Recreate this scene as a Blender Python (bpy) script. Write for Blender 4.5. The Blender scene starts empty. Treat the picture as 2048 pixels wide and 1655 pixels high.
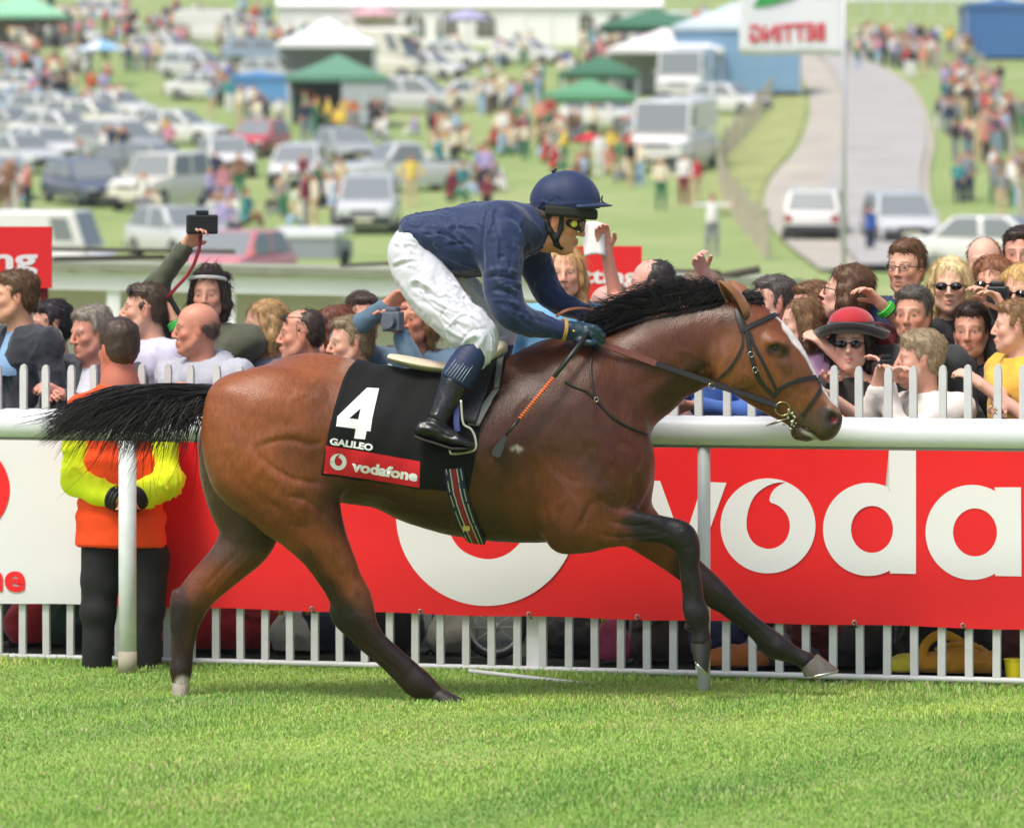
import bpy, bmesh, math, random
import numpy as np
from mathutils import Vector, Matrix, noise as mnoise

# ---------------------------------------------------------------- camera, sky, sun, exposure
scene = bpy.context.scene
COL = scene.collection
F = 10000.0            # focal length in pixels of a 2048 wide picture
EYE = 1.70             # camera height in metres
HOR = 550.0            # picture row of the horizon
Y0 = 19.9              # distance of the horse

cam_d = bpy.data.cameras.new('camera')
cam = bpy.data.objects.new('camera', cam_d)
COL.objects.link(cam)
scene.camera = cam
cam.location = (0, 0, EYE)
cam.rotation_euler = (math.pi / 2, 0, 0)
cam_d.sensor_width = 36.0
cam_d.lens = F / 2048.0 * 36.0
cam_d.shift_y = -(1655 / 2 - HOR) / 2048.0
cam_d.clip_start = 0.5
cam_d.clip_end = 6000
cam_d.dof.use_dof = True
cam_d.dof.focus_distance = 19.75
cam_d.dof.aperture_fstop = 4.5

world = bpy.data.worlds.new('World')
scene.world = world
world.use_nodes = True
wn = world.node_tree
sky = wn.nodes.new('ShaderNodeTexSky')
sky.sky_type = 'NISHITA'
sky.sun_disc = False
SUN_EL, SUN_AZ = math.radians(60), math.radians(218)
sky.sun_elevation = SUN_EL
sky.sun_rotation = SUN_AZ
sky.air_density = 1.0
sky.dust_density = 4.0
sky.ozone_density = 0.6
bg = wn.nodes['Background']
wn.links.new(sky.outputs[0], bg.inputs[0])
bg.inputs[1].default_value = 0.11

sun_d = bpy.data.lights.new('sun', 'SUN')
sun_d.energy = 1.5
sun_d.angle = math.radians(16)
sun_d.color = (1.0, 0.95, 0.87)
sun = bpy.data.objects.new('sun', sun_d)
COL.objects.link(sun)
sd = Vector((math.sin(SUN_AZ) * math.cos(SUN_EL), math.cos(SUN_AZ) * math.cos(SUN_EL), math.sin(SUN_EL)))
sun.rotation_euler = sd.to_track_quat('Z', 'Y').to_euler()
sun.location = (0, 0, 60)

scene.view_settings.view_transform = 'Standard'
scene.view_settings.look = 'None'
scene.view_settings.gamma = 1.0
scene.view_settings.use_curve_mapping = False
scene.view_settings.exposure = 0.84
scene.cycles.max_bounces = 5
scene.cycles.diffuse_bounces = 3
scene.cycles.glossy_bounces = 2
scene.cycles.transmission_bounces = 3
scene.cycles.transparent_max_bounces = 8
scene.cycles.use_denoising = True

rng = random.Random(7)
nrg = np.random.default_rng(5)

# ---------------------------------------------------------------- helpers
def at(px, py, Y):
    return Vector(((px - 1024) * Y / F, Y, EYE - (py - HOR) * Y / F))

def srgb(h):
    h = h.lstrip('#')
    c = [int(h[i:i + 2], 16) / 255 for i in (0, 2, 4)]
    return tuple(x / 12.92 if x <= 0.04045 else ((x + 0.055) / 1.055) ** 2.4 for x in c)

_mats = {}
def mat(name, color=(0.5, 0.5, 0.5), rough=0.6, metal=0.0, noise=0.0, nscale=8.0, bump=0.0, bscale=40.0,
        attr=False, sheen=0.0, coat=0.0, trans=0.0, spec=0.5, subs=0.0, emit=0.0, stretch=None, bump2=None):
    if name in _mats:
        return _mats[name]
    if isinstance(color, str):
        color = srgb(color)
    m = bpy.data.materials.new(name)
    m.use_nodes = True
    nt = m.node_tree
    b = nt.nodes['Principled BSDF']
    b.inputs['Roughness'].default_value = rough
    b.inputs['Metallic'].default_value = metal
    b.inputs['Specular IOR Level'].default_value = spec
    b.inputs['Sheen Weight'].default_value = sheen
    b.inputs['Sheen Roughness'].default_value = 0.5
    b.inputs['Coat Weight'].default_value = coat
    b.inputs['Transmission Weight'].default_value = trans
    b.inputs['Subsurface Weight'].default_value = subs
    b.inputs['Subsurface Radius'].default_value = (0.02, 0.008, 0.004)
    b.inputs['Subsurface Scale'].default_value = 0.5
    b.inputs['Base Color'].default_value = (*color, 1)
    src = None
    if attr:
        a = nt.nodes.new('ShaderNodeAttribute')
        a.attribute_name = 'Col'
        src = a.outputs['Color']
        nt.links.new(src, b.inputs['Base Color'])
    tc = nt.nodes.new('ShaderNodeTexCoord')
    co = tc.outputs['Object']
    if stretch:
        mp = nt.nodes.new('ShaderNodeMapping')
        mp.inputs['Scale'].default_value = stretch
        nt.links.new(co, mp.inputs['Vector'])
        co = mp.outputs[0]
    if noise > 0:
        n = nt.nodes.new('ShaderNodeTexNoise')
        n.inputs['Scale'].default_value = nscale
        n.inputs['Detail'].default_value = 5
        nt.links.new(co, n.inputs['Vector'])
        mr = nt.nodes.new('ShaderNodeMapRange')
        mr.inputs[1].default_value = 0.25
        mr.inputs[2].default_value = 0.75
        mr.inputs[3].default_value = 1 - noise
        mr.inputs[4].default_value = 1 + noise
        nt.links.new(n.outputs['Fac'], mr.inputs[0])
        mx = nt.nodes.new('ShaderNodeMix')
        mx.data_type = 'RGBA'
        mx.blend_type = 'MULTIPLY'
        mx.inputs[0].default_value = 1
        if src:
            nt.links.new(src, mx.inputs[6])
        else:
            mx.inputs[6].default_value = (*color, 1)
        nt.links.new(mr.outputs[0], mx.inputs[7])
        nt.links.new(mx.outputs[2], b.inputs['Base Color'])
    if bump > 0:
        n = nt.nodes.new('ShaderNodeTexNoise')
        n.inputs['Scale'].default_value = bscale
        n.inputs['Detail'].default_value = 4
        nt.links.new(co, n.inputs['Vector'])
        bp = nt.nodes.new('ShaderNodeBump')
        bp.inputs['Strength'].default_value = 1.0
        bp.inputs['Distance'].default_value = bump
        nt.links.new(n.outputs['Fac'], bp.inputs['Height'])
        nt.links.new(bp.outputs[0], b.inputs['Normal'])
    if emit > 0:
        b.inputs['Emission Color'].default_value = (*color, 1)
        b.inputs['Emission Strength'].default_value = emit
    _mats[name] = m
    return m

def tag(o, label=None, cat=None, group=None, kind=None):
    if label: o['label'] = label
    if cat: o['category'] = cat
    if group: o['group'] = group
    if kind: o['kind'] = kind
    return o

def empty(name, loc=(0, 0, 0), rz=0.0, label=None, cat=None, group=None, parent=None):
    o = bpy.data.objects.new(name, None)
    o.empty_display_size = 0.1
    COL.objects.link(o)
    o.location = loc
    o.rotation_euler = (0, 0, rz)
    if parent: o.parent = parent
    return tag(o, label, cat, group)

def mesh_obj(name, verts, faces, m=None, parent=None, smooth=False, loc=None, colors=None, world=False):
    """verts in world coordinates when world=True (parent offset removed), else local"""
    me = bpy.data.meshes.new(name)
    v = np.asarray(verts, dtype=float).reshape(-1, 3)
    if isinstance(faces, np.ndarray):
        me.vertices.add(len(v)); me.vertices.foreach_set('co', v.ravel())
        n, k = faces.shape
        me.loops.add(n * k); me.loops.foreach_set('vertex_index', faces.ravel().astype(np.int32))
        me.polygons.add(n)
        me.polygons.foreach_set('loop_start', np.arange(0, n * k, k, dtype=np.int32))
        me.update(calc_edges=True)
    else:
        me.from_pydata([tuple(p) for p in v], [], faces)
        me.update()
    if smooth:
        me.polygons.foreach_set('use_smooth', np.ones(len(me.polygons), dtype=bool))
    if colors is not None:
        set_col(me, colors)
    if m is not None:
        for q in (m if isinstance(m, (list, tuple)) else [m]):
            me.materials.append(q)
    o = bpy.data.objects.new(name, me)
    COL.objects.link(o)
    if parent is not None:
        o.parent = parent
        if world:
            o.matrix_parent_inverse = parent_world(parent).inverted()
    if loc is not None:
        o.location = loc
    return o

def parent_world(p):
    m = Matrix.LocRotScale(p.location, p.rotation_euler, p.scale)
    return (parent_world(p.parent) @ p.matrix_parent_inverse @ m) if p.parent else m

def set_col(me, colors):
    a = me.color_attributes.new('Col', 'FLOAT_COLOR', 'POINT')
    c = np.ones((len(me.vertices), 4), dtype=np.float32)
    c[:, :3] = colors
    a.data.foreach_set('color', c.ravel())

class MB:
    """collects simple shapes into one mesh"""
    def __init__(self):
        self.v = []; self.f = []; self.mi = []
    def add(self, vs, fs, mi=0):
        n = len(self.v)
        self.v += [tuple(p) for p in vs]
        self.f += [tuple(i + n for i in f) for f in fs]
        self.mi += [mi] * len(fs)
        return self
    def box(self, x0, x1, y0, y1, z0, z1, mi=0, M=None):
        vs = [(x, y, z) for z in (z0, z1) for y in (y0, y1) for x in (x0, x1)]
        if M is not None: vs = [M @ Vector(p) for p in vs]
        return self.add(vs, [(0, 2, 3, 1), (4, 5, 7, 6), (0, 1, 5, 4), (1, 3, 7, 5), (3, 2, 6, 7), (2, 0, 4, 6)], mi)
    def tube(self, pts, r, n=8, mi=0, cap=True, ry=None):
        """tube along pts; r scalar or list; ry flattens the second axis"""
        pts = [Vector(p) for p in pts]
        rs = [r] * len(pts) if not hasattr(r, '__len__') else list(r)
        rys = rs if ry is None else ([ry] * len(pts) if not hasattr(ry, '__len__') else list(ry))
        vs = []
        u = None
        for i, p in enumerate(pts):
            d = (pts[min(i + 1, len(pts) - 1)] - pts[max(i - 1, 0)])
            d = d.normalized() if d.length > 1e-9 else Vector((0, 0, 1))
            if u is None:
                a = Vector((0, 1, 0)) if abs(d.y) < 0.9 else Vector((1, 0, 0))
                u = (a - d * a.dot(d)).normalized()
            else:
                u = (u - d * u.dot(d)).normalized()
            w = d.cross(u)
            for k in range(n):
                t = 2 * math.pi * k / n
                vs.append(p + w * (math.cos(t) * rs[i]) + u * (math.sin(t) * rys[i]))
        fs = []
        for i in range(len(pts) - 1):
            for k in range(n):
                a = i * n + k; b = i * n + (k + 1) % n
                fs.append((a, b, b + n, a + n))
        if cap:
            fs.append(tuple(range(n - 1, -1, -1)))
            fs.append(tuple((len(pts) - 1) * n + k for k in range(n)))
        return self.add(vs, fs, mi)
    def build(self, name, m=None, parent=None, smooth=False, loc=None, world=False):
        o = mesh_obj(name, self.v, self.f, m, parent, smooth, loc, world=world)
        if any(self.mi):
            o.data.polygons.foreach_set('material_index', np.array(self.mi, dtype=np.int32))
        return o

def shade(o, angle=40):
    me = o.data
    me.polygons.foreach_set('use_smooth', np.ones(len(me.polygons), dtype=bool))
    me.set_sharp_from_angle(angle=math.radians(angle))
    return o

def bevel(o, w=0.01, seg=2):
    md = o.modifiers.new('bevel', 'BEVEL'); md.width = w; md.segments = seg; md.limit_method = 'ANGLE'
    return o

def dup(root, loc=None, rz=None, label=None, group=None, scale=None):
    r = root.copy(); COL.objects.link(r)
    if loc is not None: r.location = loc
    if rz is not None: r.rotation_euler = (0, 0, rz)
    if scale is not None: r.scale = scale
    if label: r['label'] = label
    if group: r['group'] = group
    for ch in list(root.children):
        c = ch.copy(); COL.objects.link(c); c.parent = r
        for g in list(ch.children):
            d = g.copy(); COL.objects.link(d); d.parent = c
    return r

# ---------------------------------------------------------------- implicit surfaces (clay-like modelling)
BIG = 0.2
def catmull(pts, n=4):
    P = np.asarray(pts, float)
    if len(P) < 3: return P
    Q = np.vstack([2 * P[0] - P[1], P, 2 * P[-1] - P[-2]])
    out = []
    for i in range(1, len(Q) - 2):
        for k in range(n):
            t = k / n
            a, b, c, d = Q[i - 1], Q[i], Q[i + 1], Q[i + 2]
            out.append(0.5 * ((2 * b) + (-a + c) * t + (2 * a - 5 * b + 4 * c - d) * t * t + (-a + 3 * b - 3 * c + d) * t ** 3))
    out.append(Q[-2])
    return np.array(out)

class Clay:
    def __init__(self, lo, hi, h):
        self.lo = np.array(lo, float); self.h = h
        self.n = np.ceil((np.array(hi, float) - self.lo) / h).astype(int) + 1
        self.D = np.full(self.n, BIG, dtype=np.float32)
        self.ax = [(self.lo[i] + np.arange(self.n[i]) * h).astype(np.float32) for i in range(3)]
    def region(self, lo, hi):
        s = []
        for i in range(3):
            a = int(max(0, math.floor((lo[i] - self.lo[i]) / self.h)))
            b = int(min(self.n[i], math.ceil((hi[i] - self.lo[i]) / self.h) + 1))
            if b <= a: return None
            s.append(slice(a, b))
        return tuple(s)
    def coords(self, s):
        return (self.ax[0][s[0]][:, None, None], self.ax[1][s[1]][None, :, None], self.ax[2][s[2]][None, None, :])
    def merge(self, s, d, k, op='+'):
        A = self.D[s]
        if op == '+':
            if k > 0:
                h = np.maximum(k - np.abs(A - d), 0) / k
                self.D[s] = np.minimum(A, d) - h * h * k * 0.25
            else:
                self.D[s] = np.minimum(A, d)
        else:
            d = -d
            h = np.maximum(k - np.abs(A - d), 0) / max(k, 1e-6)
            self.D[s] = np.maximum(A, d) + h * h * k * 0.25
    def flat_chain(self, pts, k=0.02, op='+', sub=4):
        """chain in the xz plane: rows (x, y, z, ra in plane, rb across)"""
        P = catmull(pts, sub) if sub > 1 else np.asarray(pts, float)
        mg = k + 3 * self.h
        R = np.maximum(P[:, 3], P[:, 4])
        lo = (P[:, :3] - R[:, None]).min(0) - mg; hi = (P[:, :3] + R[:, None]).max(0) + mg
        S = self.region(lo, hi)
        if S is None: return
        T = np.full(self.D[S].shape, BIG, dtype=np.float32)
        off = [q.start for q in S]
        for a, b in zip(P[:-1], P[1:]):
            r = max(a[3], b[3], a[4], b[4]) + mg
            s = self.region(np.minimum(a[:3], b[:3]) - r, np.maximum(a[:3], b[:3]) + r)
            if s is None: continue
            x, y, z = self.coords(s)
            dx, dz = b[0] - a[0], b[2] - a[2]
            L = dx * dx + dz * dz + 1e-12
            t = np.clip(((x - a[0]) * dx + (z - a[2]) * dz) / L, 0, 1)
            r1 = (x - a[0] - dx * t) ** 2 + (z - a[2] - dz * t) ** 2
            ra = a[3] + (b[3] - a[3]) * t; rb = a[4] + (b[4] - a[4]) * t
            yc = a[1] + (b[1] - a[1]) * t
            q = np.sqrt(r1 / (ra * ra) + ((y - yc) / rb) ** 2)
            d = ((q - 1) * np.minimum(ra, rb)).astype(np.float32)
            l = tuple(slice(s[i].start - off[i], s[i].stop - off[i]) for i in range(3))
            l = tuple(slice(max(q.start, 0), min(q.stop, T.shape[i])) for i, q in enumerate(l))
            ss = tuple(slice(l[i].start + off[i] - s[i].start, l[i].stop + off[i] - s[i].start) for i in range(3))
            T[l] = np.minimum(T[l], d[ss])
        self.merge(S, T, k, op)
    def chain(self, pts, k=0.02, op='+', sub=1):
        """round chain in 3d: rows (x, y, z, r)"""
        P = catmull(pts, sub) if sub > 1 else np.asarray(pts, float)
        mg = k + 3 * self.h
        for a, b in zip(P[:-1], P[1:]) if sub == 1 else [(None, None)]:
            if sub == 1:
                segs = [(a, b)]
            else:
                segs = list(zip(P[:-1], P[1:]))
            lo = np.min([np.minimum(p[:3], q[:3]) - max(p[3], q[3]) for p, q in segs], axis=0) - mg
            hi = np.max([np.maximum(p[:3], q[:3]) + max(p[3], q[3]) for p, q in segs], axis=0) + mg
            s = self.region(lo, hi)
            if s is None: continue
            x, y, z = self.coords(s)
            T = None
            for p, q in segs:
                d3 = q[:3] - p[:3]; L = float(d3 @ d3) + 1e-12
                t = np.clip(((x - p[0]) * d3[0] + (y - p[1]) * d3[1] + (z - p[2]) * d3[2]) / L, 0, 1)
                d = np.sqrt((x - p[0] - d3[0] * t) ** 2 + (y - p[1] - d3[1] * t) ** 2 + (z - p[2] - d3[2] * t) ** 2) - (p[3] + (q[3] - p[3]) * t)
                T = d if T is None else np.minimum(T, d)
            self.merge(s, T.astype(np.float32), k, op)
    def ball(self, c, r, k=0.02, op='+', R=None):
        """ellipsoid centre c radii r; R is a 3x3 whose columns are its axes"""
        r = np.array([r, r, r] if not hasattr(r, '__len__') else r, float)
        m = r.max() + k + 3 * self.h
        s = self.region(np.array(c) - m, np.array(c) + m)
        if s is None: return
        x, y, z = self.coords(s)
        x = x - c[0]; y = y - c[1]; z = z - c[2]
        if R is not None:
            R = np.array(R)
            x, y, z = (x * R[0, i] + y * R[1, i] + z * R[2, i] for i in range(3))
        q0 = np.sqrt((x / r[0]) ** 2 + (y / r[1]) ** 2 + (z / r[2]) ** 2)
        q1 = np.sqrt((x / r[0] ** 2) ** 2 + (y / r[1] ** 2) ** 2 + (z / r[2] ** 2) ** 2)
        d = q0 * (q0 - 1) / np.maximum(q1, 1e-6)
        self.merge(s, d.astype(np.float32), k, op)
    def cut(self, f):
        """f(x,y,z) -> signed value; keeps where it is negative"""
        x, y, z = self.coords((slice(None),) * 3)
        self.D = np.maximum(self.D, f(x, y, z).astype(np.float32))
    def mesh(self):
        D = self.D; h = self.h
        nx, ny, nz = D.shape
        neg = D < 0
        cnt = np.zeros((nx - 1, ny - 1, nz - 1), dtype=np.int8)
        for i in (0, 1):
            for j in (0, 1):
                for k in (0, 1):
                    cnt += neg[i:nx - 1 + i, j:ny - 1 + j, k:nz - 1 + k]
        act = (cnt > 0) & (cnt < 8)
        idx = np.full(act.shape, -1, dtype=np.int32)
        cells = np.argwhere(act)
        idx[act] = np.arange(len(cells))
        acc = np.zeros((len(cells), 3)); w = np.zeros(len(cells))
        cor = [(i, j, k) for i in (0, 1) for j in (0, 1) for k in (0, 1)]
        vals = {c: D[cells[:, 0] + c[0], cells[:, 1] + c[1], cells[:, 2] + c[2]].astype(float) for c in cor}
        for a in cor:
            for ax in range(3):
                if a[ax]: continue
                b = list(a); b[ax] = 1; b = tuple(b)
                va, vb = vals[a], vals[b]
                m = (va < 0) != (vb < 0)
                t = np.where(m, va / np.where(m, va - vb, 1), 0)
                p = np.tile(np.array(a, float), (len(cells), 1)); p[:, ax] = t
                acc += p * m[:, None]; w += m
        V = self.lo + (cells + acc / w[:, None]) * h
        Fs = []
        for ax in range(3):
            u, v = [(1, 2), (2, 0), (0, 1)][ax]
            A = neg; s0 = [slice(None)] * 3; s1 = [slice(None)] * 3
            s0[ax] = slice(0, -1); s1[ax] = slice(1, None)
            e = np.argwhere(A[tuple(s0)] != A[tuple(s1)])
            ok = (e[:, u] > 0) & (e[:, v] > 0) & (e[:, u] < D.shape[u] - 1) & (e[:, v] < D.shape[v] - 1)
            e = e[ok]
            q = []
            for du, dv in ((-1, -1), (0, -1), (0, 0), (-1, 0)):
                g = e.copy(); g[:, u] += du; g[:, v] += dv
                q.append(idx[g[:, 0], g[:, 1], g[:, 2]])
            q = np.stack(q, 1)
            flip = ~neg[e[:, 0], e[:, 1], e[:, 2]]
            q[flip] = q[flip][:, ::-1]
            Fs.append(q)
        Fs = np.vstack(Fs)
        Fs = Fs[(Fs >= 0).all(1)]
        return V, Fs

def relax(V, Fs, it=2, f=0.5):
    n = len(V)
    a = np.concatenate([Fs[:, i] for i in range(4)]); b = np.concatenate([Fs[:, (i + 1) % 4] for i in range(4)])
    A = np.concatenate([a, b]); B = np.concatenate([b, a])
    c = np.bincount(A, minlength=n).astype(float)
    for _ in range(it):
        s = np.stack([np.bincount(A, weights=V[B, i], minlength=n) for i in range(3)], 1) / np.maximum(c, 1)[:, None]
        V = V + f * (s - V)
        s = np.stack([np.bincount(A, weights=V[B, i], minlength=n) for i in range(3)], 1) / np.maximum(c, 1)[:, None]
        V = V - f * 0.95 * (s - V) if it > 3 else V
    return V

def normals(V, Fs):
    e1 = V[Fs[:, 2]] - V[Fs[:, 0]]; e2 = V[Fs[:, 3]] - V[Fs[:, 1]]
    fn = np.cross(e1, e2)
    N = np.zeros_like(V)
    for i in range(4):
        for j in range(3):
            N[:, j] += np.bincount(Fs[:, i], weights=fn[:, j], minlength=len(V))
    return N / np.maximum(np.linalg.norm(N, axis=1), 1e-12)[:, None]

def seg_dist(P, line):
    """distance of 2d points to polyline and parameter 0..1 along it"""
    L = np.asarray(line, float); best = np.full(len(P), 1e9); par = np.zeros(len(P))
    n = len(L) - 1
    for i in range(n):
        d = L[i + 1] - L[i]; t = np.clip(((P - L[i]) @ d) / (d @ d + 1e-12), 0, 1)
        r = np.linalg.norm(P - L[i] - t[:, None] * d, axis=1)
        m = r < best; best[m] = r[m]; par[m] = (i + t[m]) / n
    return best, par

def creases(V, N, amp, scale, direction, seed=0, stretch=.3):
    """sharp-bottomed cloth creases running along direction"""
    d = np.array(direction, float); d /= np.linalg.norm(d)
    a = V @ d
    W = V - np.outer(a, d) * (1 - stretch)
    W = W + np.stack([fbm(V, scale * .4, seed + 5 + i, 2) for i in range(3)], 1) * .03
    r1 = 1 - np.abs(fbm(W, scale, seed, 2)) * 3.0
    r2 = 1 - np.abs(fbm(W, scale * 1.9, seed + 1, 2)) * 2.2
    mask = np.clip(fbm(V, scale * .3, seed + 2, 2) * 2.0 + .45, 0, 1)
    return V + N * ((np.clip(r1, 0, 1) ** 2 * amp + np.clip(r2, 0, 1) ** 2 * amp * .45) * mask)[:, None]

def fbm(P, scale, seed=0, octaves=3):
    """cheap smooth noise for numpy points, roughly -1..1"""
    r = np.random.default_rng(seed); out = np.zeros(len(P)); amp = 1.0; tot = 0
    for o in range(octaves):
        for _ in range(4):
            k = r.normal(size=3); k *= scale * (2 ** o) * 2 * math.pi / np.linalg.norm(k) * r.uniform(0.6, 1.3)
            out += amp * 0.5 * np.sin(P @ k + r.uniform(0, 6.28))
        tot += amp; amp *= 0.5
    return out / tot
# ---------------------------------------------------------------- people: heads, hands
def rotm(yaw=0, pitch=0, roll=0):
    """columns forward, left, up; yaw 0 faces +x (picture right); pitch > 0 looks down"""
    R = Matrix.Rotation(yaw, 3, 'Z') @ Matrix.Rotation(pitch, 3, 'Y') @ Matrix.Rotation(roll, 3, 'X')
    return np.array(R)

class Fr:
    def __init__(self, o, R, s=1.0):
        self.o = np.array(o, float); self.R = np.array(R); self.s = s
    def __call__(self, x, y, z):
        return self.o + self.R @ (np.array([x, y, z]) * self.s)
    def inv(self, P):
        return ((P - self.o) @ self.R) / self.s

def clay_head(c, f, female=False, jaw=1.0):
    s = f.s
    def E(x, y, z, rx, ry, rz, k=.012, op='+'):
        c.ball(f(x, y, z), (rx * s, ry * s, rz * s), k * s, op, f.R)
    def C(pts, k=.008, op='+'):
        c.chain([(*f(p[0], p[1], p[2]), p[3] * s) for p in pts], k * s, op)
    E(-.012, 0, .040, .094, .073, .082, 0)
    E(.026, 0, -.030, .060, .058 * jaw, .078, .03)
    E(.052, 0, -.088, .028, .026 * jaw, .024, .03)
    C([(.05, 0, -.094, .020), (.03, -.040 * jaw, -.070, .018), (-.005, -.056 * jaw, -.03, .018)], .02)
    C([(.05, 0, -.094, .020), (.03, .040 * jaw, -.070, .018), (-.005, .056 * jaw, -.03, .018)], .02)
    for g in (-1, 1):
        C([(.078, g * .012, .026, .009), (.072, g * .040, .024, .009)], .012)
        E(.058, g * .040, -.018, .022, .020, .020, .018)
        E(.091, g * .031, .005, .011, .016, .009, .012, '-')
        E(.071, g * .031, .004, .013, .013, .012, .002)
        E(-.004, g * .073, -.002, .018, .007, .031, .006)
        E(.001, g * .081, .004, .009, .005, .014, .003, '-')
        E(.096, g * .012, -.030, .011, .008, .008, .006)
    C([(.084, 0, .022, .009), (.098, 0, -.006, .0085), (.108, 0, -.026, .0105)], .008)
    C([(.084, -.019, -.058, .005), (.092, 0, -.055, .0075), (.084, .019, -.058, .005)], .007)
    C([(.082, -.016, -.066, .006), (.090, 0, -.067, .0085), (.082, .016, -.066, .006)], .006)
    C([(.086, -.02, -.0615, .0022), (.096, 0, -.0605, .003), (.086, .02, -.0615, .0022)], .003, '-')
    E(.074, 0, -.094, .016, .018, .014, .012)
    if not female:
        E(.072, 0, .024, .012, .045, .010, .012)

def clay_neck(c, f, base, r=.056):
    c.chain([(*f(-.022, 0, -.03), r * f.s), (*f(-.02, 0, -.07), r * f.s * .95), (*base, r * f.s * 1.05)], .025)

def face_colour(V, f, skin, C=None, brow=None, lip=None, flush=.25, eyes=True, seed=1):
    L = f.inv(V)
    skin = np.array(skin)
    if C is None:
        C = np.tile(skin, (len(V), 1))
    red = skin * np.array([.98, .66, .62])
    def blob(x, y, z, r, col, st):
        d = np.linalg.norm((L - np.array([x, y, z])) / np.array(r), axis=1)
        w = np.clip(1.6 - d, 0, 1) * st
        w = w * w * (3 - 2 * w) if st == 1 else w
        nonlocal C
        C = C * (1 - w[:, None]) + np.array(col) * w[:, None]
    for g in (-1, 1):
        blob(.07, g * .042, -.022, (.03, .022, .022), red, flush)
        blob(-.004, g * .08, 0, (.02, .014, .032), red, flush * 1.3)
    blob(.106, 0, -.024, (.016, .014, .016), red, flush)
    blob(.09, 0, -.0615, (.014, .021, .0075), lip if lip else skin * np.array([.75, .42, .40]), .75)
    bc = brow if brow else skin * .3
    for g in (-1, 1):
        blob(.083, g * .032, .0295, (.02, .019, .0042), bc, .8)
        if eyes:
            blob(.083, g * .031, .004, (.014, .014, .0075), skin * .55, .5)
            blob(.083, g * .031, .004, (.014, .009, .0036), (.33, .31, .29), .8)
            blob(.084, g * .031, .004, (.012, .0052, .0050), (.02, .015, .012), 1)
    return C

def clay_hair(f, style, h=.006, big=1.0):
    """returns (V,F) for a hairstyle in frame f"""
    s = f.s; big = big * .96
    dn = .42 if style == 'long' else (.22 if style in ('bob', 'curly') else .16)
    lo = f.o - np.array([.2, .2, dn + .02]) * s; hi = f.o + np.array([.2, .2, .2]) * s
    c = Clay(lo, hi, h)
    def E(x, y, z, rx, ry, rz, k=.012, op='+'):
        c.ball(f(x, y, z), (rx * s, ry * s, rz * s), k * s, op, f.R)
    def C(pts, k=.012, op='+'):
        c.chain([(*f(p[0], p[1], p[2]), p[3] * s) for p in pts], k * s, op)
    if style == 'bald':
        E(-.046, 0, .005, .062, .072, .060, 0)
        for g in (-1, 1): E(-.012, g * .063, .022, .03, .012, .028, .01)
    elif style == 'receding':
        E(-.030, 0, .055, .082, .078, .070, 0); E(-.048, 0, .005, .062, .073, .070, .02)
        for g in (-1, 1): E(.006, g * .064, .025, .024, .012, .03, .01)
    else:
        b = big
        E(-.020, 0, .066, .098 * b, .082 * b, .076 * b, 0)
        E(-.046, 0, .012, .066, .076 * b, .084, .02)
        for g in (-1, 1): E(.010, g * .066, .026, .022, .013, .032, .01)
        if style in ('short', 'quiff'):
            E(.045, 0, .098, .04, .055, .024 if style == 'short' else .034, .02)
        if style in ('bob', 'long', 'curly'):
            for g in (-1, 1):
                C([(-.02, g * .070, .03, .030 * b), (-.02, g * .078, -.04, .032 * b), (-.015, g * .070, -.10, .024)], .02)
                C([(.03, g * .060, .075, .022), (.025, g * .076, .02, .017), (.02, g * .078, -.05, .015)], .015)
            E(-.065, 0, -.04, .042, .070, .075, .03)
        if style == 'long':
            for g in (-1, 1):
                C([(-.015, g * .075, -.08, .030), (.0, g * .085, -.17, .030), (.01, g * .085, -.26, .016)], .02)
            C([(-.07, 0, -.08, .05), (-.085, 0, -.18, .055), (-.08, 0, -.28, .03)], .03)
        if style == 'curly':
            r = np.random.default_rng(3)
            for _ in range(40):
                v = r.normal(size=3); v /= np.linalg.norm(v)
                if v[0] > .55 or v[2] < -.75: continue
                E(-.03 + v[0] * .09, v[1] * .085, .045 + v[2] * .095, .022, .022, .022, .012)
    V, Q = c.mesh()
    V = relax(V, Q, 1)
    N = normals(V, Q)
    V = V + N * (fbm(V, 28, 4, 2) * .003)[:, None]
    return V, Q

def clay_hand(c, wrist, dirn, palm_n, side, curl=.6, s=1.0, k=.006, r=.0085):
    """palm and five fingers. dirn: towards the fingertips; palm_n: the way the palm faces; side=+1: thumb on dirn x palm_n side"""
    w = np.array(wrist, float); d = np.array(dirn, float); d /= np.linalg.norm(d)
    n = np.array(palm_n, float); n -= d * (n @ d); n /= np.linalg.norm(n)
    t = np.cross(d, n) * side
    for i in range(4):
        off = (.028 - .019 * i) * s
        a = w + t * off * .6; b = w + d * .088 * s + t * off
        c.chain([(*a, .016 * s), (*b, .0115 * s)], .012)
        L = [.040, .046, .043, .033][i] * s
        p = b.copy(); ang = 0.15; rows = [(*p, r * s)]
        for j, seg in enumerate((L, L * .62, L * .5)):
            ang += curl * (1.0 if j else .75)
            p = p + (d * math.cos(ang) + n * math.sin(ang)) * seg
            rows.append((*p, r * s * (1 - .12 * (j + 1))))
        c.chain(rows, .003)
    p0 = w + d * .02 * s + t * .026 * s
    p1 = p0 + (d * .65 + t * .55 + n * .35) * .042 * s
    p2 = p1 + (d * .75 + t * .05 + n * .55) * .034 * s
    p3 = p2 + (d * .55 - t * .25 + n * .65) * .026 * s
    c.chain([(*p0, .015 * s), (*p1, .0115 * s), (*p2, .010 * s), (*p3, .0085 * s)], .006)
SKIN = [srgb(x) for x in ('#c98a6c', '#d79c80', '#b97858', '#cf8f78', '#dda58c')]
skin_m = mat('skin', SKIN[0], rough=.5, attr=True, noise=.06, nscale=60, subs=.08, bump=.0004, bscale=300)
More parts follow.
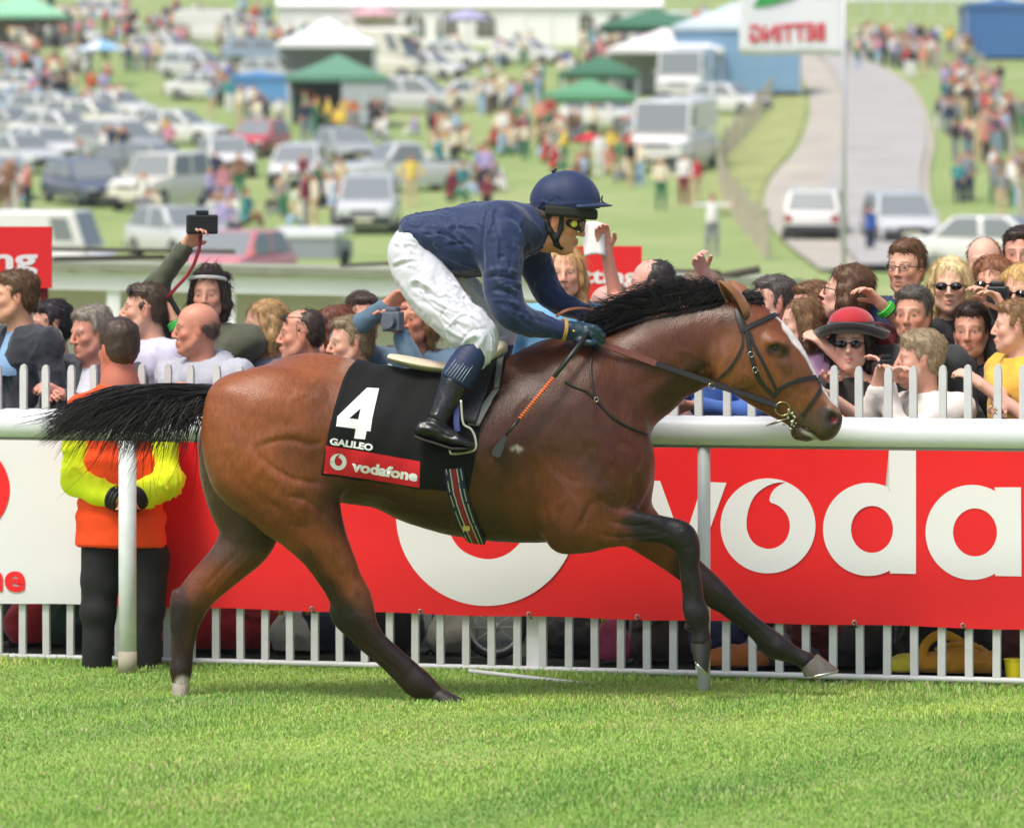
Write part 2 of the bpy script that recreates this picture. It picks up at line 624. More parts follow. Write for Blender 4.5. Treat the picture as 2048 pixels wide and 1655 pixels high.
# ---------------------------------------------------------------- terrain
PROF = [(-40, 0), (24, 0.0), (40, -.1), (90, .35), (120, 1.5), (140, 2.26), (167, 3.87), (210, 7.05), (255, 10.6), (300, 14.5), (352, 18.9), (440, 27.5), (560, 39), (800, 56), (1500, 75), (5000, 80)]
_px = np.array([p[0] for p in PROF], float); _pz = np.array([p[1] for p in PROF], float)
def ground_z(Y):
    return float(np.interp(Y, _px, _pz))
def on_hill(px, py):
    """the point of the hillside seen at a picture position"""
    lo, hi = 60.0, 1400.0
    f = lambda Y: EYE - (py - HOR) * Y / F - ground_z(Y)
    best = None; Y = lo; prev = f(lo)
    while Y < hi:
        Y2 = Y * 1.02; v = f(Y2)
        if prev > 0 >= v or prev < 0 <= v:
            a, b = Y, Y2
            for _ in range(25):
                m = (a + b) / 2
                if (f(m) > 0) == (prev > 0): a = m
                else: b = m
            best = (a + b) / 2; break
        Y, prev = Y2, v
    if best is None: best = 140.0
    return Vector(((px - 1024) * best / F, best, ground_z(best)))

# rail, fence and banner run at a slight angle to the picture
def on_line(px, py, a, b):
    """point seen at (px,py) on the upright plane Y = a - b X"""
    xp = (px - 1024) / F
    Y = a / (1 + b * xp)
    return Vector((xp * Y, Y, EYE - (py - HOR) * Y / F))

def grass_mat(name, c1, c2, c3, sc=1.0, bump=.02):
    m = bpy.data.materials.new(name); m.use_nodes = True
    nt = m.node_tree; b = nt.nodes['Principled BSDF']; b.inputs['Roughness'].default_value = .85
    b.inputs['Specular IOR Level'].default_value = .2
    tc = nt.nodes.new('ShaderNodeTexCoord')
    def nz(scale, det=6):
        n = nt.nodes.new('ShaderNodeTexNoise'); n.inputs['Scale'].default_value = scale; n.inputs['Detail'].default_value = det
        nt.links.new(tc.outputs['Object'], n.inputs['Vector']); return n
    a, d, e = nz(.6 * sc), nz(.09 * sc, 4), nz(9 * sc, 3)
    r = nt.nodes.new('ShaderNodeValToRGB')
    r.color_ramp.elements[0].position = .30; r.color_ramp.elements[0].color = (*srgb(c1), 1)
    r.color_ramp.elements[1].position = .72; r.color_ramp.elements[1].color = (*srgb(c3), 1)
    k = r.color_ramp.elements.new(.5); k.color = (*srgb(c2), 1)
    mx = nt.nodes.new('ShaderNodeMath'); mx.operation = 'MULTIPLY_ADD'; mx.inputs[1].default_value = .5
    nt.links.new(a.outputs[0], mx.inputs[0])
    m2 = nt.nodes.new('ShaderNodeMath'); m2.operation = 'MULTIPLY'; m2.inputs[1].default_value = .5
    nt.links.new(d.outputs[0], m2.inputs[0]); nt.links.new(m2.outputs[0], mx.inputs[2])
    nt.links.new(mx.outputs[0], r.inputs[0]); nt.links.new(r.outputs[0], b.inputs['Base Color'])
    bp = nt.nodes.new('ShaderNodeBump'); bp.inputs['Distance'].default_value = bump
    nt.links.new(e.outputs[0], bp.inputs['Height']); nt.links.new(bp.outputs[0], b.inputs['Normal'])
    return m

hill_m = grass_mat('downland grass', '#7a9052', '#8fa264', '#aead7f', .8, .05)
turf_m = grass_mat('race turf soil', '#728c42', '#829c4e', '#93ab5a', 3.0, .01)
def build_ground():
    ys = sorted(set([-40, 0, 10, 14, 24, 30] + [p[0] for p in PROF] + list(range(60, 400, 12)) + list(range(400, 1500, 100)) + [3000, 5000]))
    vs = []; fs = []; nx = 25
    for y in ys:
        w = 30 + max(0, y) * 1.2 + 60
        for i in range(nx):
            x = -w + 2 * w * i / (nx - 1)
            vs.append((x, y, ground_z(y)))
    for j in range(len(ys) - 1):
        for i in range(nx - 1):
            a = j * nx + i; fs.append((a, a + 1, a + nx + 1, a + nx))
    tag(mesh_obj('ground', vs, fs, hill_m, smooth=True), kind='structure')
    # racecourse turf in front, with a gently uneven surface
    vs = []; fs = []; nx, ny = 120, 110
    P = []
    for j in range(ny):
        y = 8 + 16.5 * j / (ny - 1)
        for i in range(nx): P.append((-6 + 12 * i / (nx - 1), y, 0))
    P = np.array(P, float)
    P[:, 2] = .006 + .012 * (1 + fbm(P * np.array([1, 1, 0]), .35, 77, 4))
    edge = (np.abs(P[:, 0]) > 5.9) | (P[:, 1] > 24.3) | (P[:, 1] < 8.1)
    P[edge, 2] = -.02
    fs = [(j * nx + i, j * nx + i + 1, (j + 1) * nx + i + 1, (j + 1) * nx + i) for j in range(ny - 1) for i in range(nx - 1)]
    tag(mesh_obj('turf', P, fs, turf_m, smooth=True), kind='structure')
build_ground()

def build_grass():
    """short mown blades joined into one mesh of tufts"""
    R = np.random.default_rng(17)
    zt = lambda x, y: .006 + .012 * (1 + fbm(np.stack([x, y, 0 * x], 1), .35, 77, 4))
    n = 190000
    # more blades near the camera side of the strip that the frame shows
    Y = R.uniform(14.6, 22.6, n); X = R.uniform(-1.09, 1.09, n) * Y * .1024
    hgt = R.uniform(.009, .022, n) * (1 + .5 * np.clip(fbm(np.stack([X, Y, 0 * X], 1), .8, 5, 3), -.6, 1))
    # longer untrimmed tufts along the fence foot
    fenceY = 21.05 - .38 * X
    near = np.abs(Y - fenceY + .05) < .22
    hgt[near] *= R.uniform(1.0, 1.9, near.sum())
    hgt[Y > fenceY + .35] *= .6
    az = R.uniform(0, 2 * math.pi, n); lean = R.uniform(.1, .9, n)
    w = R.uniform(.0016, .0034, n)
    base = np.stack([X, Y, zt(X, Y) - .002], 1)
    d = np.stack([np.cos(az), np.sin(az), np.zeros(n)], 1); s = np.stack([-np.sin(az), np.cos(az), np.zeros(n)], 1)
    mid = base + d * (hgt * lean * .35)[:, None] + np.array([0, 0, 1]) * (hgt * .6)[:, None]
    tip = base + d * (hgt * lean)[:, None] + np.array([0, 0, 1]) * (hgt * (1 - .25 * lean))[:, None]
    V = np.stack([base - s * w[:, None], base + s * w[:, None], mid + s * w[:, None] * .8, mid - s * w[:, None] * .8, tip], 1).reshape(-1, 3)
    i = np.arange(n) * 5
    quad = np.stack([i, i + 1, i + 2, i + 3], 1); tri = np.stack([i + 3, i + 2, i + 4, i + 4], 1)
    me = bpy.data.meshes.new('grass')
    me.vertices.add(len(V)); me.vertices.foreach_set('co', V.ravel())
    loops = np.concatenate([quad.ravel(), tri[:, :3].ravel()]).astype(np.int32)
    me.loops.add(len(loops)); me.loops.foreach_set('vertex_index', loops)
    me.polygons.add(2 * n)
    me.polygons.foreach_set('loop_start', np.concatenate([np.arange(n) * 4, 4 * n + np.arange(n) * 3]).astype(np.int32))
    me.update(calc_edges=True)
    patch = fbm(np.stack([X, Y, 0 * X], 1), .55, 9, 3) + .8 * fbm(np.stack([X, Y * .6, 0 * X], 1), 2.1, 19, 3)
    c = np.array(srgb('#9abf5e'))[None] * (1 + .16 * patch + R.normal(0, .08, n))[:, None]
    dry = R.random(n) < .10 + .25 * np.clip(fbm(np.stack([X, Y, 0 * X], 1), .9, 44, 3), 0, 1)
    c[dry] = np.array(srgb('#c3c488')) * R.uniform(.8, 1.1, dry.sum())[:, None]
    dk = R.random(n) < .1
    c[dk] *= .82
    c[:, 0] *= 1 + .10 * patch
    set_col(me, np.clip(np.repeat(c, 5, axis=0), 0, 1))
    gm = mat('grass blade', '#6f9a2e', rough=.6, attr=True, spec=.3)
    nt = gm.node_tree; b = nt.nodes['Principled BSDF']
    tr = nt.nodes.new('ShaderNodeBsdfTranslucent'); mx = nt.nodes.new('ShaderNodeMixShader'); mx.inputs[0].default_value = .3
    at_ = nt.nodes.new('ShaderNodeAttribute'); at_.attribute_name = 'Col'
    nt.links.new(at_.outputs['Color'], tr.inputs['Color'])
    nt.links.new(b.outputs[0], mx.inputs[1]); nt.links.new(tr.outputs[0], mx.inputs[2])
    nt.links.new(mx.outputs[0], nt.nodes['Material Output'].inputs['Surface'])
    me.materials.append(gm)
    o = bpy.data.objects.new('grass', me); COL.objects.link(o)
    tag(o, 'short bright green racecourse grass in front of the running rail', 'grass', kind='stuff')
build_grass()

# ---------------------------------------------------------------- road on the hill
gravel_m = mat('pale chalk verge', '#b0aa9c', rough=.95, noise=.2, nscale=.6)
asphalt_m = mat('sun bleached asphalt', '#a9a7a2', rough=.9, noise=.14, nscale=.4)
def hill_strip(name, left, right, m, lift, kind='structure'):
    """ribbon on the hillside between two lists of picture points"""
    L = bez([(a, b) for a, b in left], 60) if False else None
    def rs(pts, n):
        P = catmull([(a, b, 0) for a, b in pts], 5); d = np.concatenate([[0], np.cumsum(np.linalg.norm(np.diff(P, axis=0), axis=1))])
        t = np.linspace(0, d[-1], n); return np.stack([np.interp(t, d, P[:, 0]), np.interp(t, d, P[:, 1])], 1)
    A, B = rs(left, 60), rs(right, 60); vs = []
    for (ax, ay), (bx, by) in zip(A, B):
        a, b = on_hill(ax, ay), on_hill(bx, by)
        for k in range(5):
            p = a.lerp(b, k / 4); vs.append((p.x, p.y, ground_z(p.y) + lift))
    fs = [(i * 5 + k, i * 5 + k + 1, (i + 1) * 5 + k + 1, (i + 1) * 5 + k) for i in range(59) for k in range(4)]
    return tag(mesh_obj(name, vs, fs, m), kind=kind)
hill_strip('verge', [(1640, 545), (1560, 480), (1528, 420), (1542, 362), (1592, 305), (1616, 250), (1620, 200), (1602, 150), (1588, 118), (1560, 96)],
           [(1980, 545), (1930, 500), (1885, 455), (1864, 410), (1858, 350), (1868, 300), (1862, 250), (1835, 190), (1790, 150), (1700, 108)], gravel_m, .10)
hill_strip('road', [(1720, 545), (1672, 480), (1650, 420), (1655, 362), (1680, 305), (1694, 250), (1688, 200), (1664, 150), (1640, 118), (1600, 92)],
           [(1960, 545), (1910, 500), (1866, 455), (1846, 410), (1842, 350), (1852, 300), (1848, 250), (1822, 190), (1776, 150), (1690, 106)], asphalt_m, .22)
# longer grass and dry patches on the bank by the road
bank_m = mat('long dry bank grass', '#98a062', rough=.95, noise=.3, nscale=.7, bump=.2, bscale=2)
hill_strip('bank', [(1440, 430), (1420, 380), (1440, 330), (1500, 270), (1540, 200), (1560, 130)], [(1528, 430), (1525, 380), (1560, 330), (1596, 280), (1612, 200), (1590, 130)], bank_m, .06)
# ---------------------------------------------------------------- the horse
S = Y0 / F                               # metres per picture pixel at the horse
def hp(px, py, dy=0.0):
    return at(px, py, Y0 + dy)
def hrow(px, py, ra, rb=None, dy=0.0):
    p = hp(px, py, dy)
    return (p.x, p.y, p.z, ra * S, (ra if rb is None else rb) * S)
def strokes(V, N, items, side_y):
    """ridges (+) and grooves (-) along lines given in picture pixels of the horse plane"""
    P = np.stack([V[:, 0] / S + 1024, HOR - (V[:, 2] - EYE) / S], 1)
    D = np.zeros(len(V))
    for line, w, amp in items:
        line = catmull(line, 4) if len(line) > 2 else np.array(line, float)
        d, t = seg_dist(P, line)
        taper = np.clip(np.minimum(t, 1 - t) * 5 + 0.15, 0, 1)
        D += amp * np.exp(-(d / w) ** 2) * taper
    m = np.clip((-N[:, 1]) * 1.6, 0, 1) * (V[:, 1] < side_y)
    return V + N * (D * m)[:, None]
def paint(V, base, blobs):
    """lay patches of coat colour: (line or point, radius px, softness px, colour, strength, side)"""
    P = np.stack([V[:, 0] / S + 1024, HOR - (V[:, 2] - EYE) / S], 1)
    C = np.tile(np.array(base), (len(V), 1))
    for line, r, soft, col, st, side in blobs:
        line = np.array(line, float).reshape(-1, 2)
        if len(line) == 1: d = np.linalg.norm(P - line[0], axis=1)
        else: d, _ = seg_dist(P, line)
        w = np.clip((r + soft - d) / soft, 0, 1); w = w * w * (3 - 2 * w) * st
        if side == 'n': w = w * (V[:, 1] < Y0)
        if side == 'f': w = w * (V[:, 1] >= Y0)
        C = C * (1 - w[:, None]) + np.array(col) * w[:, None]
    return C

def build_horse():
    root = empty('horse', (hp(900, 1405).x, Y0, 0.0), 0, 'bay racehorse at full gallop with black mane, tail and lower legs', 'horse')
    lo = (hp(380, 0).x - .15, Y0 - .42, 0.0); hi = (hp(1700, 0).x, Y0 + .42, 1.78)
    c = Clay((hp(325, 0).x, Y0 - .40, -.02), (hp(1700, 0).x, Y0 + .40, 1.72), 0.0075)
    def fl(rows, k=0.03, op='+', sub=4): c.flat_chain([hrow(*r) for r in rows], k, op, sub)
    # barrel: (x, top, bottom, half width)
    st = [(452, 768, 930, 78), (500, 742, 965, 108), (560, 716, 985, 126), (620, 706, 1000, 132), (680, 712, 1004, 130), (740, 727, 1012, 134),
          (800, 737, 1040, 146), (860, 742, 1059, 152), (930, 738, 1075, 150), (1000, 718, 1085, 140), (1060, 696, 1086, 128), (1120, 684, 1082, 122),
          (1175, 676, 1066, 118), (1215, 700, 1030, 104), (1240, 750, 985, 88)]
    T = []
    for x, t, b, w in st:
        T.append(hrow(x, (t + b) / 2, (b - t) / 2, w))
    # slabs of the barrel: use many short vertical discs
    P = catmull(T, 5)
    mg = 0.05
    lo_ = P[:, :3].min(0) - .36; hi_ = P[:, :3].max(0) + .36
    s = c.region(lo_, hi_); x, y, z = c.coords(s)
    xs = P[:, 0]
    zc = np.interp(x, xs, P[:, 2]); rz = np.interp(x, xs, P[:, 3]); ry = np.interp(x, xs, P[:, 4])
    over = np.maximum(np.maximum(xs[0] - x, x - xs[-1]), 0)
    # slightly slab-sided, narrower at the top
    zz = (z - zc) / rz
    wid = ry * (1 - 0.22 * np.clip(zz, 0, 1) ** 2 - 0.06 * np.clip(-zz, 0, 1) ** 2)
    q = np.sqrt(zz ** 2 + ((y - Y0) / wid) ** 2 + (over / (rz * 0.35)) ** 2)
    d = ((q - 1) * np.minimum(rz, ry)).astype(np.float32)
    c.merge(s, d, 0)
    # rump and thighs
    fl([(470, 810, 58, 62, -.12), (480, 880, 76, 62, -.15), (500, 930, 86, 62, -.155)], .05)
    fl([(470, 810, 58, 62, .12), (480, 880, 74, 62, .15), (490, 930, 80, 62, .155)], .05)
    # near hind leg
    nh = [(540, 850, 118, 76, -.14), (552, 925, 112, 72, -.155), (578, 985, 93, 62, -.16), (606, 1025, 76, 50, -.155), (637, 1075, 58, 42, -.15), (664, 1122, 47, 34, -.145),
          (685, 1163, 41, 28, -.14), (702, 1196, 41, 27, -.14), (714, 1232, 38, 27, -.14), (728, 1256, 30, 22, -.14), (752, 1283, 24, 17, -.14), (785, 1312, 22, 16, -.14), (818, 1343, 23, 17, -.14),
          (841, 1366, 26, 21, -.14), (862, 1380, 19, 18, -.14), (876, 1388, 15, 19, -.14)]
    fl(nh, .05)
    fl([(668, 1222, 9, 10, -.14), (679, 1242, 12, 12, -.14), (704, 1262, 13, 12, -.14)], .02)      # point of hock
    fl([(716, 1284, 9, 9, -.14), (770, 1330, 8, 8, -.14), (822, 1376, 13, 12, -.14), (838, 1388, 9, 9, -.14)], .02)   # tendon, ergot
    # stifle
    c.ball(hp(640, 945, -.17), (.105, .06, .10), .05)
    c.ball(hp(600, 905, -.185), (.13, .055, .09), .05)
    # far hind leg
    fh = [(500, 900, 100, 66, .14), (495, 980, 85, 60, .15), (500, 1040, 66, 50, .15), (490, 1082, 55, 42, .15), (462, 1118, 46, 36, .15), (432, 1148, 42, 30, .15),
          (404, 1176, 39, 27, .15), (382, 1208, 36, 26, .15), (372, 1245, 28, 21, .15), (367, 1285, 22, 16, .15), (364, 1318, 21, 17, .15), (362, 1338, 22, 20, .15),
          (362, 1358, 18, 18, .15), (362, 1368, 17, 18, .15)]
    fl(fh, .05)
    fl([(352, 1186, 9, 10, .15), (350, 1215, 10, 10, .15), (352, 1255, 9, 9, .15)], .02)
    # shoulder and neck
    fl([(1160, 850, 120, 60, -.10), (1190, 910, 112, 62, -.115), (1170, 985, 90, 62, -.13), (1158, 1040, 62, 50, -.14)], .06)
    fl([(1160, 850, 120, 60, .10), (1190, 910, 112, 62, .115), (1190, 985, 88, 62, .13)], .06)
    neck = [(1120, 775, 92, 84, 0), (1170, 790, 116, 84, 0), (1215, 782, 112, 76, 0), (1250, 764, 104, 66, 0), (1285, 742, 98, 58, 0), (1322, 718, 91, 52, 0), (1358, 706, 85, 47, 0), (1395, 693, 81, 44, 0),
            (1435, 684, 80, 44, 0), (1468, 684, 80, 44, 0)]
    fl(neck, .05)
    fl([(1230, 880, 62, 60, -.04), (1247, 935, 56, 56, -.06), (1238, 985, 48, 44, -.07)], .05)       # breast
    fl([(1230, 880, 60, 60, .04), (1252, 935, 55, 56, .06), (1250, 1000, 52, 46, .08)], .05)
    # head
    head = [(1490, 690, 84, 50, 0), (1514, 714, 86, 50, 0), (1540, 740, 80, 46, 0), (1567, 769, 68, 38, 0), (1592, 795, 56, 32, 0), (1611, 813, 50, 29, 0), (1630, 832, 43, 28, 0), (1642, 843, 37, 27, 0)]
    fl(head, .03)
    fl([(1655, 838, 29, 26, 0), (1650, 852, 26, 24, 0)], .02)                    # upper lip and nose
    fl([(1600, 862, 19, 20, 0), (1614, 868, 15, 18, 0)], .015)                   # chin
    for sgn in (-1, 1):
        c.ball(hp(1470, 730, sgn * .075), (.10, .035, .10), .03)                 # cheek
        fl([(1563, 690, 13, 10, sgn * .085), (1540, 683, 12, 10, sgn * .088)], .025)   # brow above the eye
        fl([(1572, 730, 10, 9, sgn * .070), (1600, 775, 9, 8, sgn * .052)], .02)       # facial crest
        fl([(1662, 822, 13, 10, sgn * .036), (1674, 836, 11, 9, sgn * .036), (1664, 850, 12, 9, sgn * .036)], .012)  # nostril rim
    # near foreleg
    nf = [(1150, 1035, 62, 44, -.15), (1184, 1050, 49, 38, -.155), (1223, 1053, 41, 32, -.155), (1262, 1056, 34, 26, -.155), (1302, 1056, 28, 23, -.155), (1338, 1062, 28, 24, -.155), (1364, 1074, 30, 25, -.155),
          (1377, 1098, 24, 23, -.155), (1381, 1130, 18, 17, -.155), (1387, 1170, 17, 15, -.155), (1390, 1202, 18, 16, -.155), (1394, 1228, 24, 20, -.155), (1399, 1250, 18, 17, -.155), (1403, 1266, 16, 17, -.155), (1404, 1280, 19, 19, -.155)]
    fl(nf, .035)
    c.ball(hp(1128, 1074, -.13), (.055, .05, .055), .04)                          # elbow
    fl([(1195, 1020, 16, 14, -.19), (1260, 1034, 13, 12, -.185), (1320, 1044, 9, 9, -.18)], .02)
    fl([(1180, 1078, 15, 13, -.185), (1250, 1076, 11, 10, -.18), (1320, 1070, 8, 8, -.175)], .02)
    fl([(1366, 1120, 8, 8, -.155), (1371, 1170, 7, 8, -.155), (1374, 1215, 8, 9, -.155)], .012)    # tendon
    c.ball(hp(1376, 1254, -.155), (.016, .018, .014), .015)
    # far foreleg
    ff = [(1255, 1035, 54, 46, .14), (1290, 1062, 44, 38, .15), (1322, 1088, 38, 31, .15), (1352, 1113, 34, 28, .15), (1384, 1143, 29, 24, .15), (1415, 1172, 31, 25, .15), (1436, 1192, 29, 24, .15), (1460, 1211, 23, 19, .15),
          (1487, 1233, 19, 16, .15), (1518, 1258, 18, 15, .15), (1543, 1280, 21, 18, .15), (1561, 1296, 24, 20, .15), (1582, 1305, 18, 17, .15), (1600, 1314, 17, 18, .15), (1612, 1320, 19, 19, .15)]
    fl(ff, .035)
    fl([(1455, 1225, 8, 8, .15), (1500, 1264, 7, 8, .15), (1545, 1308, 9, 10, .15)], .012)
    # sheath and flank fold
    c.ball(hp(735, 985, 0), (.09, .05, .035), .04)
    # the sockets: nostril, mouth line
    for sgn in (-1, 1):
        c.ball(hp(1666, 837, sgn * .062), (.017, .030, .019), .006, '-')
        c.ball(hp(1551, 696, sgn * .112), (.024, .020, .014), .012, '-')
    fl([(1594, 852, 1.3, 60, 0), (1612, 856, 1.5, 60, 0), (1636, 872, 1.2, 60, 0)], .004, '-')
    V, Q = c.mesh()
    N = normals(V, Q)
    V = relax(V, Q, 2, .5)
    N = normals(V, Q)
    mm = .001
    ridges = [
        ([(520, 890), (548, 878), (590, 874), (625, 884), (652, 880)], 6, -9 * mm), ([(516, 897), (548, 925), (585, 948), (620, 957), (650, 962)], 5, -9 * mm),
        ([(520, 882), (555, 866), (600, 858), (640, 866)], 12, 5 * mm), ([(505, 900), (535, 935), (575, 962), (630, 975), (655, 985)], 11, 6 * mm),
        ([(455, 905), (480, 950), (520, 985), (560, 1010), (590, 1040)], 9, -6 * mm), ([(545, 985), (585, 1005), (618, 1035)], 9, 5 * mm),
        ([(575, 985), (610, 990), (640, 1010), (664, 1030)], 5, -8 * mm), ([(580, 1040), (600, 1047), (618, 1046)], 5, -7 * mm),
        ([(600, 1000), (625, 1015), (645, 1040)], 9, 6 * mm), ([(430, 920), (460, 965), (505, 1005), (560, 1060)], 9, 5 * mm),
        ([(620, 800), (640, 790), (660, 785)], 14, 7 * mm), ([(600, 830), (625, 815), (640, 830)], 12, -4 * mm), ([(580, 800), (600, 790), (625, 780)], 8, 4 * mm),
        ([(500, 800), (560, 800), (610, 840)], 26, 4 * mm), ([(430, 850), (440, 890), (450, 920)], 10, -4 * mm),
        ([(640, 1120), (660, 1170), (676, 1205)], 6, -5 * mm), ([(690, 1110), (705, 1150), (722, 1190)], 7, 5 * mm), ([(698, 1225), (716, 1214), (738, 1222)], 5, -3 * mm),
        # shoulder, breast and forearm
        ([(1062, 870), (1100, 920), (1130, 950), (1160, 960)], 7, -5 * mm), ([(1048, 880), (1075, 960), (1090, 1030), (1102, 1070)], 9, -8 * mm),
        ([(1075, 880), (1110, 960), (1130, 1020)], 16, 7 * mm), ([(1230, 880), (1265, 895), (1285, 935)], 9, -7 * mm), ([(1290, 905), (1282, 930), (1270, 945)], 6, 7 * mm),
        ([(1258, 945), (1258, 985), (1245, 1010)], 5, 8 * mm), ([(1270, 950), (1272, 985), (1255, 1015)], 6, -9 * mm), ([(1190, 985), (1215, 1005), (1245, 1014)], 6, -8 * mm),
        ([(1150, 965), (1185, 970), (1200, 990)], 12, 5 * mm), ([(1185, 990), (1170, 1020), (1148, 1060)], 6, -6 * mm), ([(1150, 900), (1185, 925), (1215, 965)], 12, -4 * mm),
        ([(1210, 1035), (1260, 1045), (1310, 1043)], 3.4, -6 * mm), ([(1190, 1062), (1240, 1068), (1300, 1066), (1330, 1062)], 3.2, -6 * mm), ([(1280, 1052), (1310, 1054), (1340, 1062)], 3, -5 * mm),
        ([(1180, 860), (1210, 890), (1225, 930)], 16, 5 * mm), ([(1120, 830), (1150, 880), (1180, 905)], 12, -3 * mm),
        # neck
        ([(1250, 690), (1330, 668), (1400, 640)], 16, 4 * mm), ([(1225, 780), (1290, 765), (1350, 735), (1410, 700)], 12, -4 * mm), ([(1300, 830), (1345, 790), (1395, 745), (1428, 715)], 9, -6 * mm),
        ([(1290, 800), (1335, 765), (1385, 722)], 12, 5 * mm), ([(1310, 840), (1352, 795), (1400, 762)], 8, 4 * mm), ([(1240, 840), (1260, 870), (1285, 880)], 8, -4 * mm),
        ([(1445, 640), (1440, 690), (1432, 740), (1428, 765)], 8, -7 * mm), ([(1392, 745), (1412, 735), (1422, 748), (1408, 762)], 6, -5 * mm),
        # face
        ([(1452, 700), (1448, 740), (1466, 780)], 9, 3 * mm), ([(1536, 688), (1552, 681), (1568, 690)], 4, 5 * mm), ([(1535, 700), (1548, 708), (1566, 706)], 3, 4 * mm), ([(1545, 716), (1566, 713), (1574, 698)], 3.5, -3 * mm),
        ([(1548, 735), (1560, 760), (1580, 790)], 5, 4 * mm), ([(1560, 730), (1574, 760), (1596, 790)], 6, -4 * mm), ([(1538, 740), (1550, 770), (1572, 800)], 6, -3 * mm),
        ([(1500, 800), (1530, 812), (1560, 822)], 6, -3 * mm), ([(1590, 800), (1604, 815), (1612, 830)], 4, -2.5 * mm), ([(1600, 770), (1612, 790)], 5, -2 * mm), ([(1510, 640), (1525, 668)], 8, -4 * mm),
        ([(1655, 822), (1668, 822), (1678, 834)], 3, 4 * mm), ([(1645, 842), (1652, 852), (1664, 856)], 3, 3 * mm), ([(1600, 868), (1625, 880)], 5, 2 * mm),
        # belly and ribs
        ([(690, 985), (760, 1000), (850, 1015), (940, 1025)], 9, -4 * mm), ([(690, 970), (760, 978), (850, 990)], 9, 3 * mm),
        ([(960, 970), (975, 1020), (990, 1055)], 7, -2 * mm), ([(1000, 950), (1012, 1005), (1028, 1045)], 7, -2 * mm), ([(1035, 950), (1050, 1010), (1066, 1050)], 7, -3 * mm),
        # knee and fetlock
        ([(1352, 1058), (1372, 1060), (1384, 1080)], 5, 3 * mm), ([(1362, 1090), (1380, 1088)], 4, -4 * mm), ([(1386, 1110), (1393, 1160), (1398, 1200)], 3, 3 * mm), ([(1376, 1120), (1382, 1200)], 3, -3 * mm),
    ]
    ridges = [(l, w, a * .68) for l, w, a in ridges] + [
        ([(1100, 700), (1150, 740), (1190, 800), (1215, 860)], 10, -3 * mm), ([(1010, 860), (1040, 830), (1070, 800)], 12, -2 * mm), ([(560, 740), (600, 760), (650, 760)], 10, 3 * mm), ([(470, 830), (500, 860), (510, 900)], 9, -3 * mm),
        ([(590, 1060), (625, 1090), (650, 1130), (672, 1180)], 2.6, 3 * mm), ([(640, 1010), (668, 1060), (690, 1120)], 3, -3 * mm), ([(480, 1100), (440, 1140), (405, 1180)], 3, -4 * mm), ([(520, 1090), (470, 1140), (425, 1190)], 5, 3 * mm),
        ([(1140, 990), (1120, 1030), (1118, 1080)], 7, -4 * mm), ([(1095, 930), (1150, 1000), (1165, 1040)], 3, 2.5 * mm), ([(1340, 700), (1380, 705), (1410, 730)], 3, 2.5 * mm), ([(1480, 740), (1510, 765), (1530, 800)], 2, 2.5 * mm),
        ([(1556, 745), (1575, 780), (1586, 815)], 1.8, 2.5 * mm), ([(1590, 790), (1615, 800), (1630, 820)], 1.6, 2 * mm), ([(700, 1000), (760, 1015), (830, 1040)], 2.6, 2.5 * mm), ([(760, 985), (860, 1030), (960, 1060)], 2.4, 2.5 * mm),
        ([(720, 1235), (750, 1262), (800, 1310), (830, 1340)], 2.4, 3 * mm), ([(705, 1250), (740, 1285), (800, 1338)], 2.4, -3 * mm), ([(1430, 1180), (1480, 1215), (1540, 1275)], 2.5, 3 * mm), ([(1450, 1215), (1500, 1250), (1545, 1290)], 2.2, -3 * mm)]
    V = strokes(V, N, ridges, Y0 + .35)
    N = normals(V, Q)
    V = creases(V, N, .0013, 5.5, (.25, .1, 1), 71, .35)
    N = normals(V, Q)
    lumps = fbm(V, 3.2, 3, 3) * .0028 + fbm(V, 9.0, 8, 2) * .0008
    V = V + N * lumps[:, None]
    N = normals(V, Q)
    # coat colours, with belly and far thigh shade painted in
    tan = srgb('#8f5029'); bay = srgb('#713c1e'); dark = srgb('#3f2312'); red = srgb('#512b16'); deep = srgb('#28180f'); blk = srgb('#181412'); grey = srgb('#4a4640')
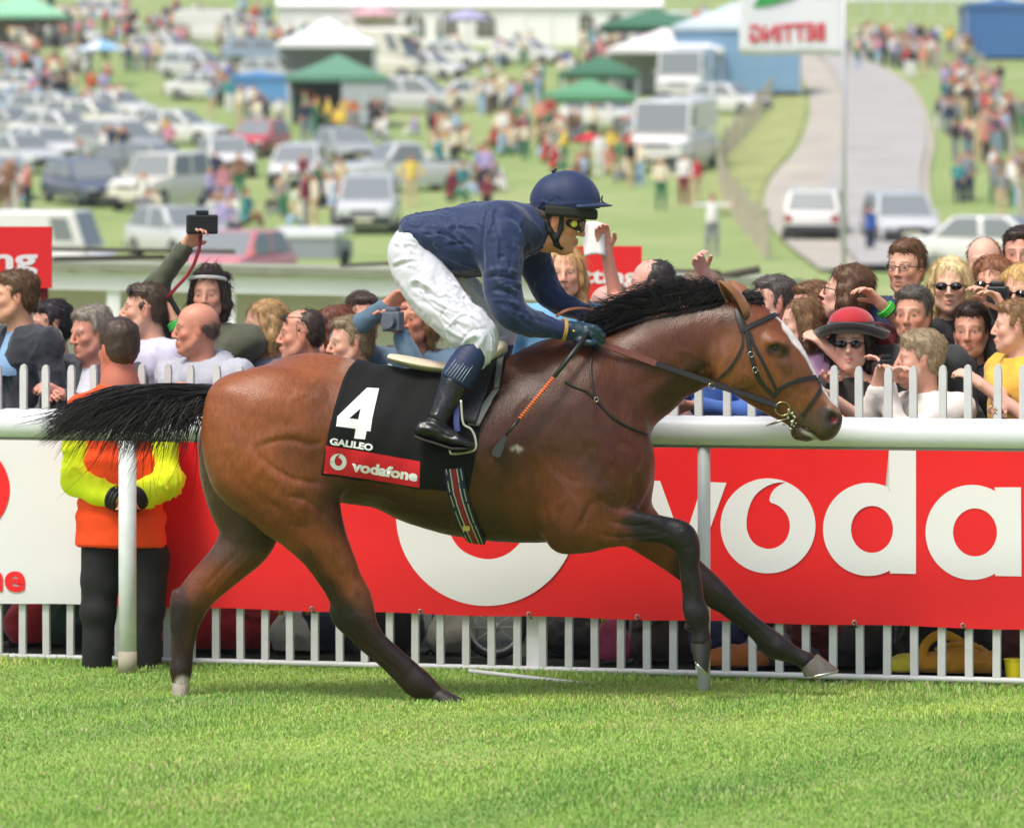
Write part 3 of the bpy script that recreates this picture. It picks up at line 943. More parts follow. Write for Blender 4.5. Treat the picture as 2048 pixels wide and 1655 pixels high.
    B = [
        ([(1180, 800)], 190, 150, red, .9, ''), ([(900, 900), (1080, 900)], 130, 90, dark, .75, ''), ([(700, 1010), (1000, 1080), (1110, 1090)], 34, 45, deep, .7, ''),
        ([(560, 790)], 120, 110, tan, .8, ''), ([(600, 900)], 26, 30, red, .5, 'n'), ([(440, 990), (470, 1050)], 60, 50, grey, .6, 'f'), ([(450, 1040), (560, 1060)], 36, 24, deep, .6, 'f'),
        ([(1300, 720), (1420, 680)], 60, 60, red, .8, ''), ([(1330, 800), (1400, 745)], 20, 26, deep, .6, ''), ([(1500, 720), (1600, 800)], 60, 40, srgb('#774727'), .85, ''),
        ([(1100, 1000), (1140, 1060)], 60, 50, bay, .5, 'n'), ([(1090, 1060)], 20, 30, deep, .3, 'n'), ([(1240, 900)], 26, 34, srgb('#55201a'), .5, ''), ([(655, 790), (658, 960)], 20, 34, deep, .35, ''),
        # black points
        ([(1302, 1040), (1370, 1070), (1384, 1130), (1392, 1290)], 34, 26, blk, 1, 'n'), ([(1250, 1038), (1320, 1040)], 4, 16, blk, .8, 'n'), ([(1240, 1066), (1330, 1066)], 4, 12, blk, .6, 'n'),
        ([(1415, 1165), (1620, 1320)], 48, 30, blk, 1, 'f'), ([(1380, 1130), (1415, 1165)], 24, 26, deep, .8, 'f'),
        ([(690, 1240), (760, 1290), (850, 1380), (900, 1390)], 28, 34, blk, .95, 'n'), ([(655, 1175), (680, 1225)], 12, 34, blk, .85, 'n'), ([(620, 1110), (650, 1170)], 4, 30, deep, .7, 'n'), ([(725, 1190), (748, 1230)], 6, 22, srgb('#4e3120'), .6, 'n'),
        ([(362, 1255), (366, 1340)], 30, 44, blk, .92, 'f'), ([(345, 1190), (352, 1240)], 10, 34, blk, .7, 'f'), ([(400, 1200), (380, 1290)], 6, 20, srgb('#4e3120'), .6, 'f'),
        ([(362, 1372)], 10, 12, srgb('#b5aca0'), .9, 'f'),
        # head markings
        ([(1655, 845), (1630, 862), (1606, 866)], 24, 24, srgb('#3a332e'), .92, ''), ([(1590, 845), (1615, 850)], 18, 24, srgb('#5c4636'), .6, ''), ([(1662, 838)], 12, 8, srgb('#2b2726'), .9, ''),
        ([(1666, 838)], 5, 4, srgb('#7c2a2a'), .9, ''), ([(1540, 699), (1552, 695), (1565, 699)], 6, 9, srgb('#231813'), .9, ''), ([(1565, 722), (1572, 735)], 8, 16, srgb('#4a3426'), .6, ''),
        ([(1455, 640), (1440, 612)], 10, 12, deep, .4, ''), ([(1655, 792), (1676, 812)], 7, 10, srgb('#9c7a5c'), .6, ''), ([(1604, 862), (1622, 870), (1640, 884)], 1, 4, srgb('#b5b5a6'), .7, ''),
        ([(1450, 606), (1300, 640), (1230, 665)], 5, 14, deep, .7, ''), ([(1262, 636), (1300, 626)], 4, 6, srgb('#8d7b6c'), .5, ''),
        ([(1024, 893), (1032, 889), (1042, 893)], 0, 7, srgb('#b0a89c'), .7, 'n'), ([(1034, 886), (1036, 898)], 0, 5, srgb('#b0a89c'), .6, 'n'), ([(703, 722), (694, 735)], 5, 16, srgb('#a58f80'), .4, ''),  # last spot paints a highlight on the rump fur
    ]
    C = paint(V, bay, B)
    # the white blaze runs down the very front of the face
    P = np.stack([V[:, 0] / S + 1024, HOR - (V[:, 2] - EYE) / S], 1)
    for line, w in (([(1562, 640), (1575, 655), (1590, 678), (1608, 712), (1631, 753), (1648, 778), (1658, 795)], 1),):
        d, t = seg_dist(P, line)
        width = np.interp(t, [0, .12, .35, .5, .7, 1], [.012, .030, .034, .022, .013, .006])
        on = np.clip((width * 1.25 - np.abs(V[:, 1] - Y0 + .012) + .004) / .008, 0, 1) * np.clip((30 - d) / 8, 0, 1)
        C = C * (1 - on[:, None]) + np.array(srgb('#e2dcd8')) * on[:, None]
    # fine hair mottling and sweat
    mot = 1 + .10 * fbm(V, 5, 21, 3) + .05 * fbm(V, 22, 22, 2)
    C = np.clip(C * mot[:, None], 0, 1)
    coat = mat('bay coat', bay, rough=.36, attr=True, noise=.20, nscale=75, bump=.0019, bscale=190, sheen=.0, spec=.40, stretch=(1, 1, .35))
    nt = coat.node_tree; n_ = nt.nodes.new('ShaderNodeTexNoise'); n_.inputs['Scale'].default_value = 7; n_.inputs['Detail'].default_value = 6
    mr_ = nt.nodes.new('ShaderNodeMapRange'); mr_.inputs[1].default_value = .3; mr_.inputs[2].default_value = .7; mr_.inputs[3].default_value = .27; mr_.inputs[4].default_value = .50
    nt.links.new([q for q in nt.nodes if q.type == 'TEX_COORD'][0].outputs['Object'], n_.inputs['Vector']); nt.links.new(n_.outputs[0], mr_.inputs[0]); nt.links.new(mr_.outputs[0], nt.nodes['Principled BSDF'].inputs['Roughness'])
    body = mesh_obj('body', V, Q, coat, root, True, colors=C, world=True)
    # hooves
    hoof_m = mat('hoof horn', '#5a554d', rough=.45, noise=.25, nscale=30, bump=.0015, bscale=90, stretch=(1, 1, .3))
    dark_h = mat('dark hoof horn', '#2a2724', rough=.5, noise=.3, nscale=30, bump=.0015, bscale=90)
    pale = mat('pale hoof horn', '#a49a8c', rough=.5, noise=.2, nscale=30, bump=.0015, bscale=90)
    shoe_m = mat('racing plate metal', '#b9b9ae', rough=.3, metal=.9)
    def hoof(dy, cor_b, cor_f, toe, heel, m):
        """coronet back, coronet front, toe, heel in picture pixels"""
        n = 20; vs = []; fs = []
        for ring, (b, f, w) in enumerate((((cor_b), (cor_f), .036), (((cor_b[0] + heel[0]) / 2, (cor_b[1] + heel[1]) / 2), ((cor_f[0] + toe[0]) / 2, (cor_f[1] + toe[1]) / 2), .046), (heel, toe, .052))):
            pb, pf = hp(b[0], b[1], dy), hp(f[0], f[1], dy)
            cc, ax = (pb + pf) / 2, (pf - pb) / 2
            for k in range(n):
                t = 2 * math.pi * k / n
                vs.append(cc + ax * (math.copysign(abs(math.cos(t)) ** .8, math.cos(t))) + Vector((0, w * math.sin(t), 0)))
        for r in range(2):
            for k in range(n):
                a = r * n + k; b = r * n + (k + 1) % n
                fs.append((a, b, b + n, a + n))
        fs.append(tuple(range(n - 1, -1, -1))); fs.append(tuple(2 * n + k for k in range(n)))
        o = mesh_obj('hoof', vs, fs, m, root, True, world=True)
        shade(o, 50)
        # plate: a horseshoe tube under the sole
        sol = vs[2 * n:3 * n]
        nrm = (hp(*toe, dy) - hp(*heel, dy)).cross(Vector((0, 1, 0))).normalized()
        dn = nrm * .004
        if dn.dot(hp(*toe, dy) - hp(*cor_f, dy)) < 0: dn = -dn
        cc = sum(sol, Vector()) / n
        pts = [cc + (sol[(k) % n] - cc) * .93 + dn for k in range(-7, 8)]
        sh = MB().tube(pts, .006, 6).build('horseshoe', shoe_m, o, True, world=True)
        return o
    hoof(.15, (1601, 1333), (1636, 1307), (1677, 1338), (1608, 1352), hoof_m)
    hoof(-.155, (1381, 1288), (1424, 1280), (1416, 1346), (1388, 1318), dark_h)
    hoof(-.14, (858, 1398), (884, 1374), (932, 1400), (872, 1406), dark_h)
    hoof(.15, (344, 1364), (380, 1368), (376, 1402), (344, 1398), pale)
    # eye
    eb = Clay(hp(1551, 697, -.13) - Vector((.05, .05, .05)), hp(1551, 697, -.05) + Vector((.05, .05, .05)), .003)
    p = hp(1551, 696, -.088)
    for sgn in (-1, 1):
        p = hp(1551, 696, sgn * .0815)
        bm = bmesh.new(); bmesh.ops.create_uvsphere(bm, u_segments=20, v_segments=14, radius=.0185)
        me = bpy.data.meshes.new('eye'); bm.to_mesh(me); bm.free()
        me.polygons.foreach_set('use_smooth', np.ones(len(me.polygons), dtype=bool))
        me.materials.append(mat('horse eye', '#0d0908', rough=.10, coat=0, spec=.6))
        e = bpy.data.objects.new('eye', me); COL.objects.link(e); e.parent = root
        e.matrix_parent_inverse = parent_world(root).inverted(); e.location = p
    # ears: curved cups
    def ear(base, tip, dy0, dy1, w, open_dir):
        n = 10; rows = 9; vs = []; fs = []
        a, b = hp(*base, dy0), hp(*tip, dy1)
        ax = (b - a)
        o1 = Vector(open_dir).normalized(); o1 = (o1 - ax.normalized() * o1.dot(ax.normalized())).normalized()
        s1 = ax.normalized().cross(o1)
        for r in range(rows):
            t = r / (rows - 1)
            ww = w * (math.sin(math.pi * min(1, .30 + t * .70)) ** .75) if t < .98 else .002
            cc = a + ax * t - o1 * (.012 * math.sin(t * math.pi))
            for k in range(n):
                ph = math.pi * (-.62 + 1.24 * k / (n - 1))
                vs.append(cc + (s1 * math.sin(ph) - o1 * math.cos(ph) * .9) * ww)
        for r in range(rows - 1):
            for k in range(n - 1):
                i = r * n + k; fs.append((i, i + 1, i + 1 + n, i + n))
        o = mesh_obj('ear', vs, fs, mat('ear coat', '#87522c', rough=.6, noise=.3, nscale=14, sheen=.2), root, True, world=True)
        so = o.modifiers.new('thick', 'SOLIDIFY'); so.thickness = .006
        return o
    ear((1484, 636), (1438, 563), -.055, -.070, .041, (-.75, -.45, -.35))
    ear((1500, 624), (1458, 562), .055, .075, .040, (-.75, .45, -.35))
    return root
horse = build_horse()

def hair_mesh(name, strands, m, parent, r=.0016):
    """strands: list of (k,3) arrays; one triangular tapered tube each"""
    vs = []; fs = []; base = 0
    for st in strands:
        st = np.asarray(st); k = len(st)
        d = np.gradient(st, axis=0); d /= np.linalg.norm(d, axis=1)[:, None] + 1e-9
        u = np.cross(d, [0.3, 1, 0.2]); u /= np.linalg.norm(u, axis=1)[:, None] + 1e-9
        w = np.cross(d, u)
        rr = (r * (1 - np.linspace(0, 1, k) ** 2 * .85))[:, None]
        for a in (0, 2.094, 4.189):
            vs.append(st + (u * math.cos(a) + w * math.sin(a)) * rr)
        i = np.arange(k - 1)
        for a in range(3):
            p = base + a * k + i; q = base + ((a + 1) % 3) * k + i
            fs.append(np.stack([p, q, q + 1, p + 1], 1))
        base += 3 * k
    return mesh_obj(name, np.vstack(vs), np.vstack(fs), m, parent, True, world=True)

def bez(pts, k):
    P = catmull(pts, 6)
    L = np.concatenate([[0], np.cumsum(np.linalg.norm(np.diff(P, axis=0), axis=1))]); t = np.linspace(0, L[-1], k)
    return np.stack([np.interp(t, L, P[:, i]) for i in range(P.shape[1])], 1)

def build_hair():
    hair_m = mat('black horse hair', '#15110f', rough=.42, noise=.3, nscale=30, spec=.5)
    R = np.random.default_rng(11)
    # tail: the dock leaves the rump near (440, 785) and streams back
    S_ = []
    def H(px, py, dy): return np.array(hp(px, py, dy))
    dock = [(446, 786), (400, 792), (352, 800), (300, 806)]
    for i in range(2700):
        a = R.uniform(0, 1) ** 1.2; low = R.uniform(0, 1); dep = R.normal(0, .024)
        x0 = 450 - a * 170; y0 = 772 + a * 4 + low * (34 - 4 * a)
        if R.random() < .62:     # hairs streaming straight back, ending in a blunt brush
            ex = R.uniform(78, 240) if R.random() < .7 else R.uniform(60, 330)
            ey = 806 + 70 * low + np.clip((200 - ex) * .22, -10, 40) * (1 - .4 * low) + R.normal(0, 5)
            m1 = (x0 + (ex - x0) * .35, y0 + (-6 + 22 * low)); m2 = (x0 + (ex - x0) * .75, y0 + (ey - y0) * .55 - 6)
        else:                    # shorter hairs drooping below
            ex = x0 - R.uniform(30, 200); ey = y0 + R.uniform(45, 105) + 30 * low
            m1 = (x0 + (ex - x0) * .38, y0 + 10 + 14 * low); m2 = (x0 + (ex - x0) * .78, y0 + (ey - y0) * .52)
        lock = math.sin(ex * .07 + low * 5) * 6
        ey += lock; dd = R.normal(0, .05)
        if ex < 45: ex = 45 + R.uniform(0, 40)
        S_.append(bez([H(x0, y0, dep), H(*m1, dep + dd * .3), H(*m2, dep + dd * .7), H(ex, ey, dep + dd)], 13))
    for i in range(34):          # loose wisps
        x0, y0 = R.uniform(300, 430), R.uniform(800, 825)
        ex, ey = x0 - R.uniform(0, 200), y0 + R.uniform(120, 190)
        if R.random() < .5: ex, ey = R.uniform(20, 90), R.uniform(835, 860); x0 = R.uniform(180, 330)
        S_.append(bez([H(x0, y0, 0), H((x0 * 2 + ex) / 3, y0 + (ey - y0) * .15, R.normal(0, .03)), H((x0 + 2 * ex) / 3 + R.normal(0, 8), y0 + (ey - y0) * .6, R.normal(0, .04)), H(ex, ey, R.normal(0, .05))], 12))
    tail = hair_mesh('tail', S_, hair_m, horse, .0021)
    dk = MB().tube([hp(452, 790), hp(420, 795), hp(380, 803), hp(330, 812), hp(270, 822)], [.042, .036, .030, .022, .008], 12)
    dk.build('dock', mat('dock coat', '#241a15', rough=.6), horse, True, world=True)
    # mane: roots run along the crest from the withers to the poll, blown up and back
    M_ = []
    crest = [(1165, 680), (1210, 668), (1250, 648), (1291, 634), (1337, 624), (1384, 614), (1430, 604), (1462, 598)]
    cr = catmull(crest, 8)
    hts = [(0, 30), (.15, 26), (.3, 44), (.45, 62), (.6, 66), (.75, 60), (.9, 44), (1, 30)]
    for i in range(1150):
        t = np.clip(round(R.uniform(0, 1) ** .9 * 26) / 26 + R.normal(0, .011), 0, 1); j = t * (len(cr) - 1); a = cr[int(j)]
        h = np.interp(t, [p[0] for p in hts], [p[1] for p in hts]) * R.uniform(.45, 1.05)
        clump = math.sin(t * 34) * .5 + math.sin(t * 71 + 1) * .3
        back = (30 + 90 * R.uniform(0, 1)) * (1 - .35 * t) * (1 + .5 * clump)
        dep = R.normal(0, .010)
        tipx = a[0] - back; tipy = a[1] - h + back * np.interp(t, [0, .3, 1], [.50, .38, .16]) + R.normal(0, 4)
        if t > .55: tipy = a[1] - h * .95 + max(0, back - 40) * .35
        m1 = (a[0] - back * .15, a[1] - h * .62); m2 = (a[0] - back * .55, (a[1] - h + tipy) / 2 - 3)
        M_.append(bez([H(a[0], a[1] + 12, dep), H(*m1, dep + R.normal(0, .008)), H(*m2, dep + R.normal(0, .018)), H(tipx, tipy, dep + R.normal(0, .026))], 10))
    for i in range(420):        # strands lying down on the near side of the crest
        t = R.uniform(.0, 1); a = cr[int(t * (len(cr) - 1))]
        L = R.uniform(14, 34)
        M_.append(bez([H(a[0], a[1] + 2, -.012), H(a[0] - 8, a[1] + 4, -.030), H(a[0] - 8 - L, a[1] + L * .42 + 5, -.055)], 7))
    for i in range(800):        # short dense undergrowth along the crest
        t = R.uniform(0, 1); a = cr[int(t * (len(cr) - 1))]; dep = R.normal(0, .014)
        L = R.uniform(12, 34); h = R.uniform(4, 22) * (1 if t > .25 else .5)
        M_.append(bez([H(a[0] + 4, a[1] + 10, dep), H(a[0] - 2, a[1] - h * .4, dep - .012), H(a[0] - L * .5, a[1] - h * .8, dep - .02), H(a[0] - L, a[1] - h * .5 + 3, dep - .02)], 7))
    for i in range(260):        # flying wisps near the rider's hands
        a = cr[int(R.uniform(.28, .62) * (len(cr) - 1))]
        L = R.uniform(50, 110); up = R.uniform(15, 60)
        M_.append(bez([H(a[0], a[1], 0), H(a[0] - L * .3, a[1] - up * .55, R.normal(0, .02)), H(a[0] - L * .7, a[1] - up * .8 + 8, R.normal(0, .03)), H(a[0] - L, a[1] - up * .75 + R.normal(0, 8), R.normal(0, .04))], 10))
    hair_mesh('mane', M_, hair_m, horse, .0019)
    Fo = []
    for i in range(420):
        x0 = R.uniform(1482, 1512); y0 = 606 + (x0 - 1482) * .12
        tip = (R.uniform(1495, 1533), R.uniform(585, 612)) if R.random() < .5 else (R.uniform(1505, 1533), R.uniform(590, 614))
        dep = R.normal(0, .018); k = R.uniform(2, 20)
        Fo.append(bez([H(x0, y0 + 4, dep), H(x0 - 2, y0 - k, dep), H((x0 + tip[0]) / 2 + 5, min(y0, tip[1]) - k * .55, dep - .004), H(tip[0], tip[1] + 4, dep - .008)], 9))
    hair_mesh('forelock', Fo, hair_m, horse, .0019)
build_hair()
# ---------------------------------------------------------------- the jockey
def folds(V, N, n, region, amp, seed, width=4.0, curve=14):
    """soft cloth creases: random short ridges; region = list of (px0,py0,px1,py1) axis lines they radiate along"""
    R = np.random.default_rng(seed); items = []
    for _ in range(n):
        x0, y0, x1, y1 = region[R.integers(len(region))]
        t = R.uniform(0, 1)
        a = np.array([x0 + R.normal(0, 10), y0 + R.normal(0, 10)]); b = np.array([x1 + R.normal(0, 14), y1 + R.normal(0, 14)])
        s0, s1 = sorted((R.uniform(0, .7), R.uniform(.3, 1)))
        p, q = a + (b - a) * s0, a + (b - a) * s1
        m = (p + q) / 2 + R.normal(0, curve / 2, 2)
        items.append(([tuple(p), tuple(m), tuple(q)], R.uniform(.6, 1.3) * width, R.uniform(.4, 1.0) * amp * (1 if R.random() < .5 else -1)))
    return items

def build_jockey():
    root = empty('person', hp(960, 700), 0, 'jockey in navy blue silks and white breeches crouching over the racehorse', 'person')
    def row(px, py, r, dy=0, r2=None):
        p = hp(px, py, dy); return (p.x, p.y, p.z, r * S)
    def fr(c):
        def fl(rows, k=.03, op='+', sub=4): c.flat_chain([hrow(*r) for r in rows], k, op, sub)
        return fl
    HF = Fr(hp(1113, 440, -.02), rotm(0.0, math.radians(15), 0), 1.07)
    # --- body: head, neck, trunk, limbs, one continuous surface
    c = Clay(hp(755, 560, -.40) - Vector((0, 0, .70)), hp(1240, 330, .40), .0065)
    fl = fr(c)
    clay_head(c, HF)
    clay_neck(c, HF, hp(1050, 458, 0), .056)
    fl([(812, 505, 34, 80), (850, 490, 46, 82), (900, 480, 52, 84), (950, 470, 54, 90), (1000, 462, 50, 88), (1040, 455, 36, 60)], .03)
    for sg in (-1, 1):
        d = sg * .15
        fl([(822, 512, 32, 30, sg * .08), (855, 565, 32, 30, sg * .13), (910, 620, 27, 26, sg * .20), (950, 672, 21, 21, sg * .25)] if sg < 0 else
           [(822, 512, 32, 30, .08), (880, 560, 30, 28, .13), (950, 618, 26, 26, .20), (1004, 664, 20, 21, .25)], .03)
        fl([(950, 676, 20, 20, -.25), (924, 735, 19, 19, -.285), (896, 790, 14, 14, -.315), (876, 838, 11, 11, -.34), (890, 870, 8, 9, -.36)] if sg < 0 else
           [(1004, 664, 19, 20, .25), (976, 725, 19, 19, .275), (948, 780, 14, 14, .305), (928, 828, 11, 11, .33), (942, 860, 8, 9, .35)], .02)
        fl([(1008, 462, 24, 22, -.13), (1003, 540, 20, 20, -.21), (1012, 620, 17, 17, -.235), (1080, 654, 13, 14, -.185), (1145, 662, 11, 12, -.145)] if sg < 0 else
           [(1040, 465, 24, 22, .12), (1074, 540, 18, 18, .20), (1102, 592, 16, 16, .195), (1150, 618, 11, 12, .145), (1188, 634, 9, 10, .11)], .03)
    V, Q = c.mesh(); V = relax(V, Q, 1)
    sk = srgb('#cf9072')
    C = face_colour(V, HF, sk, brow=srgb('#3a2a20'), flush=.45)
    mesh_obj('body', V, Q, skin_m, root, True, colors=C, world=True)
    # hair at the nape
    Vh, Qh = clay_hair(HF, 'bald', .007)
    hb = mesh_obj('hair', Vh, Qh, mat('dark brown hair', '#2a1d16', rough=.55, noise=.3, nscale=90, bump=.002, bscale=200), root, True, world=True)

    # --- silk jacket
    silk = mat('navy silk', '#162950', rough=.6, noise=.14, nscale=9, bump=.0014, bscale=30, sheen=.3, spec=.3)
    c = Clay(hp(795, 700, -.34), hp(1205, 385, .34), .0050)
    fl = fr(c)
    #         torso: (x, y, in-plane, half width)
    T = [(818, 462, 24, 78), (845, 470, 42, 92), (880, 478, 56, 98), (915, 480, 68, 101), (950, 476, 70, 106), (985, 468, 66, 108), (1018, 462, 60, 98), (1045, 462, 52, 78), (1066, 458, 42, 56), (1076, 456, 34, 44)]
    fl(T, .02)
    fl([(905, 500, 42, 88), (950, 505, 42, 90), (1000, 500, 44, 88)], .04)
    near = [(1000, 450, 48, 36, -.13), (1000, 495, 44, 38, -.185), (1003, 540, 40, 36, -.215), (1008, 585, 38, 34, -.23), (1022, 622, 34, 31, -.235), (1056, 645, 28, 27, -.21), (1090, 654, 22, 22, -.18), (1122, 659, 19, 20, -.155), (1138, 661, 19, 20, -.145)]
    fl(near, .035)
    far = [(1040, 460, 46, 36, .12), (1060, 500, 40, 36, .18), (1078, 545, 32, 32, .21), (1096, 585, 28, 29, .20), (1125, 608, 22, 24, .17), (1155, 620, 17, 20, .14), (1184, 632, 15, 18, .11)]
    fl(far, .035)
    fl([(1062, 430, 20, 40), (1084, 452, 18, 42), (1092, 480, 16, 34)], .03)   # collar and chest at the neck
    # hollow for the neck
    c.chain([(*hp(1074, 452, -.01), .054), (*hp(1130, 462, -.01), .075)], .01, '-')
    V, Q = c.mesh(); V = relax(V, Q, 1)
    N = normals(V, Q); mm = .001
    it = [([(820, 446), (870, 432), (930, 470), (960, 500)], 5, 5 * mm), ([(842, 470), (890, 470), (935, 498)], 4, -5 * mm), ([(855, 500), (900, 500), (950, 520)], 5, -4 * mm), ([(900, 520), (935, 528), (960, 536)], 4, 4 * mm),
          ([(981, 402), (972, 440), (964, 492), (966, 545)], 4.5, -9 * mm), ([(988, 410), (980, 440), (975, 480)], 6, 6 * mm), ([(912, 412), (925, 450), (938, 480)], 3, -3 * mm), ([(870, 420), (890, 440), (905, 470)], 4, 3 * mm),
          ([(970, 545), (1000, 538), (1035, 545)], 5, 6 * mm), ([(968, 556), (1000, 552), (1036, 560)], 4, -7 * mm), ([(975, 585), (1005, 578), (1042, 590)], 4, -4 * mm), ([(980, 600), (1010, 600), (1040, 610)], 4, 5 * mm),
          ([(1000, 430), (1030, 440), (1050, 480), (1040, 530)], 5, -6 * mm), ([(1010, 440), (1032, 470), (1030, 510)], 6, 5 * mm), ([(1050, 470), (1060, 505), (1050, 540)], 5, 4 * mm), ([(990, 455), (1010, 490), (1015, 530)], 5, 4 * mm),
          ([(1040, 610), (1030, 635), (1040, 660)], 5, -6 * mm), ([(1060, 620), (1055, 645), (1062, 665)], 4, 4 * mm), ([(1080, 632), (1078, 655), (1086, 672)], 3, -3 * mm), ([(1000, 610), (1025, 625), (1050, 630)], 4, 5 * mm),
          ([(1100, 636), (1104, 655), (1100, 675)], 3, 3 * mm), ([(860, 450), (900, 440), (960, 440)], 5, -3 * mm), ([(985, 480), (982, 520), (992, 545)], 4, -4 * mm)]
    it += folds(V, N, 80, [(830, 450, 960, 500), (880, 430, 980, 470), (1000, 430, 1010, 600), (1040, 440, 1040, 560), (960, 520, 860, 500), (1000, 600, 1090, 660), (1070, 500, 1110, 600), (975, 560, 1040, 580)], 6 * mm, 4, 3.4)
    V = strokes(V, N, it, Y0 + .05)
    N = normals(V, Q)
    V = V + N * (fbm(V, 7, 31, 3) * .003)[:, None]
    N = normals(V, Q)
    tors = V[:, 0] < hp(975, 0).x
    V1 = creases(V, N, .0075, 6, (.75, 0, -.6), 11, .16); V2 = creases(V, N, .0070, 6.5, (.35, .3, .9), 21, .2)
    b_ = np.clip((V[:, 0] - hp(950, 0).x) / .06, 0, 1)[:, None]
    V = V1 * (1 - b_) + V2 * b_
    jk = mesh_obj('jacket', V, Q, silk, root, True, world=True)
    MB().tube([hp(1072, 424, -.075), hp(1076, 440, -.082), hp(1082, 462, -.078), hp(1090, 486, -.06), hp(1098, 494, -.03)], [.0045] * 5, 8).build('stock_collar', mat('white cotton', '#e9e9e6', rough=.7), root, True, world=True)
    # elastic bands at the cuffs
    band = mat('tan elastic band', '#a98642', rough=.6, bump=.001, bscale=300)
    def ring(p, d, r1, r2, tube, m, name, par=root, n=22):
        d = Vector(d).normalized(); u = d.cross(Vector((0, 1, 0))).normalized(); w = d.cross(u)
        pts = [Vector(p) + u * (math.cos(2 * math.pi * k / n) * r1) + w * (math.sin(2 * math.pi * k / n) * r2) for k in range(n + 1)]
        return MB().tube(pts, tube, 8, cap=False).build(name, m, par, True, world=True)
    for (px, py, dy, r) in ((1127, 660, -.152, .043), (1180, 630, .113, .033)):
        mb = MB()
        for q in (-.004, 0, .004):
            p = hp(px, py, dy) + Vector((q, 0, -.3 * q)); n = 24
            d = Vector((1, .25, -.15)).normalized(); u = d.cross(Vector((0, 1, 0))).normalized(); w = d.cross(u)
            mb.tube([p + u * (math.cos(2 * math.pi * k / n) * r * 1.0) + w * (math.sin(2 * math.pi * k / n) * r * 1.06) for k in range(n + 1)], .004, 6, cap=False)
        mb.build('cuff_band', band, root, True, world=True)

    # --- breeches
    white = mat('white nylon', '#cdced8', rough=.5, noise=.04, nscale=12, bump=.003, bscale=24, sheen=.2)
    c = Clay(hp(760, 740, -.36), hp(1060, 420, .36), .0052)
    fl = fr(c)
    fl([(832, 468, 30, 82), (822, 500, 44, 92), (830, 530, 50, 90)], .03)
    n_ = [(822, 510, 44, 44, -.08), (842, 548, 52, 46, -.12), (868, 588, 52, 44, -.16), (900, 625, 47, 40, -.20), (932, 655, 42, 37, -.235), (952, 680, 36, 34, -.25), (955, 694, 33, 31, -.25), (950, 706, 31, 30, -.25)]
    fl(n_, .035)
    f_ = [(825, 512, 44, 44, .08), (870, 548, 46, 44, .12), (915, 585, 44, 40, .16), (955, 622, 42, 37, .20), (985, 645, 35, 34, .235), (1008, 662, 27, 30, .25), (1006, 674, 25, 29, .25)]
    fl(f_, .035)
    fl([(940, 650, 36, 33, -.24), (962, 668, 29, 29, -.25), (966, 690, 25, 27, -.25), (962, 706, 18, 24, -.25)], .02)
    V, Q = c.mesh(); V = relax(V, Q, 1)
    N = normals(V, Q)
    it = [([(782, 536), (810, 528), (835, 524)], 4, -6 * mm), ([(784, 528), (812, 518), (838, 516)], 4, 5 * mm), ([(822, 566), (836, 560), (860, 574), (880, 590)], 4, 8 * mm), ([(824, 574), (842, 576), (866, 590)], 4, -8 * mm),
          ([(835, 600), (870, 610), (900, 640)], 4, -5 * mm), ([(850, 590), (880, 605), (915, 622)], 4, 4 * mm), ([(880, 640), (915, 640), (940, 650)], 4, 4 * mm), ([(870, 560), (900, 590), (930, 630)], 5, -4 * mm),
          ([(925, 690), (940, 672), (965, 668)], 4, 6 * mm), ([(928, 680), (945, 660), (975, 655)], 3.5, -5 * mm), ([(950, 700), (965, 680), (975, 664)], 3.5, 4 * mm), ([(940, 696), (950, 680), (958, 662)], 3, -4 * mm),
          ([(800, 480), (830, 490), (860, 510)], 6, -3 * mm), ([(800, 560), (820, 590), (850, 620)], 5, 4 * mm), ([(838, 560), (836, 575), (842, 590)], 4, -6 * mm)]
    it += folds(V, N, 60, [(800, 520, 860, 540), (830, 570, 920, 640), (850, 540, 940, 640), (860, 610, 950, 680), (940, 650, 960, 700), (900, 560, 970, 650), (790, 480, 850, 500)], 4.5 * mm, 9, 3.6)
    V = strokes(V, N, it, Y0 + .40)
    N = normals(V, Q)
    V = V + N * (fbm(V, 8, 41, 3) * .003)[:, None]
    N = normals(V, Q)
    V = creases(V, N, .0085, 7, (.6, .2, -.75), 31, .25)
    mesh_obj('breeches', V, Q, white, root, True, world=True)

    # --- boots: navy elastic top with stitched ribs, black leather below, folded over the foot
    leather = mat('black boot leather', '#0f100f', rough=.30, noise=.2, nscale=20, bump=.004, bscale=34, coat=.1, spec=.5)
    sock = mat('navy boot top', '#17284c', rough=.6, noise=.15, nscale=30, bump=.001, bscale=120)
    for sg in (-1, 1):
        dy = -.26 if sg < 0 else .255
        ox, oy = (0, 0) if sg < 0 else (52, -10)
        DY = lambda py: dy + sg * (py - 690) * .00055
        hq = lambda px, py, q=0.0: hp(px, py, DY(py) + q)
        c = Clay(hp(810 + ox, 915 + oy, dy - .20), hp(990 + ox, 735 + oy, dy + .20), .005)
        fl = fr(c)
        fl([(914 + ox, 748 + oy, 31, 29, DY(748)), (905 + ox, 775 + oy, 28, 26, DY(775)), (893 + ox, 800 + oy, 25, 23, DY(800)), (882 + ox, 825 + oy, 22, 21, DY(825)), (873 + ox, 845 + oy, 21, 20, DY(845))], .015, sub=3)
        fl([(846 + ox, 858 + oy, 17, 18, DY(858)), (872 + ox, 862 + oy, 20, 20, DY(862)), (900 + ox, 874 + oy, 16, 22, DY(874)), (925 + ox, 884 + oy, 11, 22, DY(884)), (940 + ox, 889 + oy, 8, 19, DY(889))], .015)
        c.cut(lambda x, y, z: (x - hp(884 + ox, 742 + oy).x) * .487 + (z - hp(884 + ox, 742 + oy).z) * .874)
        V, Q = c.mesh(); V = relax(V, Q, 1); N = normals(V, Q)
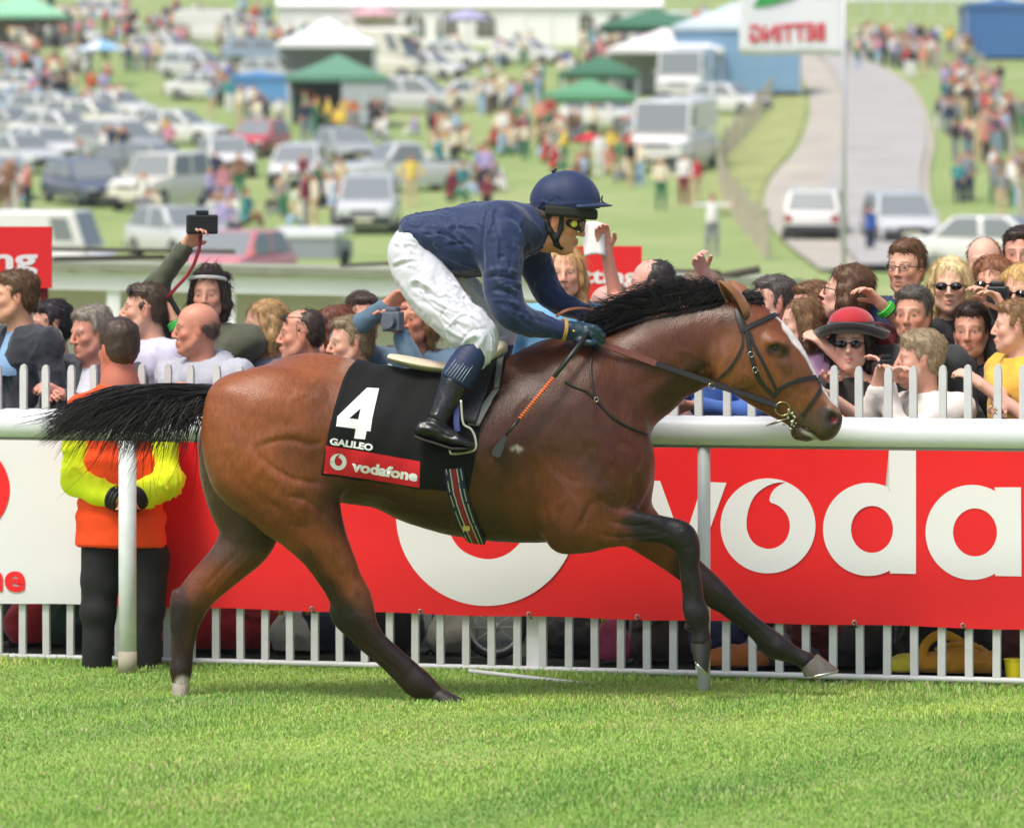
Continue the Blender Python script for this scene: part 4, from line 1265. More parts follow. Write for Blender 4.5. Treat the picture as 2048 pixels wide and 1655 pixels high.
        if sg < 0:
            V = strokes(V, N, [([(855, 826), (875, 834), (900, 848)], 2.6, -5 * mm), ([(850, 838), (870, 842), (892, 856)], 3, 4 * mm), ([(858, 818), (866, 824), (880, 824)], 2.5, 4 * mm),
                               ([(890, 800), (900, 812), (912, 800)], 3.5, 4 * mm), ([(872, 790), (866, 808), (858, 822)], 4, 4 * mm), ([(885, 858), (900, 866), (915, 866)], 3, -4 * mm), ([(840, 850), (856, 850), (868, 856)], 3, 3 * mm),
                               ([(878, 862), (884, 874), (898, 884)], 3, 3 * mm)], Y0)
        N = normals(V, Q); V = V + N * (fbm(V, 14, 51, 2) * .0022)[:, None]
        b = mesh_obj('boot', V, Q, leather, root, True, world=True)
        # sole edge
        MB().tube([hq(829 + ox, 872 + oy), hq(850 + ox, 880 + oy), hq(880 + ox, 889 + oy), hq(903 + ox, 897 + oy), hq(925 + ox, 897 + oy), hq(943 + ox, 896 + oy)], .006, 8, ry=[.03, .034, .034, .038, .036, .02]).build('sole', mat('boot sole', '#26241f', rough=.6), b, True, world=True)
        c = Clay(hp(865 + ox, 790 + oy, dy - .16), hp(1000 + ox, 675 + oy, dy + .16), .005)
        fl = fr(c)
        fl([(950 + ox, 700 + oy, 26, 27, DY(700)), (940 + ox, 715 + oy, 31, 31, DY(715)), (925 + ox, 738 + oy, 33, 31, DY(738)), (908 + ox, 766 + oy, 32, 29, DY(766))], .01, sub=3)
        ux, uz = .50, -.866
        c.cut(lambda x, y, z: -(x - hp(884 + ox, 744 + oy).x) * .487 - (z - hp(884 + ox, 744 + oy).z) * .874)
        V, Q = c.mesh(); V = relax(V, Q, 1); N = normals(V, Q)
        if sg < 0:
            V = strokes(V, N, [([(915 - i * 1.5 + i * 6.5, 715 + i * 3), (890 + i * 6.6, 746 + i * 2.6)], 1.6, -3 * mm) for i in range(7)], Y0)
        st = mesh_obj('boot_top', V, Q, sock, root, True, world=True)
        if sg < 0:
            silver = mat('grey stitched rib', '#7c8a96', rough=.5)
            for i in range(7):
                a = hq(914 + i * 5.2, 716 + i * 2.6, -.058 + abs(i - 3.2) * .0035 - .004); q = hq(890 + i * 5.6, 747 + i * 2.8, -.060 + abs(i - 3) * .0035 - .004)
                MB().tube([a, (a + q) / 2 + Vector((0, -.002, 0)), q], .0022, 6).build('rib', silver, st, True, world=True)

    # --- helmet with silk cap, peak, band, strap, goggles
    cap = mat('navy helmet silk', '#182a50', rough=.6, noise=.08, nscale=12, bump=.0012, bscale=50, sheen=.15, spec=.4)
    HC = hp(1136, 403, -.02)
    c = Clay(np.array(HC) - .17, np.array(HC) + .17, .0055)
    c.ball(HC, (.130, .108, .124), 0, '+', rotm(0, math.radians(8), 0))
    c.ball(hp(1104, 396, -.02), (.080, .095, .085), .03)
    c.chain([(*hp(1080, 400, -.02), .035), (*hp(1080, 416, -.02), .030)], .03)
    pa, pb = hp(1073, 424, -.02), hp(1200, 417, -.02)
    sl = (pb.z - pa.z) / (pb.x - pa.x)
    c.cut(lambda x, y, z: (pa.z + (x - pa.x) * sl + .02 * np.clip((x - pa.x) / .12, 0, 1) * np.clip(1 - (x - pa.x) / .12, 0, 1) * 2) - z)
    V, Q = c.mesh(); V = relax(V, Q, 1); N = normals(V, Q)
    V = strokes(V, N, [([(1110, 395), (1122, 404), (1120, 412)], 2.2, -3 * mm), ([(1090, 400), (1080, 412), (1072, 420)], 3, 3 * mm), ([(1095, 390), (1090, 404), (1082, 418)], 2.5, -3 * mm), ([(1070, 405), (1085, 404), (1100, 409), (1130, 412)], 2.5, 3 * mm), ([(1108, 400), (1098, 408)], 2, -2.5 * mm),
                       ([(1115, 409), (1150, 408), (1200, 409)], 2.4, 3 * mm)], Y0 + .2)
    hm = mesh_obj('helmet', V, Q, cap, root, True, world=True)
    MB().tube([hp(1104, 345, -.03), hp(1109, 341, -.03), hp(1114, 338, -.03)], [.006, .007, .003], 8).build('button', mat('dark navy button', '#15171f', rough=.6), hm, True, world=True)
    # peak
    vs = []; fs = []; n = 15; rows = 5
    for r in range(rows):
        t = r / (rows - 1)
        for k in range(n):
            ph = math.radians(-78 + 156 * k / (n - 1))
            ax = .126 + (.034 + .012) * t * max(math.cos(ph), 0) ** .8
            p = HC + Vector((math.cos(ph) * ax, math.sin(ph) * (.110 + .006 * t), -.013 - .010 * t + .004 * math.cos(ph * 2)))
            vs.append(p + Vector((0.004, 0, 0)))
    for r in range(rows - 1):
        for k in range(n - 1):
            i = r * n + k; fs.append((i, i + 1, i + 1 + n, i + n))
    pk = mesh_obj('peak', vs, fs, cap, hm, True, world=True); so = pk.modifiers.new('t', 'SOLIDIFY'); so.thickness = .005
    MB().tube([hp(1205, 391, -.03), hp(1203, 398, -.03), hp(1205, 405, -.03), hp(1212, 409, -.03)], [.003, .0035, .004, .006], 8).tube([hp(1198, 408, -.05), hp(1206, 411, -.035), hp(1213, 408, -.02)], [.003, .005, .004], 8).build('ribbon_bow', mat('dark navy button', '#15171f'), hm, True, world=True)
    dk = mat('black goggle strap', '#191b17', rough=.75, bump=.001, bscale=200)
    # goggle strap over the cap (thin dark line) and padded brow band
    mb = MB(); pts = []
    for k in range(13):
        t = k / 12; px = 1083 + 22 * t + 4 * math.sin(t * 3.1); py = 372 + 50 * t
        dx = (px - 1136) * S; dz = -(py - 403) * S
        q = max(0.0, 1 - (dx / .128) ** 2 - (dz / .122) ** 2)
        pts.append(hp(px, py, -.02 - .108 * math.sqrt(q) - .001))
    mb.tube(pts, .0035, 6, ry=.0015); mb.build('elastic_strap', mat('olive strap', '#2a2e26', rough=.8), hm, True, world=True)
    c = Clay(hp(1090, 446, -.14), hp(1215, 405, .11), .005)
    ring_pts = []
    for k in range(25):
        ph = math.radians(-115 + 230 * k / 24)
        p = hp(1122, 425, -.02) + Vector((math.cos(ph) * .134, math.sin(ph) * .099, .004 - .012 * math.cos(ph)))
        ring_pts.append(p)
    for a, b in zip(ring_pts[:-1], ring_pts[1:]):
        for q in (-.010, 0, .010): c.chain([(a[0], a[1], a[2] + q, .0115), (b[0], b[1], b[2] + q, .0115)], .004)
    V, Q = c.mesh(); mesh_obj('brow_band', V, Q, mat('dark green padding', '#22251d', rough=.85, bump=.0015, bscale=150), hm, True, world=True)
    # chin strap (harness): wide cup by the ear, around the chin
    c = Clay(hp(1065, 512, -.13), hp(1170, 420, -.0), .004)
    def surf(px, py, off=0.0, w=.088):
        return hp(px, py, off)
    c.chain([(*hp(1094, 442, -.100), .010), (*hp(1100, 462, -.098), .011), (*hp(1110, 476, -.090), .013), (*hp(1113, 488, -.080), .012), (*hp(1122, 494, -.058), .010), (*hp(1130, 499, -.03), .009)], .008)
    c.chain([(*hp(1123, 436, -.099), .010), (*hp(1122, 458, -.096), .010), (*hp(1114, 474, -.090), .012)], .008)
    c.chain([(*hp(1078, 430, -.088), .010), (*hp(1092, 448, -.095), .009), (*hp(1104, 466, -.094), .009)], .008)
    V, Q = c.mesh(); V = relax(V, Q, 1)
    mesh_obj('chin_strap', V, Q, mat('black webbing', '#12130f', rough=.7, bump=.001, bscale=160), hm, True, world=True)
    # goggles: frame plate on the temple, clear lens, round vent
    c = Clay(hp(1125, 470, -.13), hp(1200, 425, .09), .0035)
    c.chain([(*hp(1139, 446, -.092), .014), (*hp(1150, 450, -.090), .017), (*hp(1158, 456, -.080), .011)], .008)
    for sg in (-1, 1):
        P_ = [HF(.100, sg * .006, .010), HF(.102, sg * .020, .026), HF(.094, sg * .050, .024), HF(.074, sg * .066, .006), HF(.086, sg * .050, -.014), HF(.100, sg * .026, -.016), HF(.104, sg * .008, -.004), HF(.100, sg * .006, .010)]
        for a, b in zip(P_[:-1], P_[1:]): c.chain([(*a, .0045), (*b, .0045)], .002)
    V, Q = c.mesh()
    gg = mesh_obj('goggles', V, Q, mat('black rubber', '#111210', rough=.45), root, True, world=True)
    lens = mat('clear goggle lens', '#d9c9c4', rough=.04, trans=.9, spec=.7)
    for sg in (-1, 1):
        vs = [HF(.108, sg * .008, .010), HF(.108, sg * .024, .025), HF(.099, sg * .050, .022), HF(.080, sg * .064, .006), HF(.092, sg * .050, -.013), HF(.106, sg * .026, -.015), HF(.110, sg * .010, -.004)]
        m = sum(vs) / len(vs) + HF.R @ np.array([.006, 0, 0])
        o = mesh_obj('lens', vs + [m], [(i, (i + 1) % 7, 7) for i in range(7)], lens, gg, True, world=True)
    for r_, nm, cc in ((.0135, 'vent', '#b3b520'), ):
        mb = MB(); p = Vector(hp(1148, 448, -.108)); n = 20
        mb.tube([p + Vector((0, .004, 0)), p, p + Vector((0, -.003, 0))], [r_, r_, r_ * .86], n)
        v = mb.build(nm, mat('yellow green vent', cc, rough=.5), gg, False, world=True); shade(v, 30)
        MB().tube([p + Vector((.008 * math.cos(a), -.0035, .008 * math.sin(a))) for a in np.linspace(0, 6.283, 17)], .0011, 5, cap=False).build('vent_ring', mat('dark vent ring', '#5d5f1c'), v, True, world=True)

    # --- gloves: fists round the reins
    glove = mat('blue green leather glove', '#20394a', rough=.45, noise=.2, nscale=30, bump=.0015, bscale=60, spec=.55)
    c = Clay(hp(1125, 710, -.26), hp(1225, 630, -.02), .0045)
    c.chain([(*hp(1140, 661, -.145), .040), (*hp(1152, 662, -.14), .036)], .01)
    wr, kn = np.array(hp(1150, 662, -.14)), np.array(hp(1188, 667, -.155))
    c.chain([(*wr, .034), (*kn, .026)], .01)
    c.chain([(*hp(1156, 656, -.12), .028), (*hp(1190, 660, -.12), .022)], .012)
    for i, (kx, ky, ex, ey) in enumerate(((1187, 655, 1200, 663), (1192, 662, 1206, 671), (1192, 670, 1206, 680), (1188, 678, 1199, 688))):
        dd = -.175 + i * .008
        # knuckle, first joint, curled back under to the palm
        c.chain([(*hp(kx - 14, ky, dd + .02), .014), (*hp(kx, ky, dd), .0125), (*hp(ex, ey, dd + .004), .0115), (*hp(ex - 4, ey + 8, dd + .03), .010), (*hp(ex - 14, ey + 7, dd + .045), .009)], .005)
    c.chain([(*hp(1152, 676, -.155), .018), (*hp(1168, 684, -.175), .014), (*hp(1182, 685, -.18), .012), (*hp(1190, 684, -.172), .0095)], .006)
    V, Q = c.mesh(); V = relax(V, Q, 1); N = normals(V, Q)
    V = V + N * (fbm(V, 26, 61, 2) * .0012)[:, None]
    g1 = mesh_obj('glove', V, Q, glove, root, True, world=True)
    MB().tube([hp(1147.5, 662.5, -.187), hp(1147.5, 662.5, -.192)], .006, 12).build('stud', mat('brass stud', '#c9a24a', rough=.3, metal=1), g1, True, world=True)
    c = Clay(hp(1175, 665, .0), hp(1235, 618, .2), .0045)
    c.chain([(*hp(1186, 636, .10), .030), (*hp(1206, 644, .085), .026)], .01)
    for i in range(4):
        c.chain([(*hp(1204, 638 + i * 5, .065 + i * .006), .0125), (*hp(1217, 642 + i * 5, .06 + i * .006), .011), (*hp(1217, 650 + i * 5, .085), .0095), (*hp(1207, 652 + i * 4, .095), .009)], .004)
    c.chain([(*hp(1196, 632, .06), .014), (*hp(1208, 632, .045), .0115), (*hp(1218, 637, .045), .0095)], .005)
    V, Q = c.mesh(); mesh_obj('glove', V, Q, mat('dark glove', '#14181a', rough=.5), root, True, world=True)
    return root
jockey = build_jockey()
# ---------------------------------------------------------------- saddle cloth, saddle, bridle, whip
from mathutils.bvhtree import BVHTree
def bvh_of(o):
    M = parent_world(o) if not o.parent else parent_world(o.parent) @ o.matrix_parent_inverse
    vs = [M @ v.co for v in o.data.vertices]
    return BVHTree.FromPolygons(vs, [tuple(p.vertices) for p in o.data.polygons])
HB = bvh_of([c for c in horse.children if c.name.startswith('body')][0])
def hit(px, py, tree=HB, off=0.0, far=False):
    p = hp(px, py)
    o = Vector((p.x, Y0 + (1.2 if far else -1.2), p.z))
    loc, n, i, d = tree.ray_cast(o, Vector((0, -1 if far else 1, 0)))
    if loc is None:
        loc, n, i, d = tree.find_nearest(Vector((p.x, Y0, p.z)))
    if n.y * (-1 if far else 1) > 0 and abs(n.y) > .05: n = -n
    return loc + n * off, n

black_l = mat('black bridle leather', '#23201b', rough=.42, noise=.2, nscale=60, bump=.0008, bscale=200, spec=.5)
brass = mat('brass fitting', '#c8b06a', rough=.25, metal=1)
steel = mat('stainless steel', '#c9c6b4', rough=.22, metal=1)

def ribbon(pts, nrm, w, th, name, m, parent, closed=False):
    """strap: centre points, surface normals, half width, thickness"""
    n = len(pts); vs = []; fs = []
    ws = w if hasattr(w, '__len__') else [w] * n
    for i in range(n):
        a = pts[(i - 1) % n if closed else max(i - 1, 0)]; b = pts[(i + 1) % n if closed else min(i + 1, n - 1)]
        t = (b - a).normalized(); s = nrm[i].cross(t).normalized()
        for q, h in ((-1, 0), (-.82, 1), (.82, 1), (1, 0)):
            vs.append(pts[i] + s * ws[i] * q + nrm[i] * (th * h))
    for i in range(n if closed else n - 1):
        j = (i + 1) % n
        for k in range(4):
            fs.append((i * 4 + k, i * 4 + (k + 1) % 4, j * 4 + (k + 1) % 4, j * 4 + k))
    if not closed:
        fs.append((3, 2, 1, 0)); fs.append(tuple((n - 1) * 4 + k for k in range(4)))
    o = mesh_obj(name, vs, fs, m, parent, world=True)
    return shade(o, 50)

def strap_on(path, w, name, parent, m=black_l, off=.002, th=.003, n=24, mirror_join=False, mirror=False):
    P = bez([(a, b) for a, b in path], n)
    pts, nr = [], []
    for a, b in P:
        l, nn = hit(a, b, off=off); pts.append(l); nr.append(nn)
    for _ in range(2):
        pts = [pts[0]] + [(pts[i - 1] + pts[i] * 2 + pts[i + 1]) / 4 for i in range(1, n - 1)] + [pts[-1]]
        nr = [nr[0]] + [((nr[i - 1] + nr[i] * 2 + nr[i + 1]) / 4).normalized() for i in range(1, n - 1)] + [nr[-1]]
    if mirror_join:
        fl = lambda v: Vector((v.x, 2 * Y0 - v.y, v.z))
        pts = pts + [(pts[-1] + fl(pts[-1])) / 2 + Vector((.004, 0, .004))] + [fl(p) for p in pts[::-1]]
        nr = nr + [Vector((nr[-1].x, 0, nr[-1].z)).normalized()] + [Vector((q.x, -q.y, q.z)) for q in nr[::-1]]
    elif mirror:
        ribbon([Vector((p.x, 2 * Y0 - p.y, p.z)) for p in pts], [Vector((q.x, -q.y, q.z)) for q in nr], w * S, th, name, m, parent)
    return ribbon(pts, nr, w * S, th, name, m, parent)

def build_cloth():
    root = empty('number_cloth', hp(780, 720), 0, 'black racing number cloth under the saddle with white numeral and red sponsor panel', 'saddle cloth')
    nu, nv = 46, 60
    top = [(727, 721), (1000, 700)]; bot = [(651, 943), (936, 975)]
    grid = []
    for iu in range(nu):
        u = iu / (nu - 1)
        xt = 727 + u * 273; xb = 651 + u * 283
        yb = np.interp(xb, [651, 842, 936], [943, 969, 978])
        zc = hp(0, 880).z
        # find the angle whose hit reaches the lower edge
        def cast(th, x):
            d = Vector((0, -math.sin(th), math.cos(th)))
            o = Vector((x, Y0, zc))
            l, n, i, dd = HB.ray_cast(o + d * 1.2, -d)
            if l is None: return o + d * .2, d
            return l, n
        lo_, hi_ = 1.2, 2.4
        for _ in range(12):
            m = (lo_ + hi_) / 2
            l, n = cast(m, hp(xb, 0).x)
            if HOR - (l.z - EYE) / S < yb: lo_ = m
            else: hi_ = m
        thm = (lo_ + hi_) / 2
        col = []
        for iv in range(nv):
            v = -1 + 2 * iv / (nv - 1)
            th = v * thm
            l, n = cast(th, hp(xt, 0).x)
            yy = HOR - (l.z - EYE) / S
            xl = np.interp(yy, [716, 730, 745, 765, 819, 867, 943], [724, 710, 698, 688, 671, 660, 645])
            xr = np.interp(yy, [705, 850, 978], [1000, 962, 936])
            x = hp(xl + (xr - xl) * u, 0).x
            l, n = cast(th, x)
            if n.dot(Vector((0, -math.sin(th), math.cos(th)))) < 0: n = -n
            edge = min(u, 1 - u, 1) * 6
            wav = .0035 * math.sin(u * 17 + v * 3) * min(abs(v) * 2, 1) + .003 * math.sin(u * 31 + v * 7)
            col.append(l + n * (.009 + wav))
        grid.append(col)
    # smooth
    G = np.array([[list(p) for p in c] for c in grid])
    for _ in range(3):
        G[1:-1, 1:-1] = (G[1:-1, 1:-1] * 2 + G[:-2, 1:-1] + G[2:, 1:-1] + G[1:-1, :-2] + G[1:-1, 2:]) / 6
    vs = G.reshape(-1, 3)
    fs = [(i * nv + j, i * nv + j + 1, (i + 1) * nv + j + 1, (i + 1) * nv + j) for i in range(nu - 1) for j in range(nv - 1)]
    cm = mat('black cotton cloth', '#0f1110', rough=.8, noise=.2, nscale=14, bump=.004, bscale=13, sheen=.04, spec=.25)
    cl = mesh_obj('cloth', vs, fs, cm, root, True, world=True)
    so = cl.modifiers.new('t', 'SOLIDIFY'); so.thickness = .003; so.offset = -1
    tree = BVHTree.FromPolygons([Vector(p) for p in vs], fs)
    def lay(bm, name, m, off, parent=cl):
        """project a flat 2d bmesh (x,y in picture pixels) onto the cloth"""
        xs = [v.co.x for v in bm.verts]; ys = [v.co.y for v in bm.verts]
        for k in np.arange(min(xs), max(xs), 9):
            bmesh.ops.bisect_plane(bm, geom=bm.verts[:] + bm.edges[:] + bm.faces[:], plane_co=(k, 0, 0), plane_no=(1, 0, 0))
        for k in np.arange(min(ys), max(ys), 7):
            bmesh.ops.bisect_plane(bm, geom=bm.verts[:] + bm.edges[:] + bm.faces[:], plane_co=(0, k, 0), plane_no=(0, 1, 0))
        V = []
        for v in bm.verts:
            l, n = hit(v.co.x, v.co.y, tree, off); V.append(l)
        Fc = [[v.index for v in f.verts] for f in bm.faces]
        bm.free()
        return mesh_obj(name, V, Fc, m, parent, True, world=True)
    wh = mat('white print', '#e8e8ea', rough=.7, noise=.04, nscale=40)
    rd = mat('red panel cloth', '#cf1024', rough=.6, noise=.08, nscale=20, bump=.001, bscale=60)
    c3 = lambda L: [(600 + a / 3.31, 650 + b / 3.31) for a, b in L]
    bm = bm_poly(c3([(453, 408), (531, 413), (489, 618), (490, 622), (480, 688), (455, 686), (445, 741), (372, 735), (382, 672), (255, 655), (262, 592)]), [c3([(414, 540), (398, 612), (340, 604)])])
    lay(bm, 'numeral', wh, .0022)
    bm = bm_text('GALILEO', c3([(214, 752), (496, 794)]), 46 / 3.31, .045); lay(bm, 'name_text', wh, .0022)
    bm = bm_poly(c3([(190, 782), (500, 830), (805, 882), (800, 1055), (480, 1005), (172, 962)])); red = lay(bm, 'sponsor_panel', rd, .0018)
    bm = bm_poly(ring_pts2(*c3([(267, 888)])[0], 16.6), [drop_pts(*c3([(267, 888)])[0], 16.6)]); lay(bm, 'logo', wh, .0034, red)
    bm = bm_text('vodafone', c3([(358, 912), (790, 978)]), 74 / 3.31, .045); lay(bm, 'lettering', wh, .0034, red)
    return tree

def bm_poly(outer, holes=()):
    """filled polygon with holes as a flat bmesh"""
    bm = bmesh.new()
    for L in [outer] + list(holes):
        vs = [bm.verts.new((a, b, 0)) for a, b in L]
        for i in range(len(vs)): bm.edges.new((vs[i], vs[(i + 1) % len(vs)]))
    bmesh.ops.triangle_fill(bm, use_beauty=True, use_dissolve=False, edges=bm.edges[:])
    bm.verts.index_update()
    return bm

def ring_pts2(cx, cy, r, n=40, ry=None):
    return [(cx + r * math.cos(2 * math.pi * k / n), cy + (ry or r) * math.sin(2 * math.pi * k / n)) for k in range(n)]
def drop_pts(cx, cy, r):
    """the speech mark inside the ring"""
    D = [(.38, -.92), (.16, -.90), (-.05, -.82), (-.27, -.64), (-.40, -.38), (-.452, -.08), (-.42, .16), (-.30, .36), (-.12, .46), (.06, .482), (.24, .42), (.39, .27), (.46, .04), (.43, -.17), (.33, -.33), (.19, -.44), (.05, -.50), (.04, -.60), (.10, -.73), (.22, -.84), (.38, -.92)]
    D = catmull([(a, b, 0) for a, b in D], 4)[:-1, :2]
    return [(cx + a * r, cy + b * r) for a, b in D]

def bm_text(txt, box, height, bold=.02, skew=0.0, base=.12):
    """text laid between the left and right point of box (baseline direction), as flat bmesh in pixel space (y down)"""
    cu = bpy.data.curves.new('text', 'FONT'); cu.body = txt; cu.offset = bold; cu.resolution_u = 4; cu.size = 1
    o = bpy.data.objects.new('text', cu); COL.objects.link(o)
    bpy.context.view_layer.update()
    me = bpy.data.meshes.new_from_object(o)
    COL.objects.unlink(o); bpy.data.objects.remove(o)
    bm = bmesh.new(); bm.from_mesh(me); bpy.data.meshes.remove(me)
    bmesh.ops.remove_doubles(bm, verts=bm.verts[:], dist=1e-5)
    x0 = min(v.co.x for v in bm.verts); x1 = max(v.co.x for v in bm.verts)
    y1 = max(v.co.y for v in bm.verts); y0 = min(v.co.y for v in bm.verts)
    (ax, ay), (bx, by) = box
    d = Vector((bx - ax, by - ay)); L = d.length; d.normalize(); up = Vector((d.y, -d.x))
    for v in bm.verts:
        u = (v.co.x - x0) / (x1 - x0) * L; w = ((v.co.y - y0) / (y1 - y0) - .5) * height
        q = Vector((ax, ay)) + d * (u - skew * w * 0) + up * w
        v.co = (q.x, q.y, 0)
    bm.verts.index_update()
    return bm

def build_saddle(cloth_tree):
    root = empty('saddle', hp(880, 735), 0, 'small black racing saddle with cream seat pad, steel stirrups and striped girth', 'saddle')
    cream = mat('cream pad leather', '#dccdb0', rough=.55, noise=.06, nscale=20)
    # seat pad: a low shell, raised at the back
    c = Clay(hp(765, 775, -.18), hp(1015, 660, .18), .006)
    fl = lambda rows, k=.02: c.flat_chain([hrow(*r) for r in rows], k, '+', 4)
    fl([(781, 714, 7, 58), (800, 719, 10, 74), (835, 727, 12, 78), (870, 733, 12, 74), (905, 736, 12, 62), (940, 730, 14, 54), (975, 712, 18, 50), (1000, 696, 16, 42)])
    V, Q = c.mesh(); V = relax(V, Q, 1)
    mesh_obj('seat', V, Q, cream, root, True, world=True)
    blk = mat('saddle leather', '#191a19', rough=.5, noise=.2, nscale=30, bump=.0012, bscale=90)
    gry = mat('grey flap edge', '#5a5f58', rough=.6, noise=.15, nscale=30)
    def panel(poly, name, m, off, th=.006, far=False, n=13):
        (a, b, c_, d) = poly; vs = []; fs = []
        for i in range(n):
            for j in range(n):
                u, v = i / (n - 1), j / (n - 1)
                px = (a[0] * (1 - u) + b[0] * u) * (1 - v) + (d[0] * (1 - u) + c_[0] * u) * v
                py = (a[1] * (1 - u) + b[1] * u) * (1 - v) + (d[1] * (1 - u) + c_[1] * u) * v
                l, nn = hit(px, py, HB, off, far); vs.append(l)
        V = np.array([list(p) for p in vs]).reshape(n, n, 3)
        for _ in range(2): V[1:-1, 1:-1] = (V[:-2, 1:-1] + V[2:, 1:-1] + V[1:-1, :-2] + V[1:-1, 2:] + V[1:-1, 1:-1] * 2) / 6
        fs = [(i * n + j, i * n + j + 1, (i + 1) * n + j + 1, (i + 1) * n + j) for i in range(n - 1) for j in range(n - 1)]
        if far: fs = [f[::-1] for f in fs]
        o = mesh_obj(name, V.reshape(-1, 3), fs, m, root, True, world=True)
        so = o.modifiers.new('t', 'SOLIDIFY'); so.thickness = th; so.offset = 0
        return o
    for far in (False, True):
        panel([(930, 724), (1006, 704), (952, 850), (905, 842)], 'flap', blk, .026, .007, far)
        panel([(1000, 706), (1014, 702), (1000, 778), (990, 782)], 'flap_edge', gry, .024, .005, far)
        panel([(1000, 780), (990, 782), (935, 850), (958, 852)], 'flap_edge', gry, .024, .005, far)
    # girth with stripes
    def band(path, w, name, m, off, th=.003, far=False):
        P = bez(path, 26); pts = []; nr = []
        for a, b in P:
            l, nn = hit(a, b, HB, off, far); pts.append(l); nr.append(nn)
        return ribbon(pts, nr, w * S, th, name, m, root)
    gp = [(908, 930), (916, 975), (930, 1020), (945, 1058), (953, 1078)]
    g1 = band(gp, 19, 'girth', mat('navy webbing', '#1b2440', rough=.8, bump=.001, bscale=200), .013, .004)
    for dx, w, m, nm in ((0, 4.6, mat('red webbing', '#8e2030', rough=.8), 'red_stripe'), (-6.5, 1.3, mat('white webbing', '#b5b3a0', rough=.8), 'white_stripe'), (6.5, 1.3, mat('white webbing'), 'white_stripe'), (-14, .9, mat('white webbing'), 'white_stripe'), (14, .9, mat('white webbing'), 'white_stripe')):
        band([(a + dx, b) for a, b in gp], w, nm, m, .0172, .0012)
    MB().box(-.014, .014, -.006, .004, -.010, .010).build('buckle', brass, root, world=False, loc=hit(934, 1043, HB, .022)[0] - root.location)
    # under the belly the girth closes
    pts = []; nr = []
    for k in range(9):
        th = math.radians(22 - 44 * k / 8)
        d = Vector((0, -math.sin(th), -math.cos(th))); o = Vector((hp(957, 0).x, Y0, hp(0, 930).z))
        l, n, i, dd = HB.ray_cast(o + d, -d)
        if l is None: continue
        if n.dot(d) < 0: n = -n
        pts.append(l + n * .008); nr.append(n)
    ribbon(pts, nr, .030, .004, 'girth', mat('navy webbing'), root)
    # stirrup leathers and irons, the near one under the boot
    web = mat('striped webbing', '#3a4678', rough=.8, noise=.3, nscale=50)
    for dy, ox, oy in ((-.352, 0, 0), (.345, 52, -10)):
        pts = [hp(914 + ox, 780 + oy, dy * .90), hp(913 + ox, 820 + oy, dy * .96), hp(913 + ox, 845 + oy, dy), hp(915 + ox, 862 + oy, dy)]
        ribbon(pts, [Vector((0, -1 if dy < 0 else 1, 0))] * 4, .012, .003, 'stirrup_leather', web, root)
        loop = [(922, 800), (925, 840), (930, 851), (940, 856), (948, 868), (952, 885), (950, 898), (935, 904), (903, 907), (900, 898)]
        P3 = bez([(a + ox, b + oy, 0) for a, b in loop], 36)
        sk = .030
        pts = [hp(a, b, dy + (sk if i > 26 else sk * i / 26) * (0) + (-.012 if dy < 0 else .012)) for i, (a, b, _) in enumerate(P3)]
        MB().tube(pts, .0048, 8).build('stirrup', mat('pale stirrup metal', '#d8d6c4', rough=.3, metal=.6), root, True, world=True)
        MB().tube([hp(904 + ox, 906 + oy, dy), hp(925 + ox, 906 + oy, dy), hp(945 + ox, 901 + oy, dy)], .005, 8, ry=.045).build('tread', mat('olive tread', '#8a8c5c', rough=.6), root, True, world=True)
    return root

